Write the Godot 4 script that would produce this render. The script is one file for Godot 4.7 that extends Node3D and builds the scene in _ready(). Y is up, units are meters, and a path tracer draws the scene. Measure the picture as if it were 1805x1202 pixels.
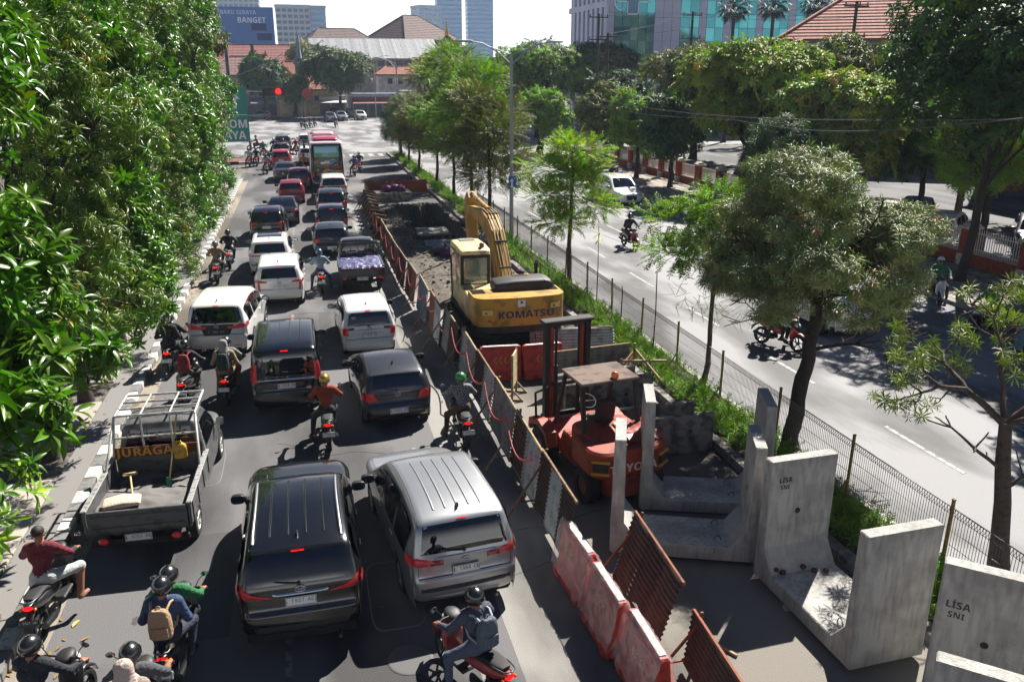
extends Node3D
# camera geometry of the photograph, used to turn a pixel of the 1805 x 1202 picture into a direction
const FOC := 1450.0
const PITCH := 18.138
const YAW := 14.073
const EYE := Vector3(0, 8.3, 0)
var cam_b: Basis
var T := {}
var MC := {}
var names := {}
var rng := RandomNumberGenerator.new()

class MB:
	var v := PackedVector3Array()
	var n := PackedVector3Array()
	var ix := PackedInt32Array()
	var uv := PackedVector2Array()
	var col := PackedColorArray()
	func tri(a: Vector3, b: Vector3, c: Vector3) -> void:
		var nn := (b - a).cross(c - a).normalized()
		var k := v.size()
		v.append(a); v.append(b); v.append(c)
		n.append(nn); n.append(nn); n.append(nn)
		ix.append(k); ix.append(k + 2); ix.append(k + 1)
	func quad(a: Vector3, b: Vector3, c: Vector3, d: Vector3) -> void:
		var nn := (c - a).cross(d - b).normalized()
		var k := v.size()
		v.append(a); v.append(b); v.append(c); v.append(d)
		n.append(nn); n.append(nn); n.append(nn); n.append(nn)
		ix.append(k); ix.append(k + 2); ix.append(k + 1)
		ix.append(k); ix.append(k + 3); ix.append(k + 2)
	# rows of points; smooth normals; seen from outside the columns run left to right and the rows upwards
	func sheet(rows: Array, wrap := false, flip := false) -> void:
		var r := rows.size()
		var c: int = rows[0].size()
		var k := v.size()
		var nn := PackedVector3Array()
		nn.resize(r * c)
		for row in rows:
			v.append_array(row)
		var cc := c if wrap else c - 1
		for i in r - 1:
			for j in cc:
				var j2 := (j + 1) % c
				var a := i * c + j
				var b := i * c + j2
				var d := (i + 1) * c + j
				var e := (i + 1) * c + j2
				var q := (v[k + e] - v[k + a]).cross(v[k + d] - v[k + b])
				if flip:
					q = -q
					ix.append(k + a); ix.append(k + b); ix.append(k + e)
					ix.append(k + a); ix.append(k + e); ix.append(k + d)
				else:
					ix.append(k + a); ix.append(k + e); ix.append(k + b)
					ix.append(k + a); ix.append(k + d); ix.append(k + e)
				nn[a] += q; nn[b] += q; nn[d] += q; nn[e] += q
		for i in nn.size():
			nn[i] = nn[i].normalized() if nn[i].length_squared() > 1e-20 else Vector3.UP
		n.append_array(nn)
	func box(ctr: Vector3, s: Vector3, bv := 0.0, b := Basis.IDENTITY) -> void:
		var h := s * 0.5
		if bv <= 0.0:
			var p := []
			for i in 8:
				p.append(ctr + b * Vector3(h.x if i & 1 else -h.x, h.y if i & 2 else -h.y, h.z if i & 4 else -h.z))
			quad(p[4], p[5], p[7], p[6]); quad(p[1], p[0], p[2], p[3]); quad(p[5], p[1], p[3], p[7])
			quad(p[0], p[4], p[6], p[2]); quad(p[6], p[7], p[3], p[2]); quad(p[0], p[1], p[5], p[4])
			return
		bv = min(bv, min(h.x, min(h.y, h.z)) * 0.95)
		var i3 := h - Vector3.ONE * bv
		for ax in 3:
			for sg in [-1.0, 1.0]:
				var e1 := Vector3.ZERO; var e2 := Vector3.ZERO; var e0 := Vector3.ZERO
				e0[ax] = sg * h[ax]
				e1[(ax + 1) % 3] = i3[(ax + 1) % 3]
				e2[(ax + 2) % 3] = i3[(ax + 2) % 3]
				if sg < 0: e1 = -e1
				quad(ctr + b * (e0 - e1 - e2), ctr + b * (e0 + e1 - e2), ctr + b * (e0 + e1 + e2), ctr + b * (e0 - e1 + e2))
		for ax in 3:
			var a1 := (ax + 1) % 3
			var a2 := (ax + 2) % 3
			for s1 in [-1.0, 1.0]:
				for s2 in [-1.0, 1.0]:
					var lo := Vector3.ZERO; var hi := Vector3.ZERO
					lo[ax] = -i3[ax]; hi[ax] = i3[ax]
					var A := Vector3.ZERO; A[a1] = s1 * h[a1]; A[a2] = s2 * i3[a2]
					var B := Vector3.ZERO; B[a1] = s1 * i3[a1]; B[a2] = s2 * h[a2]
					if s1 * s2 > 0:
						quad(ctr + b * (lo + A), ctr + b * (lo + B), ctr + b * (hi + B), ctr + b * (hi + A))
					else:
						quad(ctr + b * (lo + A), ctr + b * (hi + A), ctr + b * (hi + B), ctr + b * (lo + B))
		for i in 8:
			var sx := 1.0 if i & 1 else -1.0
			var sy := 1.0 if i & 2 else -1.0
			var sz := 1.0 if i & 4 else -1.0
			var p := ctr + b * Vector3(sx * h.x, sy * i3.y, sz * i3.z)
			var q := ctr + b * Vector3(sx * i3.x, sy * h.y, sz * i3.z)
			var r := ctr + b * Vector3(sx * i3.x, sy * i3.y, sz * h.z)
			if sx * sy * sz > 0: tri(p, q, r)
			else: tri(p, r, q)
	func xbox(a: Vector3, b: Vector3, bv := 0.0) -> void:
		box((a + b) * 0.5, (b - a).abs(), bv)
	func bar(a: Vector3, b: Vector3, w: float, h: float, bv := 0.0, up := Vector3.UP) -> void:
		var d := b - a
		var z := d.normalized()
		if absf(z.dot(up)) > 0.98: up = Vector3.RIGHT
		var x := up.cross(z).normalized()
		var y := z.cross(x)
		box((a + b) * 0.5, Vector3(w, h, d.length()), bv, Basis(x, y, z))
	func tube(pts: Array, rad, sides := 8, cap := true) -> void:
		var rows := []
		var t0: Vector3 = (pts[1] - pts[0]).normalized()
		var x := t0.cross(Vector3.UP if absf(t0.y) < 0.9 else Vector3.RIGHT).normalized()
		for i in pts.size():
			var a: Vector3 = pts[max(0, i - 1)]
			var c: Vector3 = pts[min(pts.size() - 1, i + 1)]
			var t := (c - a).normalized()
			x = (x - t * x.dot(t)).normalized()
			var y := t.cross(x)
			var r: float = rad[i] if rad is Array else rad
			var row := PackedVector3Array()
			for j in sides:
				var an := TAU * j / sides
				row.append(pts[i] + x * (cos(an) * r) + y * (sin(an) * r))
			rows.append(row)
		sheet(rows, true)
		if cap:
			for e in [0, rows.size() - 1]:
				var cen: Vector3 = pts[0] if e == 0 else pts[pts.size() - 1]
				for j in sides:
					var p: Vector3 = rows[e][j]
					var q: Vector3 = rows[e][(j + 1) % sides]
					if e == 0: tri(cen, q, p)
					else: tri(cen, p, q)
	# profile of (radius, height) points turned about the y axis of xf
	func lathe(prof: Array, sides := 20, xf := Transform3D.IDENTITY) -> void:
		var rows := []
		for p in prof:
			var row := PackedVector3Array()
			for j in sides:
				var an := -TAU * j / sides
				row.append(xf * Vector3(cos(an) * p[0], p[1], sin(an) * p[0]))
			rows.append(row)
		sheet(rows, true)
	# cross-sections across z: [z, y centre, half width, half height, x centre]
	func loft(secs: Array, xf := Transform3D.IDENTITY, sides := 16, pw := 2.6) -> void:
		var rows := []
		for s in secs:
			var row := PackedVector3Array()
			for j in sides:
				var an := TAU * j / sides
				var c := cos(an); var q := sin(an)
				row.append(xf * Vector3((s[4] if s.size() > 4 else 0.0) + signf(c) * pow(absf(c), 2.0 / pw) * s[2], s[1] + signf(q) * pow(absf(q), 2.0 / pw) * s[3], s[0]))
			rows.append(row)
		sheet(rows, true)
		for e in [0, rows.size() - 1]:
			var cen := Vector3.ZERO
			for p in rows[e]: cen += p
			cen /= sides
			for j in sides:
				if e == 0: tri(cen, rows[e][(j + 1) % sides], rows[e][j])
				else: tri(cen, rows[e][j], rows[e][(j + 1) % sides])
	# outline in the xy plane (counter-clockwise) pushed along z from z0 to z1, edges chamfered
	func extrude(poly: PackedVector2Array, z0: float, z1: float, xf := Transform3D.IDENTITY, bv := 0.0) -> void:
		if Geometry2D.is_polygon_clockwise(poly):
			poly = poly.duplicate(); poly.reverse()
		var inner := poly
		if bv > 0.0:
			var off := Geometry2D.offset_polygon(poly, -bv, Geometry2D.JOIN_MITER)
			if off.size() == 1 and off[0].size() == poly.size():
				inner = off[0]
				if Geometry2D.is_polygon_clockwise(inner): inner.reverse()
				var best := 0; var bd := 1e9
				for i in inner.size():
					if inner[i].distance_to(poly[0]) < bd: bd = inner[i].distance_to(poly[0]); best = i
				var rot := PackedVector2Array()
				for i in inner.size(): rot.append(inner[(i + best) % inner.size()])
				inner = rot
			else: bv = 0.0
		var m := poly.size()
		for i in m:
			var a := poly[i]; var b := poly[(i + 1) % m]
			quad(xf * Vector3(a.x, a.y, z1 - bv), xf * Vector3(a.x, a.y, z0 + bv), xf * Vector3(b.x, b.y, z0 + bv), xf * Vector3(b.x, b.y, z1 - bv))
			if bv > 0.0:
				var c := inner[i]; var d := inner[(i + 1) % m]
				quad(xf * Vector3(c.x, c.y, z1), xf * Vector3(a.x, a.y, z1 - bv), xf * Vector3(b.x, b.y, z1 - bv), xf * Vector3(d.x, d.y, z1))
				quad(xf * Vector3(a.x, a.y, z0 + bv), xf * Vector3(c.x, c.y, z0), xf * Vector3(d.x, d.y, z0), xf * Vector3(b.x, b.y, z0 + bv))
		var tr := Geometry2D.triangulate_polygon(inner)
		for i in range(0, tr.size(), 3):
			var a := inner[tr[i]]; var b := inner[tr[i + 1]]; var c := inner[tr[i + 2]]
			if (b - a).cross(c - a) < 0:
				var s := b; b = c; c = s
			tri(xf * Vector3(a.x, a.y, z1), xf * Vector3(b.x, b.y, z1), xf * Vector3(c.x, c.y, z1))
			tri(xf * Vector3(a.x, a.y, z0), xf * Vector3(c.x, c.y, z0), xf * Vector3(b.x, b.y, z0))
	func ball(c: Vector3, r: Vector3, seg := 12) -> void:
		var rows := []
		for i in seg / 2 + 1:
			var t := PI * i / (seg / 2)
			var row := PackedVector3Array()
			for j in seg:
				var an := -TAU * j / seg
				row.append(c + Vector3(sin(t) * cos(an) * r.x, -cos(t) * r.y, sin(t) * sin(an) * r.z))
			rows.append(row)
		sheet(rows, true)
	func arrays() -> Array:
		var a := []
		a.resize(Mesh.ARRAY_MAX)
		a[Mesh.ARRAY_VERTEX] = v
		a[Mesh.ARRAY_NORMAL] = n
		a[Mesh.ARRAY_INDEX] = ix
		if uv.size() == v.size(): a[Mesh.ARRAY_TEX_UV] = uv
		if col.size() == v.size(): a[Mesh.ARRAY_COLOR] = col
		return a
	func mesh(m: Material = null) -> ArrayMesh:
		var am := ArrayMesh.new()
		am.add_surface_from_arrays(Mesh.PRIMITIVE_TRIANGLES, arrays())
		if m: am.surface_set_material(0, m)
		return am

func part(parent: Node, called: String, mb, m: Material = null) -> MeshInstance3D:
	var o := MeshInstance3D.new()
	o.name = called
	o.mesh = mb.mesh() if mb is MB else mb
	if m: o.material_override = m
	parent.add_child(o, true)
	return o

func pbox(parent: Node, called: String, a: Vector3, b: Vector3, m: Material, bv := 0.0) -> MeshInstance3D:
	var mb := MB.new()
	mb.xbox(a, b, bv)
	return part(parent, called, mb, m)

func numbered(called: String) -> String:
	var k: int = names.get(called, 0)
	names[called] = k + 1
	return called if k == 0 else "%s_%03d" % [called, k]

func tag(o: Node, label: String, cat: String, group := "") -> Node:
	o.set_meta("label", label)
	o.set_meta("category", cat)
	if group: o.set_meta("group", group)
	return o

func thing(called: String, label: String, cat: String, at := Vector3.ZERO, turn := 0.0, group := "") -> Node3D:
	var o := Node3D.new()
	o.name = numbered(called)
	add_child(o)
	o.position = at
	o.rotation.y = turn
	tag(o, label, cat, group)
	return o

func copy(src: Node3D, label: String, at: Vector3, turn := 0.0, group := "") -> Node3D:
	var o: Node3D = src.duplicate()
	var base := String(src.name)
	var us := base.rfind("_")
	if us > 0 and base.substr(us + 1).is_valid_int(): base = base.substr(0, us)
	o.name = numbered(base)
	add_child(o)
	o.position = at
	o.rotation.y = turn
	o.set_meta("label", label)
	if group: o.set_meta("group", group)
	elif o.has_meta("group"): o.remove_meta("group")
	return o

func struct(called: String, mb, m: Material) -> MeshInstance3D:
	var o := part(self, numbered(called), mb, m)
	o.set_meta("kind", "structure")
	return o

func node(parent: Node, called: String, at := Vector3.ZERO, turn := 0.0) -> Node3D:
	var o := Node3D.new()
	o.name = called
	parent.add_child(o, true)
	o.position = at
	o.rotation.y = turn
	return o

func ray(px: float, py: float) -> Vector3:
	return (cam_b * Vector3(px - 902.5, -(py - 601.0), -FOC)).normalized()
func ground(px: float, py: float, h := 0.0) -> Vector3:
	var d := ray(px, py)
	return EYE + d * ((h - EYE.y) / d.y)
func at_z(px: float, py: float, z: float) -> Vector3:
	var d := ray(px, py)
	return EYE + d * (z / d.z)
func at_x(px: float, py: float, x: float) -> Vector3:
	var d := ray(px, py)
	return EYE + d * (x / d.x)

# ---- materials
func noise_tex(called: String, frq: float, oct: int, lo: float, hi: float, sd: int, a := 0.0, b := 1.0, normal := false) -> void:
	var f := FastNoiseLite.new()
	f.seed = sd
	f.noise_type = FastNoiseLite.TYPE_SIMPLEX_SMOOTH
	f.frequency = frq
	f.fractal_octaves = oct
	var img := f.get_seamless_image(512, 512)
	img.convert(Image.FORMAT_L8)
	var data := img.get_data()
	var lut := PackedByteArray()
	for i in 256:
		var t := clampf((i / 255.0 - a) / (b - a), 0, 1)
		lut.append(int(255.0 * lerpf(lo, hi, t)))
	for i in data.size():
		data[i] = lut[data[i]]
	img = Image.create_from_data(512, 512, false, Image.FORMAT_L8, data)
	img.convert(Image.FORMAT_RGB8)
	if normal: img.bump_map_to_normal_map(6.0)
	T[called] = ImageTexture.create_from_image(img)

func M(col: Color, rough := 0.6, metal := 0.0, tex := "", ts := 1.0, coat := 0.0, bump := "") -> StandardMaterial3D:
	var key := "%s|%.2f|%.2f|%s|%.2f|%.2f|%s" % [col.to_html(), rough, metal, tex, ts, coat, bump]
	if MC.has(key): return MC[key]
	var m := StandardMaterial3D.new()
	m.albedo_color = col
	m.roughness = rough
	m.metallic = metal
	if tex:
		m.albedo_texture = T[tex]
		m.uv1_triplanar = true
		m.uv1_scale = Vector3.ONE * ts
	if bump:
		m.normal_enabled = true
		m.normal_texture = T[bump]
		m.normal_scale = 0.25 if bump == "grain_n" else 1.7
		m.uv1_triplanar = true
		m.uv1_scale = Vector3.ONE * ts
	if coat > 0:
		m.clearcoat_enabled = true
		m.clearcoat = coat
		m.clearcoat_roughness = 0.03
	MC[key] = m
	return m

func paint(h: String, metal := 0.0, rough := 0.36) -> StandardMaterial3D:
	return M(Color(h), rough, metal, "", 1, 1.0)

func glow(col: Color, e: float) -> StandardMaterial3D:
	var m := StandardMaterial3D.new()
	m.albedo_color = col * 0.6
	m.roughness = 0.25
	m.emission_enabled = true
	m.emission = col
	m.emission_energy_multiplier = e
	return m

func text(parent: Node, called: String, s: String, size: float, m: Material, xf: Transform3D, depth := 0.004, font := "Droid Sans") -> MeshInstance3D:
	var tm := TextMesh.new()
	var f := SystemFont.new()
	f.font_names = PackedStringArray([font])
	f.font_weight = 700
	tm.font = f
	tm.text = s
	tm.font_size = 64
	tm.pixel_size = size / 46.0
	tm.depth = depth
	tm.curve_step = 4
	tm.material = m
	var o := MeshInstance3D.new()
	o.name = called
	o.mesh = tm
	parent.add_child(o, true)
	o.transform = xf
	return o

# ---- cars: one smooth shell from a side profile, a plan taper and a tumblehome; everything else is laid on it
class Shell:
	var L := 4.7; var W := 1.8; var H := 1.7; var belt := 1.05; var tum := 0.17; var R := 0.33
	var P := PackedVector2Array()      # (z from the front, y)
	var N := PackedVector2Array()
	var wz := [0.9, 3.6]
	var sill := 0.24; var ftap := 0.24; var rtap := 0.10; var top_k := 0
	func setup(pts: Array) -> void:
		var q := PackedVector2Array()
		for p in pts: q.append(Vector2(p[0], p[1]))
		for it in 2:
			var r := PackedVector2Array([q[0]])
			for i in q.size() - 1:
				r.append(q[i].lerp(q[i + 1], 0.22)); r.append(q[i].lerp(q[i + 1], 0.78))
			r.append(q[q.size() - 1])
			q = r
		for i in q.size() - 1:
			var m := int(ceil(q[i].distance_to(q[i + 1]) / 0.055))
			for j in m: P.append(q[i].lerp(q[i + 1], float(j) / m))
		P.append(q[q.size() - 1])
		for i in P.size():
			var t := (P[min(i + 1, P.size() - 1)] - P[max(i - 1, 0)]).normalized()
			N.append(Vector2(-t.y, t.x))
			if P[i].y > P[top_k].y: top_k = i
	func hw(y: float, z: float) -> float:
		var w := W * 0.5
		if y > belt: w -= tum * pow((y - belt) / (H - belt), 1.15)
		else: w -= 0.035 * pow((belt - 0.12 - y) / 0.55, 2.0)
		if z < 1.0: w -= ftap * pow((1.0 - z) / 1.0, 2.6)
		if z > L - 0.7: w -= rtap * pow((z - L + 0.7) / 0.7, 2.4)
		return w
	func at(u: float, kf: float) -> Vector3:
		var k := clampi(int(kf), 0, P.size() - 2)
		var f := kf - k
		var p := P[k].lerp(P[k + 1], f)
		var nn := N[k].lerp(N[k + 1], f)
		var s := maxf(0.0, (absf(u) - 0.8) / 0.2)
		var inset := 0.075 * (1.0 - sqrt(maxf(0.0, 1.0 - s * s))) + 0.035 * u * u
		p -= nn * inset
		return Vector3(u * hw(P[k].lerp(P[k + 1], f).y, P[k].lerp(P[k + 1], f).x), p.y, p.x - L * 0.5)
	func bottom(z: float) -> float:
		var b := sill
		for c in wz:
			var d := absf(z - c)
			var ra := R + 0.06
			if d < ra: b = maxf(b, R + sqrt(ra * ra - d * d))
		return b
	func body() -> MB:
		var us := [-1.0, -0.985, -0.95, -0.9, -0.8, -0.45, 0.0, 0.45, 0.8, 0.9, 0.95, 0.985, 1.0]
		var rows := []
		var zmax := -1.0
		for k in P.size():
			var row := PackedVector3Array()
			var e := at(1.0, k)
			zmax = maxf(zmax, e.z)
			var zz := e.z + L * 0.5
			var bo := minf(e.y, bottom(zz))
			var sd := PackedVector3Array()
			for j in 9:
				var t := (9 - j) / 9.0
				var y := lerpf(e.y, bo, t)
				sd.append(Vector3(lerpf(e.x, hw(y, zz), minf(1.0, t * 4.0)), y, e.z))
			for j in 9: row.append(Vector3(-sd[j].x, sd[j].y, sd[j].z))
			for u in us: row.append(at(u, k))
			for j in 9: row.append(sd[8 - j])
			rows.append(row)
		var mb := MB.new()
		mb.sheet(rows, false, true)
		return mb
	func k_rear(y: float) -> float:
		for k in range(P.size() - 2, top_k, -1):
			if P[k].y >= y and P[k + 1].y <= y: return k + (P[k].y - y) / maxf(1e-5, P[k].y - P[k + 1].y)
		return top_k
	func k_front(y: float) -> float:
		for k in range(0, top_k):
			if P[k].y <= y and P[k + 1].y >= y: return k + (y - P[k].y) / maxf(1e-5, P[k + 1].y - P[k].y)
		return 0.0
	func k_z(z: float) -> float:
		for k in range(2, P.size() - 1):
			if P[k].x <= z and P[k + 1].x >= z and P[k].y > 0.6: return k + (z - P[k].x) / maxf(1e-5, P[k + 1].x - P[k].x)
		return top_k
	func top_y(z: float) -> float:
		var kf := k_z(z)
		return at(1.0, kf).y
	# a raised patch with corners in (u, k): bottom left, bottom right, top right, top left
	func patch(mb: MB, c: Array, d: float, n := 8, m := 6) -> void:
		var rows := []
		for i in m + 1:
			var row := PackedVector3Array()
			for j in n + 1:
				var a: Vector2 = c[0].lerp(c[1], float(j) / n)
				var b: Vector2 = c[3].lerp(c[2], float(j) / n)
				var q := a.lerp(b, float(i) / m)
				var p := at(q.x, q.y)
				var du := at(q.x + 0.01, q.y) - at(q.x - 0.01, q.y)
				var dk := at(q.x, q.y + 0.2) - at(q.x, q.y - 0.2)
				var nn := -du.cross(dk).normalized()
				var edge := i == 0 or j == 0 or i == m or j == n
				row.append(p + nn * (d if not edge else 0.001))
			rows.append(row)
		mb.sheet(rows, false, c[3].y > c[0].y)
	func rear_patch(mb: MB, c: Array, d: float, n := 8, m := 5) -> void:
		var q := []
		for p in c: q.append(Vector2(p[0], k_rear(p[1])))
		patch(mb, q, d, n, m)
	func side_patch(mb: MB, z0: float, z1: float, y0: Callable, y1: Callable, sg: float, d: float) -> void:
		var n := maxi(2, int((z1 - z0) / 0.08))
		var rows := []
		for i in 5:
			var row := PackedVector3Array()
			for j in n + 1:
				var z := lerpf(z0, z1, float(j) / n)
				var y: float = lerpf(y0.call(z), maxf(y0.call(z) + 0.004, y1.call(z)), i / 4.0)
				row.append(Vector3(sg * (hw(y, z) + d), y, z - L * 0.5))
			rows.append(row)
		mb.sheet(rows, false, sg > 0)

var wheel_cache := {}
func wheel(parent: Node3D, at: Vector3, R: float, wd: float, rim: Material, sg: float) -> void:
	var key := "%.3f %.3f" % [R, wd]
	if not wheel_cache.has(key):
		var t := MB.new()
		var xf := Transform3D(Basis(Vector3.BACK, -PI / 2), Vector3.ZERO)
		t.lathe([[R * 0.62, -wd * 0.5], [R * 0.9, -wd * 0.5], [R * 0.97, -wd * 0.42], [R, -wd * 0.3], [R, wd * 0.3], [R * 0.97, wd * 0.42], [R * 0.9, wd * 0.5], [R * 0.62, wd * 0.5], [R * 0.6, wd * 0.2]], 28, xf)
		var r := MB.new()
		r.lathe([[R * 0.05, -wd * 0.1], [R * 0.62, -wd * 0.1], [R * 0.66, wd * 0.44], [R * 0.6, wd * 0.48], [R * 0.57, wd * 0.3], [R * 0.5, wd * 0.12], [0.001, wd * 0.12]], 28, xf)
		for i in 5:
			var a := TAU * i / 5
			r.bar(Vector3(wd * 0.36, cos(a) * R * 0.08, sin(a) * R * 0.08), Vector3(wd * 0.42, cos(a) * R * 0.6, sin(a) * R * 0.6), R * 0.16, wd * 0.12, 0.008, Vector3.RIGHT)
		r.lathe([[R * 0.14, wd * 0.2], [R * 0.14, wd * 0.42], [0.001, wd * 0.45]], 14, xf)
		wheel_cache[key] = [t.mesh(), r.mesh()]
	var w := node(parent, "wheel", at)
	if sg < 0: w.rotation.y = PI
	part(w, "tyre", wheel_cache[key][0], M(Color("1b1b1c"), 0.85))
	part(w, "rim", wheel_cache[key][1], rim)

var glass: StandardMaterial3D
var black: StandardMaterial3D
var chrome: StandardMaterial3D
var tail: StandardMaterial3D
var tail_lit: StandardMaterial3D

func plate(parent: Node3D, at: Vector3, s: String, w := 0.43, h := 0.135, tilt := 0.0, white := true) -> void:
	var o := node(parent, "number_plate", at)
	o.rotation.x = tilt
	var mb := MB.new()
	mb.box(Vector3.ZERO, Vector3(w, h, 0.012), 0.003)
	part(o, "plate", mb, M(Color("dcdcd8") if white else Color("1a1a1b"), 0.5))
	text(o, "lettering", s, minf(h * 0.5, w * 0.128), M(Color("151515"), 0.6) if white else M(Color("c8c8c4"), 0.6), Transform3D(Basis.IDENTITY, Vector3(0, 0.012, 0.0065)), 0.003, "Droid Sans Mono")
	var fr := MB.new()
	fr.xbox(Vector3(-w / 2 + 0.01, h / 2 - 0.012, 0.006), Vector3(w / 2 - 0.01, h / 2 - 0.006, 0.008))
	fr.xbox(Vector3(-w / 2 + 0.01, -h / 2 + 0.006, 0.006), Vector3(w / 2 - 0.01, -h / 2 + 0.012, 0.008))
	fr.xbox(Vector3(-w / 2 + 0.01, -h / 2 + 0.02, 0.006), Vector3(-w / 2 + 0.016, h / 2 - 0.02, 0.008))
	fr.xbox(Vector3(w / 2 - 0.016, -h / 2 + 0.02, 0.006), Vector3(w / 2 - 0.01, h / 2 - 0.02, 0.008))
	part(o, "border", fr, M(Color("151515"), 0.6))

# builds a car with its rear in the direction +z, the origin on the ground under its middle
func make_car(called: String, label: String, o: Dictionary) -> Node3D:
	var t := thing(called, label, o.get("cat", "car"))
	var s := Shell.new()
	s.L = o.L; s.W = o.W; s.H = o.H; s.belt = o.belt; s.wz = o.wz; s.R = o.get("R", 0.33); s.tum = o.get("tum", 0.17)
	s.sill = o.get("sill", 0.26); s.rtap = o.get("rtap", 0.09)
	s.setup(o.prof)
	var pm: Material = o.paint
	var hl: float = s.L * 0.5
	part(t, "body", s.body(), pm)
	var ub := MB.new()
	ub.xbox(Vector3(-s.W * 0.44, 0.2, -hl + 0.2), Vector3(s.W * 0.44, 0.46, hl - 0.2), 0.05)
	ub.xbox(Vector3(-s.W * 0.40, 0.46, -hl + 0.35), Vector3(s.W * 0.40, 0.72, hl - 0.35), 0.05)
	part(t, "underbody", ub, M(Color("141415"), 0.9))
	# rear glass
	var g: Array = o.rear_glass
	var mb := MB.new()
	s.rear_patch(mb, [[-g[1], g[0]], [g[1], g[0]], [g[3], g[2]], [-g[3], g[2]]], 0.006, 12, 8)
	part(t, "rear_window", mb, glass)
	# windscreen
	mb = MB.new()
	s.patch(mb, [Vector2(-0.84, s.k_z(o.ws[0])), Vector2(0.84, s.k_z(o.ws[0])), Vector2(0.8, s.k_z(o.ws[1])), Vector2(-0.8, s.k_z(o.ws[1]))], 0.006, 10, 8)
	part(t, "windscreen", mb, glass)
	# side windows
	for w in o.side:
		for sg in [-1.0, 1.0]:
			mb = MB.new()
			s.side_patch(mb, w[0], w[1], func(z): return o.belt + 0.035 + w[2] * (z - w[0]), func(z): return minf(o.get("wtop", 9.0), s.top_y(z) - 0.055), sg, 0.004)
			part(t, "side_window", mb, glass)
	# door seams and handles
	for z in o.get("seams", []):
		for sg in [-1.0, 1.0]:
			mb = MB.new()
			s.side_patch(mb, z - 0.004, z + 0.004, func(zz): return s.sill + 0.1, func(zz): return o.belt + 0.02, sg, 0.0015)
			part(t, "door_seam", mb, M(Color("101010"), 0.9))
			mb = MB.new()
			var hp := Vector3(sg * (s.hw(o.belt - 0.1, z - 0.16) + 0.018), o.belt - 0.1, z - 0.16 - hl)
			mb.box(hp, Vector3(0.025, 0.03, 0.2), 0.01)
			part(t, "door_handle", mb, o.get("handle", pm))
	# tail lights: quads in (u, y) for the right side, mirrored
	for q in o.tails:
		for sg in [-1.0, 1.0]:
			mb = MB.new()
			var c := []
			for p in q.c: c.append([p[0] * sg, p[1]])
			if sg < 0: c = [c[1], c[0], c[3], c[2]]
			s.rear_patch(mb, c, q.get("d", 0.02), 6, 4)
			part(t, q.get("name", "tail_light"), mb, q.get("m", tail))
	for q in o.get("side_tails", []):
		for sg in [-1.0, 1.0]:
			mb = MB.new()
			s.side_patch(mb, q[0], q[1], func(_z): return q[2], func(_z): return q[3], sg, 0.012)
			part(t, "tail_light", mb, tail)
	if o.has("bump"):
		mb = MB.new()
		s.rear_patch(mb, [[-0.9, o.bump], [0.9, o.bump], [0.9, o.bump + 0.014], [-0.9, o.bump + 0.014]], 0.003, 20, 2)
		part(t, "tailgate_seam", mb, M(Color("0c0c0d"), 0.9))
		for sg in [-1.0, 1.0]:
			mb = MB.new()
			s.rear_patch(mb, [[0.9 * sg - 0.005, o.bump], [0.9 * sg + 0.005, o.bump], [0.9 * sg + 0.005, g[0] - 0.03], [0.9 * sg - 0.005, g[0] - 0.03]], 0.003, 2, 8)
			part(t, "tailgate_seam", mb, M(Color("0c0c0d"), 0.9))
	for q in o.get("strips", []):     # [name, material, quad, depth]
		mb = MB.new()
		s.rear_patch(mb, q[2], q[3], 14, 3)
		part(t, q[0], mb, q[1])
	if o.has("brake"):
		mb = MB.new()
		var bk := s.k_rear(o.brake)
		s.patch(mb, [Vector2(-0.12, bk + 0.25), Vector2(0.12, bk + 0.25), Vector2(0.12, bk - 0.25), Vector2(-0.12, bk - 0.25)], 0.012, 6, 3)
		part(t, "high_brake_light", mb, tail_lit if o.get("lit", true) else tail)
	# headlights and grille
	for sg in [-1.0, 1.0]:
		mb = MB.new()
		var y0: float = o.get("head", 0.72)
		var c := [Vector2(0.5 * sg, s.k_front(y0 - 0.06)), Vector2(0.97 * sg, s.k_front(y0 - 0.02)), Vector2(0.97 * sg, s.k_front(y0 + 0.1)), Vector2(0.5 * sg, s.k_front(y0 + 0.05))]
		if sg < 0: c = [c[1], c[0], c[3], c[2]]
		s.patch(mb, c, 0.015, 6, 4)
		part(t, "headlight", mb, M(Color("b9bcc0"), 0.1, 0.2, "", 1, 1.0))
	mb = MB.new()
	s.patch(mb, [Vector2(-0.5, s.k_front(0.42)), Vector2(0.5, s.k_front(0.42)), Vector2(0.55, s.k_front(o.get("head", 0.72))), Vector2(-0.55, s.k_front(o.get("head", 0.72)))], 0.01, 8, 4)
	part(t, "grille", mb, black)
	# wheels
	var rim: Material = o.get("rim", M(Color("8b8d90"), 0.35, 0.9))
	for z in s.wz:
		for sg in [-1.0, 1.0]:
			wheel(t, Vector3(sg * (s.W * 0.5 - 0.13), s.R, z - hl), s.R, 0.21, rim, sg)
	# mirrors
	for sg in [-1.0, 1.0]:
		var mz: float = o.ws[0] + 0.42
		var mp := Vector3(sg * (s.W * 0.5 + 0.11), o.belt + 0.07, mz - hl)
		mb = MB.new()
		mb.loft([[-0.09, 0.0, 0.05, 0.035], [-0.06, 0.0, 0.11, 0.075], [0.0, 0.0, 0.125, 0.085], [0.035, 0.0, 0.12, 0.08]], Transform3D(Basis.IDENTITY, mp), 14, 3.0)
		mb.bar(mp + Vector3(-sg * 0.1, -0.03, 0), mp + Vector3(-sg * 0.2, -0.07, 0.0), 0.06, 0.04, 0.01)
		var mir := part(t, "mirror", mb, o.get("mirror", black))
		mb = MB.new()
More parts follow.
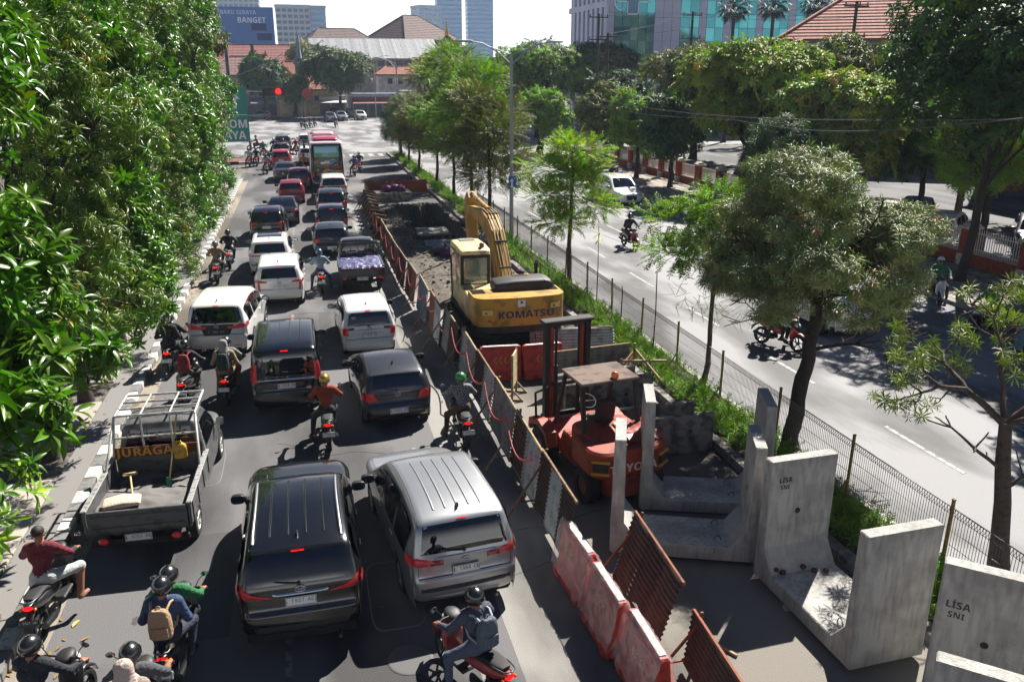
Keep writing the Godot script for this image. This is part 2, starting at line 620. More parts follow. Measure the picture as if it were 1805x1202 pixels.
		mb.box(mp + Vector3(0, 0, 0.037), Vector3(0.19, 0.12, 0.006), 0.003)
		part(mir, "mirror_glass", mb, M(Color("8a939c"), 0.03, 1.0))
	# roof furniture
	if o.get("ribs", 0) > 0:
		for i in o.ribs:
			mb = MB.new()
			var u := lerpf(-0.52, 0.52, float(i) / (o.ribs - 1))
			var pts := []
			for j in 15:
				pts.append(s.at(u, s.k_z(lerpf(o.rib_z[0], o.rib_z[1], j / 14.0))) + Vector3(0, -0.008, 0))
			mb.tube(pts, 0.021, 8)
			part(t, "roof_rib", mb, pm)
	if o.get("rails", false):
		for sg in [-1.0, 1.0]:
			mb = MB.new()
			var pts := []
			for j in 13:
				pts.append(s.at(0.84 * sg, s.k_z(lerpf(o.rib_z[0] - 0.1, o.rib_z[1] + 0.1, j / 12.0))) + Vector3(0, 0.035 if j > 0 and j < 12 else 0.0, 0))
			mb.tube(pts, 0.022, 8)
			part(t, "roof_rail", mb, M(Color("b4b7ba"), 0.35, 0.9))
	if o.has("antenna"):
		mb = MB.new()
		var ap := s.at(0.0, s.k_z(o.antenna))
		mb.loft([[-0.09, 0.0, 0.012, 0.004], [-0.03, 0.022, 0.016, 0.026], [0.03, 0.036, 0.014, 0.04], [0.06, 0.04, 0.008, 0.04]], Transform3D(Basis.IDENTITY, ap), 8, 2.0)
		if o.get("whip", false): mb.tube([ap + Vector3(0, 0.03, 0), ap + Vector3(0, 0.16, 0.16)], 0.004, 5)
		part(t, "antenna", mb, black)
	if o.get("sunroof", false):
		mb = MB.new()
		s.patch(mb, [Vector2(-0.72, s.k_z(o.rib_z[0])), Vector2(0.72, s.k_z(o.rib_z[0])), Vector2(0.72, s.k_z(o.rib_z[1])), Vector2(-0.72, s.k_z(o.rib_z[1]))], 0.004, 8, 8)
		part(t, "sunroof", mb, glass)
	# seam round the roof skin
	mb = MB.new()
	for sg in [-1.0, 1.0]:
		var pts := []
		for j in 13: pts.append(s.at(0.9 * sg, s.k_z(lerpf(o.ws[1] + 0.05, o.get("roof_end", s.L - 0.5), j / 12.0))) + Vector3(0, -0.002, 0))
		mb.tube(pts, 0.006, 5)
	part(t, "roof_gutter", mb, M(Color("1b1b1c"), 0.6))
	# wiper
	if o.get("wiper", true):
		mb = MB.new()
		var wp := s.at(-0.02, s.k_rear(g[0] + 0.0)) + Vector3(0, 0.0, 0.02)
		var w2 := s.at(-0.42, s.k_rear(g[0] + 0.05)) + Vector3(0, 0.0, 0.02)
		mb.tube([wp, wp.lerp(w2, 0.5) + Vector3(0, 0, 0.012), w2], 0.01, 6)
		mb.ball(wp, Vector3(0.03, 0.03, 0.02), 8)
		part(t, "rear_wiper", mb, black)
	if o.has("emblem"):
		mb = MB.new()
		var ep := s.at(0.0, s.k_rear(o.emblem))
		for e in [[0.075, 0.05, 0.0], [0.026, 0.048, 0.0], [0.055, 0.022, 0.018]]:
			var pts := []
			for j in 21: pts.append(ep + Vector3(cos(TAU * j / 20.0) * e[0], sin(TAU * j / 20.0) * e[1] + e[2], 0.012))
			mb.tube(pts, 0.006, 5, false)
		part(t, "emblem", mb, chrome)
	if o.has("plate"):
		var pk := s.k_rear(o.plate_y)
		var pp := s.at(0.0, pk)
		plate(t, pp + Vector3(0, 0, 0.016 + o.get("plate_out", 0.02)), o.plate, 0.44, 0.14, -0.12, not o.get("plate_black", false))
	if o.get("spoiler", 0.0) > 0.0:
		mb = MB.new()
		var sk := s.k_z(o.roof_end)
		var rows := []
		for i in 4:
			var row := PackedVector3Array()
			for j in 13:
				var u := lerpf(-0.86, 0.86, j / 12.0)
				var p := s.at(u, sk)
				if i == 0: p += Vector3(0, 0.004, -0.1)
				elif i == 1: p += Vector3(0, 0.008, o.spoiler * (1.0 - 0.25 * u * u))
				elif i == 2: p += Vector3(0, -0.035, o.spoiler * (1.0 - 0.25 * u * u) - 0.004)
				else: p += Vector3(0, -0.06, 0.0)
				row.append(p)
			rows.append(row)
		mb.sheet(rows, false, true)
		part(t, "spoiler", mb, pm)
	# exhaust
	mb = MB.new()
	mb.tube([Vector3(s.W * 0.28, 0.26, hl - 0.4), Vector3(s.W * 0.28, 0.25, hl - 0.06)], 0.03, 10)
	part(t, "exhaust_pipe", mb, M(Color("6d6e70"), 0.4, 0.9))
	return t

var specs := {}
func car_specs() -> void:
	specs.mpv = {bump = 0.8, L = 4.73, W = 1.83, H = 1.79, belt = 1.03, wz = [0.92, 3.67], R = 0.33, tum = 0.19,
		prof = [[0.1, 0.28], [0.02, 0.4], [0.0, 0.6], [0.06, 0.78], [0.3, 0.92], [1.0, 1.03], [1.2, 1.08], [2.0, 1.62], [2.35, 1.72], [3.1, 1.78], [3.9, 1.76], [4.36, 1.69], [4.5, 1.58], [4.62, 1.2], [4.655, 1.1], [4.66, 0.92], [4.68, 0.82], [4.73, 0.74], [4.73, 0.52], [4.66, 0.34], [4.5, 0.28]],
		rear_glass = [1.18, 0.86, 1.6, 0.84], ws = [1.22, 2.05], roof_end = 4.38,
		side = [[1.75, 2.42, 0.0], [2.5, 3.4, 0.0], [3.5, 4.28, 0.02]], wtop = 1.66, seams = [1.5, 2.46, 3.5],
		tails = [{c = [[0.64, 0.96], [1.0, 0.99], [1.0, 1.16], [0.6, 1.06]]}, {c = [[0.36, 0.95], [0.63, 0.96], [0.61, 1.05], [0.36, 1.06]]}, {c = [[0.6, 0.42], [0.86, 0.44], [0.86, 0.47], [0.6, 0.45]], name = "reflector", d = 0.008}],
		side_tails = [[4.36, 4.62, 1.02, 1.14]], brake = 1.63, ribs = 5, rib_z = [2.5, 4.2], antenna = 4.2, emblem = 1.02, plate_y = 0.88}
	specs.suv = {bump = 0.85, L = 4.79, W = 1.86, H = 1.84, belt = 1.12, wz = [0.95, 3.7], R = 0.385, tum = 0.2, sill = 0.36, head = 0.86,
		prof = [[0.1, 0.38], [0.02, 0.5], [0.0, 0.75], [0.06, 0.95], [0.3, 1.06], [1.2, 1.15], [1.35, 1.18], [2.05, 1.68], [2.4, 1.77], [3.2, 1.82], [3.9, 1.78], [4.36, 1.71], [4.5, 1.6], [4.66, 1.26], [4.7, 1.14], [4.7, 0.98], [4.73, 0.86], [4.79, 0.78], [4.78, 0.56], [4.7, 0.42], [4.5, 0.36]],
		rear_glass = [1.24, 0.86, 1.6, 0.8], ws = [1.38, 2.08], roof_end = 4.36,
		side = [[1.9, 2.55, 0.02], [2.63, 3.5, 0.02], [3.6, 4.3, 0.12]], wtop = 1.68, seams = [1.65, 2.6, 3.58],
		tails = [{c = [[0.46, 1.04], [1.0, 1.06], [1.0, 1.27], [0.8, 1.13]]}],
		side_tails = [[4.4, 4.64, 1.08, 1.2]], brake = 1.64, ribs = 4, rails = true, rib_z = [2.45, 4.15], antenna = 4.15, emblem = 1.16, plate_y = 0.98, spoiler = 0.1}
	specs.box = {bump = 0.72, L = 4.69, W = 1.74, H = 1.86, belt = 1.06, wz = [0.85, 3.68], R = 0.32, tum = 0.1, rtap = 0.05,
		prof = [[0.08, 0.26], [0.0, 0.4], [0.0, 0.8], [0.1, 0.98], [0.6, 1.08], [0.75, 1.12], [1.55, 1.7], [1.9, 1.81], [3.0, 1.86], [4.1, 1.84], [4.42, 1.79], [4.52, 1.7], [4.6, 1.15], [4.63, 0.95], [4.64, 0.75], [4.69, 0.68], [4.69, 0.42], [4.64, 0.28], [4.4, 0.24]],
		rear_glass = [1.1, 0.84, 1.68, 0.82], ws = [0.8, 1.6], roof_end = 4.42,
		side = [[1.25, 1.95, 0.0], [2.05, 3.15, 0.0], [3.25, 4.35, 0.0]], wtop = 1.7, seams = [1.0, 2.0, 3.2],
		tails = [{c = [[0.84, 0.95], [1.0, 0.95], [1.0, 1.42], [0.86, 1.42]]}], side_tails = [[4.5, 4.6, 0.96, 1.4]],
		brake = 1.72, ribs = 4, rib_z = [1.9, 3.9], plate_y = 0.86}
	specs.hatch = {bump = 0.68, L = 4.0, W = 1.745, H = 1.5, belt = 0.93, wz = [0.8, 3.32], R = 0.31, tum = 0.2, rtap = 0.12,
		prof = [[0.1, 0.24], [0.02, 0.36], [0.0, 0.56], [0.1, 0.72], [0.4, 0.84], [1.0, 0.95], [1.15, 0.98], [1.85, 1.38], [2.2, 1.47], [2.7, 1.5], [3.3, 1.45], [3.62, 1.38], [3.76, 1.28], [3.88, 1.0], [3.9, 0.9], [3.9, 0.78], [3.94, 0.68], [4.0, 0.58], [3.99, 0.4], [3.9, 0.26], [3.7, 0.22]],
		rear_glass = [1.0, 0.78, 1.3, 0.76], ws = [1.18, 1.9], roof_end = 3.62,
		side = [[1.6, 2.2, 0.02], [2.28, 3.05, 0.05]], wtop = 1.36, seams = [1.4, 2.25],
		tails = [{c = [[0.62, 0.76], [0.98, 0.76], [1.0, 0.97], [0.74, 0.97]]}, {c = [[0.7, 0.34], [0.9, 0.36], [0.9, 0.39], [0.7, 0.37]], name = "reflector", d = 0.008}],
		side_tails = [[3.68, 3.88, 0.82, 0.95]], brake = 1.34, rib_z = [2.0, 3.4], antenna = 3.2, whip = true, emblem = 0.9, plate_y = 0.52, spoiler = 0.1, rim = M(Color("6b6d70"), 0.4, 0.9)}
	specs.small = {bump = 0.64, L = 4.07, W = 1.66, H = 1.61, belt = 0.95, wz = [0.72, 3.26], R = 0.3, tum = 0.17, rtap = 0.07,
		prof = [[0.1, 0.24], [0.02, 0.36], [0.0, 0.6], [0.1, 0.78], [0.35, 0.9], [0.8, 0.98], [0.95, 1.02], [1.65, 1.46], [2.0, 1.55], [2.7, 1.6], [3.4, 1.58], [3.74, 1.51], [3.86, 1.4], [3.97, 1.02], [4.0, 0.9], [4.0, 0.72], [4.02, 0.62], [4.07, 0.54], [4.06, 0.38], [4.0, 0.26], [3.8, 0.22]],
		rear_glass = [1.04, 0.84, 1.42, 0.82], ws = [0.98, 1.7], roof_end = 3.74,
		side = [[1.4, 2.02, 0.0], [2.1, 2.85, 0.0], [2.93, 3.66, 0.02]], wtop = 1.47, seams = [1.2, 2.06],
		tails = [{c = [[0.8, 0.74], [1.0, 0.76], [1.0, 1.0], [0.82, 0.98]]}, {c = [[0.56, 0.92], [0.81, 0.92], [0.82, 0.98], [0.6, 1.0]], m = M(Color("4a0d12"), 0.15, 0, "", 1, 1.0)}],
		side_tails = [[3.8, 3.97, 0.8, 0.98]], brake = 1.46, ribs = 0, rib_z = [2.0, 3.5], antenna = 3.4, emblem = 0.96, plate_y = 0.74, rim = M(Color("5d5f62"), 0.4, 0.9)}
	specs.cross = {bump = 0.74, L = 4.5, W = 1.79, H = 1.7, belt = 1.05, wz = [0.85, 3.6], R = 0.33, tum = 0.2, sill = 0.3, rtap = 0.12,
		prof = [[0.1, 0.3], [0.02, 0.45], [0.0, 0.68], [0.08, 0.85], [0.35, 0.98], [1.05, 1.07], [1.2, 1.1], [1.95, 1.57], [2.3, 1.65], [3.0, 1.7], [3.7, 1.66], [4.1, 1.58], [4.26, 1.46], [4.42, 1.14], [4.46, 1.02], [4.44, 0.86], [4.46, 0.74], [4.5, 0.66], [4.49, 0.5], [4.42, 0.36], [4.25, 0.3]],
		rear_glass = [1.14, 0.82, 1.48, 0.78], ws = [1.22, 2.0], roof_end = 4.1,
		side = [[1.7, 2.35, 0.02], [2.43, 3.2, 0.03], [3.28, 3.98, 0.12]], wtop = 1.55, seams = [1.45, 2.4, 3.25],
		tails = [{c = [[0.52, 0.98], [1.0, 0.98], [1.0, 1.12], [0.58, 1.04]]}, {c = [[0.86, 0.7], [0.97, 0.7], [0.98, 0.98], [0.87, 0.98]]}],
		side_tails = [[4.2, 4.42, 1.0, 1.1]], brake = 1.52, rib_z = [2.2, 3.6], antenna = 3.8, emblem = 0.98, plate_y = 0.82, spoiler = 0.1}
	specs.sedan = {bump = 0.68, L = 4.9, W = 1.85, H = 1.47, belt = 0.95, wz = [0.86, 3.84], R = 0.34, tum = 0.24, rtap = 0.13,
		prof = [[0.1, 0.22], [0.02, 0.34], [0.0, 0.52], [0.12, 0.7], [0.45, 0.82], [1.3, 0.95], [1.5, 0.98], [2.25, 1.36], [2.6, 1.44], [3.0, 1.47], [3.4, 1.43], [3.8, 1.32], [4.3, 1.07], [4.45, 1.03], [4.8, 1.02], [4.86, 0.97], [4.86, 0.8], [4.88, 0.66], [4.9, 0.5], [4.84, 0.3], [4.65, 0.22]],
		rear_glass = [1.1, 0.78, 1.36, 0.72], ws = [1.5, 2.28], roof_end = 3.7,
		side = [[2.0, 2.65, 0.0], [2.73, 3.5, 0.02]], wtop = 1.34, seams = [1.75, 2.7],
		tails = [{c = [[0.5, 0.82], [1.0, 0.84], [1.0, 0.96], [0.5, 0.94]]}], side_tails = [[4.6, 4.85, 0.86, 0.95]],
		rib_z = [2.6, 3.5], antenna = 3.6, plate_y = 0.72, wiper = false, lit = true}

func car(kind: String, called: String, label: String, paint_m: Material, extra: Dictionary, x: float, z_rear: float, turn := 0.0) -> Node3D:
	var o: Dictionary = specs[kind].duplicate(true)
	o.paint = paint_m
	for k in extra: o[k] = extra[k]
	var c := make_car(called, label, o)
	c.rotation.y = turn
	c.position = Vector3(x, 0, z_rear) + Basis(Vector3.UP, turn) * Vector3(0, 0, -o.L * 0.5)
	return c
func car_copy(src: Node3D, label: String, paint_m: Material, x: float, z_rear: float, turn: float, L: float) -> Node3D:
	var c := copy(src, label, Vector3(x, 0, z_rear) + Basis(Vector3.UP, turn) * Vector3(0, 0, -L * 0.5), turn)
	for n in c.get_children():
		var nm := String(n.name)
		if n is MeshInstance3D and (nm == "body" or nm.begins_with("roof_rib") or nm == "spoiler" or nm.begins_with("door_handle")): n.material_override = paint_m
	return c

# ---- people: tapered capsules joined by a smooth minimum and meshed as surface nets
func nets(bones: Array, cell: float, k: float, surf_of: Callable, n_surf: int) -> Array:
	var lo := Vector3.ONE * 1e9
	var hi := -lo
	for b in bones:
		for e in 2:
			var r: float = b[1 + e * 2]
			lo = lo.min(b[e * 2] - Vector3.ONE * r)
			hi = hi.max(b[e * 2] + Vector3.ONE * r)
	lo -= Vector3.ONE * cell * 3.0
	var dim := Vector3i(((hi - lo) / cell).ceil()) + Vector3i(4, 4, 4)
	var nx := dim.x; var ny := dim.y; var nz := dim.z
	var f := PackedFloat32Array(); f.resize(nx * ny * nz); f.fill(1.0)
	var who := PackedByteArray(); who.resize(nx * ny * nz)
	var best := PackedFloat32Array(); best.resize(nx * ny * nz); best.fill(1.0)
	for bi in bones.size():
		var b: Array = bones[bi]
		var a: Vector3 = b[0]; var ra: float = b[1]; var c: Vector3 = b[2]; var rb: float = b[3]
		var pad := cell * 2.5 + k
		var l := Vector3i(((a.min(c) - Vector3.ONE * (maxf(ra, rb) + pad) - lo) / cell).floor()).clamp(Vector3i.ZERO, dim - Vector3i.ONE)
		var h := Vector3i(((a.max(c) + Vector3.ONE * (maxf(ra, rb) + pad) - lo) / cell).ceil()).clamp(Vector3i.ZERO, dim - Vector3i.ONE)
		var ac := c - a
		var il := 1.0 / maxf(1e-9, ac.length_squared())
		for z in range(l.z, h.z + 1):
			for y in range(l.y, h.y + 1):
				var base := (z * ny + y) * nx
				for x in range(l.x, h.x + 1):
					var p := lo + Vector3(x, y, z) * cell
					var t := clampf((p - a).dot(ac) * il, 0.0, 1.0)
					var d := p.distance_to(a + ac * t) - lerpf(ra, rb, t)
					var g := f[base + x]
					if d < best[base + x]:
						best[base + x] = d
						who[base + x] = bi
					var hh := maxf(k - absf(d - g), 0.0) / k
					f[base + x] = minf(d, g) - hh * hh * k * 0.25
	var vid := PackedInt32Array(); vid.resize(nx * ny * nz); vid.fill(-1)
	var vs := PackedVector3Array()
	var vb := PackedByteArray()
	var cor := [0, 1, nx, nx + 1, nx * ny, nx * ny + 1, nx * ny + nx, nx * ny + nx + 1]
	var cv := [Vector3(0, 0, 0), Vector3(1, 0, 0), Vector3(0, 1, 0), Vector3(1, 1, 0), Vector3(0, 0, 1), Vector3(1, 0, 1), Vector3(0, 1, 1), Vector3(1, 1, 1)]
	var eds := [[0, 1], [2, 3], [4, 5], [6, 7], [0, 2], [1, 3], [4, 6], [5, 7], [0, 4], [1, 5], [2, 6], [3, 7]]
	for z in nz - 1:
		for y in ny - 1:
			var base := (z * ny + y) * nx
			for x in nx - 1:
				var i := base + x
				if absf(f[i]) > cell * 2.0: continue
				var m := 0
				for e in 8:
					if f[i + cor[e]] < 0.0: m |= 1 << e
				if m == 0 or m == 255: continue
				var s := Vector3.ZERO
				var cnt := 0
				for e in eds:
					var q0: float = f[i + cor[e[0]]]
					var q1: float = f[i + cor[e[1]]]
					if (q0 < 0.0) != (q1 < 0.0):
						s += cv[e[0]].lerp(cv[e[1]], q0 / (q0 - q1))
						cnt += 1
				vid[i] = vs.size()
				vs.append(lo + (Vector3(x, y, z) + s / cnt) * cell)
				vb.append(who[i])
	var nn := PackedVector3Array(); nn.resize(vs.size())
	var surf := []
	for i in n_surf: surf.append(PackedInt32Array())
	var st := [1, nx, nx * ny]
	for z in range(1, nz - 1):
		for y in range(1, ny - 1):
			var base := (z * ny + y) * nx
			for x in range(1, nx - 1):
				var i := base + x
				if vid[i] < 0: continue
				for ax in 3:
					var s0 := f[i] < 0.0
					var s1: bool = f[i + st[ax]] < 0.0
					if s0 == s1: continue
					var u: int = st[(ax + 1) % 3]
					var w: int = st[(ax + 2) % 3]
					var A := vid[i]; var B := vid[i - u]; var C := vid[i - u - w]; var D := vid[i - w]
					if A < 0 or B < 0 or C < 0 or D < 0: continue
					if not s0:
						var tmp := B; B = D; D = tmp
					# A B C D counter-clockwise seen from outside
					var q := (vs[C] - vs[A]).cross(vs[D] - vs[B])
					nn[A] += q; nn[B] += q; nn[C] += q; nn[D] += q
					var sx: int = surf_of.call(vb[A], (vs[A] + vs[C]) * 0.5)
					surf[sx].append_array(PackedInt32Array([A, C, B, A, D, C]))
	for i in nn.size(): nn[i] = nn[i].normalized()
	return [vs, nn, surf]

func nets_mesh(list: Array, n_surf: int) -> ArrayMesh:
	var am := ArrayMesh.new()
	for s in n_surf:
		var v := PackedVector3Array(); var n := PackedVector3Array(); var ix := PackedInt32Array()
		for e in list:
			var mp := {}
			for i in e[2][s]:
				if not mp.has(i):
					mp[i] = v.size()
					v.append(e[0][i]); n.append(e[1][i])
				ix.append(mp[i])
		if v.size() == 0:
			v = PackedVector3Array([Vector3(0, 0.9, 0), Vector3(0, 0.9001, 0), Vector3(0.0001, 0.9, 0)]); n = PackedVector3Array([Vector3.UP, Vector3.UP, Vector3.UP]); ix = PackedInt32Array([0, 1, 2])
		var a := []
		a.resize(Mesh.ARRAY_MAX)
		a[Mesh.ARRAY_VERTEX] = v; a[Mesh.ARRAY_NORMAL] = n; a[Mesh.ARRAY_INDEX] = ix
		am.add_surface_from_arrays(Mesh.PRIMITIVE_TRIANGLES, a)
	return am

func xform_nets(e: Array, xf: Transform3D) -> Array:
	var v := PackedVector3Array(); var n := PackedVector3Array()
	for p in e[0]: v.append(xf * p)
	for p in e[1]: n.append((xf.basis * p).normalized())
	var sf: Array = e[2].duplicate(true)
	if xf.basis.determinant() < 0:
		for s in sf:
			for i in range(0, s.size(), 3):
				var t: int = s[i + 1]; s[i + 1] = s[i + 2]; s[i + 2] = t
	return [v, n, sf]

# surfaces: 0 skin, 1 top, 2 forearms, 3 trousers, 4 shins, 5 shoes, 6 eyes and brows
var hand_grip: Array
var head_net: Array
func people_parts() -> void:
	# right hand closed on a grip that runs along x; the wrist is at the origin, the fingers point to -z
	var b := []
	b.append([Vector3(0, 0, 0.02), 0.026, Vector3(0, 0.0, -0.04), 0.03])
	b.append([Vector3(0.022, 0, -0.02), 0.02, Vector3(0.03, 0.002, -0.075), 0.019])
	b.append([Vector3(-0.022, 0, -0.02), 0.02, Vector3(-0.03, 0.002, -0.075), 0.019])
	var fl := [0.036, 0.042, 0.04, 0.032]
	for i in 4:
		var x := -0.033 + i * 0.022
		var l: float = fl[i]
		var k0 := Vector3(x, 0.006, -0.082)
		var k1 := k0 + Vector3(0, -0.012, -l * 0.85)
		var k2 := k1 + Vector3(0, -l * 0.75, 0.002)
		var k3 := k2 + Vector3(0, -0.01, l * 0.62)
		b.append([k0, 0.0105, k1, 0.0095]); b.append([k1, 0.0095, k2, 0.009]); b.append([k2, 0.009, k3, 0.008])
	b.append([Vector3(-0.03, -0.008, -0.02), 0.014, Vector3(-0.052, -0.02, -0.055), 0.011])
	b.append([Vector3(-0.052, -0.02, -0.055), 0.011, Vector3(-0.04, -0.034, -0.092), 0.0095])
	hand_grip = nets(b, 0.0052, 0.008, func(_w, _p): return 0, 7)
	# head, face towards -z, neck at the origin
	b = []
	b.append([Vector3(0, 0.13, 0.02), 0.088, Vector3(0, 0.145, -0.02), 0.082])
	b.append([Vector3(0, 0.06, -0.03), 0.06, Vector3(0, 0.02, -0.06), 0.032])
	b.append([Vector3(0, 0.1, -0.045), 0.058, Vector3(0, 0.05, -0.055), 0.045])
	b.append([Vector3(0, 0.105, -0.1), 0.009, Vector3(0, 0.075, -0.116), 0.015])
	b.append([Vector3(-0.018, 0.035, -0.098), 0.009, Vector3(0.018, 0.035, -0.098), 0.009])
	for s in [-1.0, 1.0]:
		b.append([Vector3(s * 0.082, 0.1, 0.005), 0.012, Vector3(s * 0.085, 0.07, 0.0), 0.01])
	b.append([Vector3(0, 0.06, 0.01), 0.055, Vector3(0, -0.06, 0.015), 0.055])
	head_net = nets(b, 0.009, 0.02, func(_w, p): return 6 if p.z < -0.075 and absf(absf(p.x) - 0.034) < 0.016 and absf(p.y - 0.11) < 0.009 else 0, 7)

var bodies := {}
# pose of a rider in the frame of the scooter: forward -z, seat top about 0.77
func body(pose: String) -> ArrayMesh:
	if bodies.has(pose): return bodies[pose]
	var pel := Vector3(0, 0.86, 0.22); var lean := 0.06
	var hands := [Vector3(-0.32, 1.02, -0.30), Vector3(0.32, 1.02, -0.30)]
	var elb := [Vector3(-0.34, 1.12, -0.02), Vector3(0.34, 1.12, -0.02)]
	var knee := [Vector3(-0.19, 0.74, -0.22), Vector3(0.19, 0.74, -0.22)]
	var ank := [Vector3(-0.15, 0.40, -0.16), Vector3(0.15, 0.40, -0.16)]
	var toe := [Vector3(-0.16, 0.35, -0.33), Vector3(0.16, 0.35, -0.33)]
	var chest_dx := 0.0
	if pose == "left_down":
		knee[0] = Vector3(-0.30, 0.58, -0.12); ank[0] = Vector3(-0.36, 0.13, -0.03); toe[0] = Vector3(-0.38, 0.045, -0.2)
	elif pose == "both_down":
		knee = [Vector3(-0.32, 0.58, -0.12), Vector3(0.32, 0.58, -0.12)]; ank = [Vector3(-0.38, 0.13, -0.02), Vector3(0.38, 0.13, -0.02)]
		toe = [Vector3(-0.40, 0.045, -0.19), Vector3(0.40, 0.045, -0.19)]
	elif pose == "right_knee":
		knee[1] = Vector3(0.40, 0.78, -0.16); ank[1] = Vector3(0.40, 0.36, 0.0); toe[1] = Vector3(0.44, 0.30, -0.18)
		knee[0] = Vector3(-0.3, 0.58, -0.12); ank[0] = Vector3(-0.36, 0.13, -0.03); toe[0] = Vector3(-0.38, 0.045, -0.2)
	elif pose == "pillion":
		pel = Vector3(0, 0.92, 0.56); lean = 0.05
		hands = [Vector3(-0.17, 1.06, 0.30), Vector3(0.17, 1.06, 0.30)]
		elb = [Vector3(-0.30, 1.12, 0.50), Vector3(0.30, 1.12, 0.50)]
		knee = [Vector3(-0.25, 0.82, 0.14), Vector3(0.25, 0.82, 0.14)]
		ank = [Vector3(-0.23, 0.42, 0.30), Vector3(0.23, 0.42, 0.30)]
		toe = [Vector3(-0.25, 0.37, 0.13), Vector3(0.25, 0.37, 0.13)]
	elif pose == "sit":
		hands = [Vector3(-0.2, 0.8, -0.1), Vector3(0.2, 0.8, -0.1)]
		elb = [Vector3(-0.28, 0.98, 0.12), Vector3(0.28, 0.98, 0.12)]
	elif pose == "stand":
		pel = Vector3(0, 0.93, 0); lean = 0.0
		hands = [Vector3(-0.25, 0.82, -0.08), Vector3(0.25, 0.82, -0.08)]
		elb = [Vector3(-0.27, 1.08, 0.03), Vector3(0.27, 1.08, 0.03)]
		knee = [Vector3(-0.11, 0.5, -0.02), Vector3(0.12, 0.5, -0.06)]
		ank = [Vector3(-0.11, 0.09, 0.06), Vector3(0.13, 0.09, -0.06)]
		toe = [Vector3(-0.13, 0.04, -0.1), Vector3(0.15, 0.04, -0.22)]
	var ch := pel + Vector3(chest_dx, 0.33, -lean)
	var nk := pel + Vector3(chest_dx, 0.53, -lean * 1.5 - 0.01)
	var b := []
	var reg := []
	b.append([pel + Vector3(-0.05, 0.02, 0.02), 0.135, pel + Vector3(0.05, 0.02, 0.02), 0.135]); reg.append(3)
	b.append([pel + Vector3(0, 0.08, 0), 0.135, pel.lerp(ch, 0.6), 0.125]); reg.append(1)
	b.append([ch + Vector3(-0.065, 0, 0), 0.125, ch + Vector3(0.065, 0, 0), 0.125]); reg.append(1)
	b.append([nk + Vector3(-0.12, -0.06, 0), 0.085, nk + Vector3(0.12, -0.06, 0), 0.085]); reg.append(1)
	b.append([nk + Vector3(0, -0.06, 0), 0.075, nk + Vector3(0, 0.05, -0.01), 0.056]); reg.append(0)
	for s in 2:
		var sg := -1.0 if s == 0 else 1.0
		var sh := nk + Vector3(sg * 0.19, -0.07, 0.0)
		b.append([sh, 0.075, elb[s], 0.055]); reg.append(1)
		b.append([elb[s], 0.054, hands[s], 0.036]); reg.append(2)
		var hip := pel + Vector3(sg * 0.1, -0.02, -0.02)
		b.append([hip, 0.105, knee[s], 0.075]); reg.append(3)
		b.append([knee[s], 0.072, ank[s], 0.048]); reg.append(4)
		b.append([ank[s] + Vector3(0, -0.03, 0.03), 0.045, toe[s], 0.035]); reg.append(5)
	var e := nets(b, 0.021, 0.05, func(w, _p): return reg[w], 7)
	var parts := [e]
	for s in 2:
		var sg := -1.0 if s == 0 else 1.0
		var d: Vector3 = (hands[s] - elb[s]).normalized()
		var z := -d
		if pose != "stand": z = (-d * 0.5 + Vector3(0, 0.1, 1) * 0.5).normalized()
		var x := Vector3.UP.cross(z).normalized()
		var y := z.cross(x)
		var bs := Basis(x * sg, y, z)
		parts.append(xform_nets(hand_grip, Transform3D(bs, hands[s])))
	parts.append(xform_nets(head_net, Transform3D(Basis.IDENTITY, nk + Vector3(0, 0.06, -0.01))))
	var am := nets_mesh(parts, 7)
	am.set_meta("neck", nk + Vector3(0, 0.06, -0.01))
	am.set_meta("back", ch + Vector3(0, 0.0, 0.12))
	bodies[pose] = am
	return am

var helmet_mesh := {}
func helmet_shell(full: bool) -> ArrayMesh:
	if helmet_mesh.has(full): return helmet_mesh[full]
	var rows := []
	for i in 13:
		var t := PI * (0.04 + 0.96 * i / 12.0)
		var row := PackedVector3Array()
		for j in 24:
			var an := TAU * j / 24.0
			var d := Vector3(sin(t) * sin(an), cos(t), -sin(t) * cos(an))
			var r := Vector3(0.128, 0.135, 0.15)
			var p := d * r + Vector3(0, 0.12, 0.0)
			var front := d.z < -0.35
			var low := -0.005 if not front else (0.115 if not full else 0.02)
			if p.y < low: p.y = low
			row.append(p)
		rows.append(row)
	var mb := MB.new()
	mb.sheet(rows, true, true)
	helmet_mesh[full] = mb.mesh()
	return helmet_mesh[full]
var visor_mesh: ArrayMesh
func visor() -> ArrayMesh:
	if visor_mesh: return visor_mesh
	var rows := []
	for i in 5:
		var row := PackedVector3Array()
		for j in 13:
			var an := lerpf(-1.25, 1.25, j / 12.0)
			var y := lerpf(0.02, 0.15, i / 4.0)
			row.append(Vector3(sin(an) * 0.135, y, -cos(an) * lerpf(0.165, 0.152, i / 4.0)))
		rows.append(row)
	var mb := MB.new()
	mb.sheet(rows, false)
	visor_mesh = mb.mesh()
	return visor_mesh

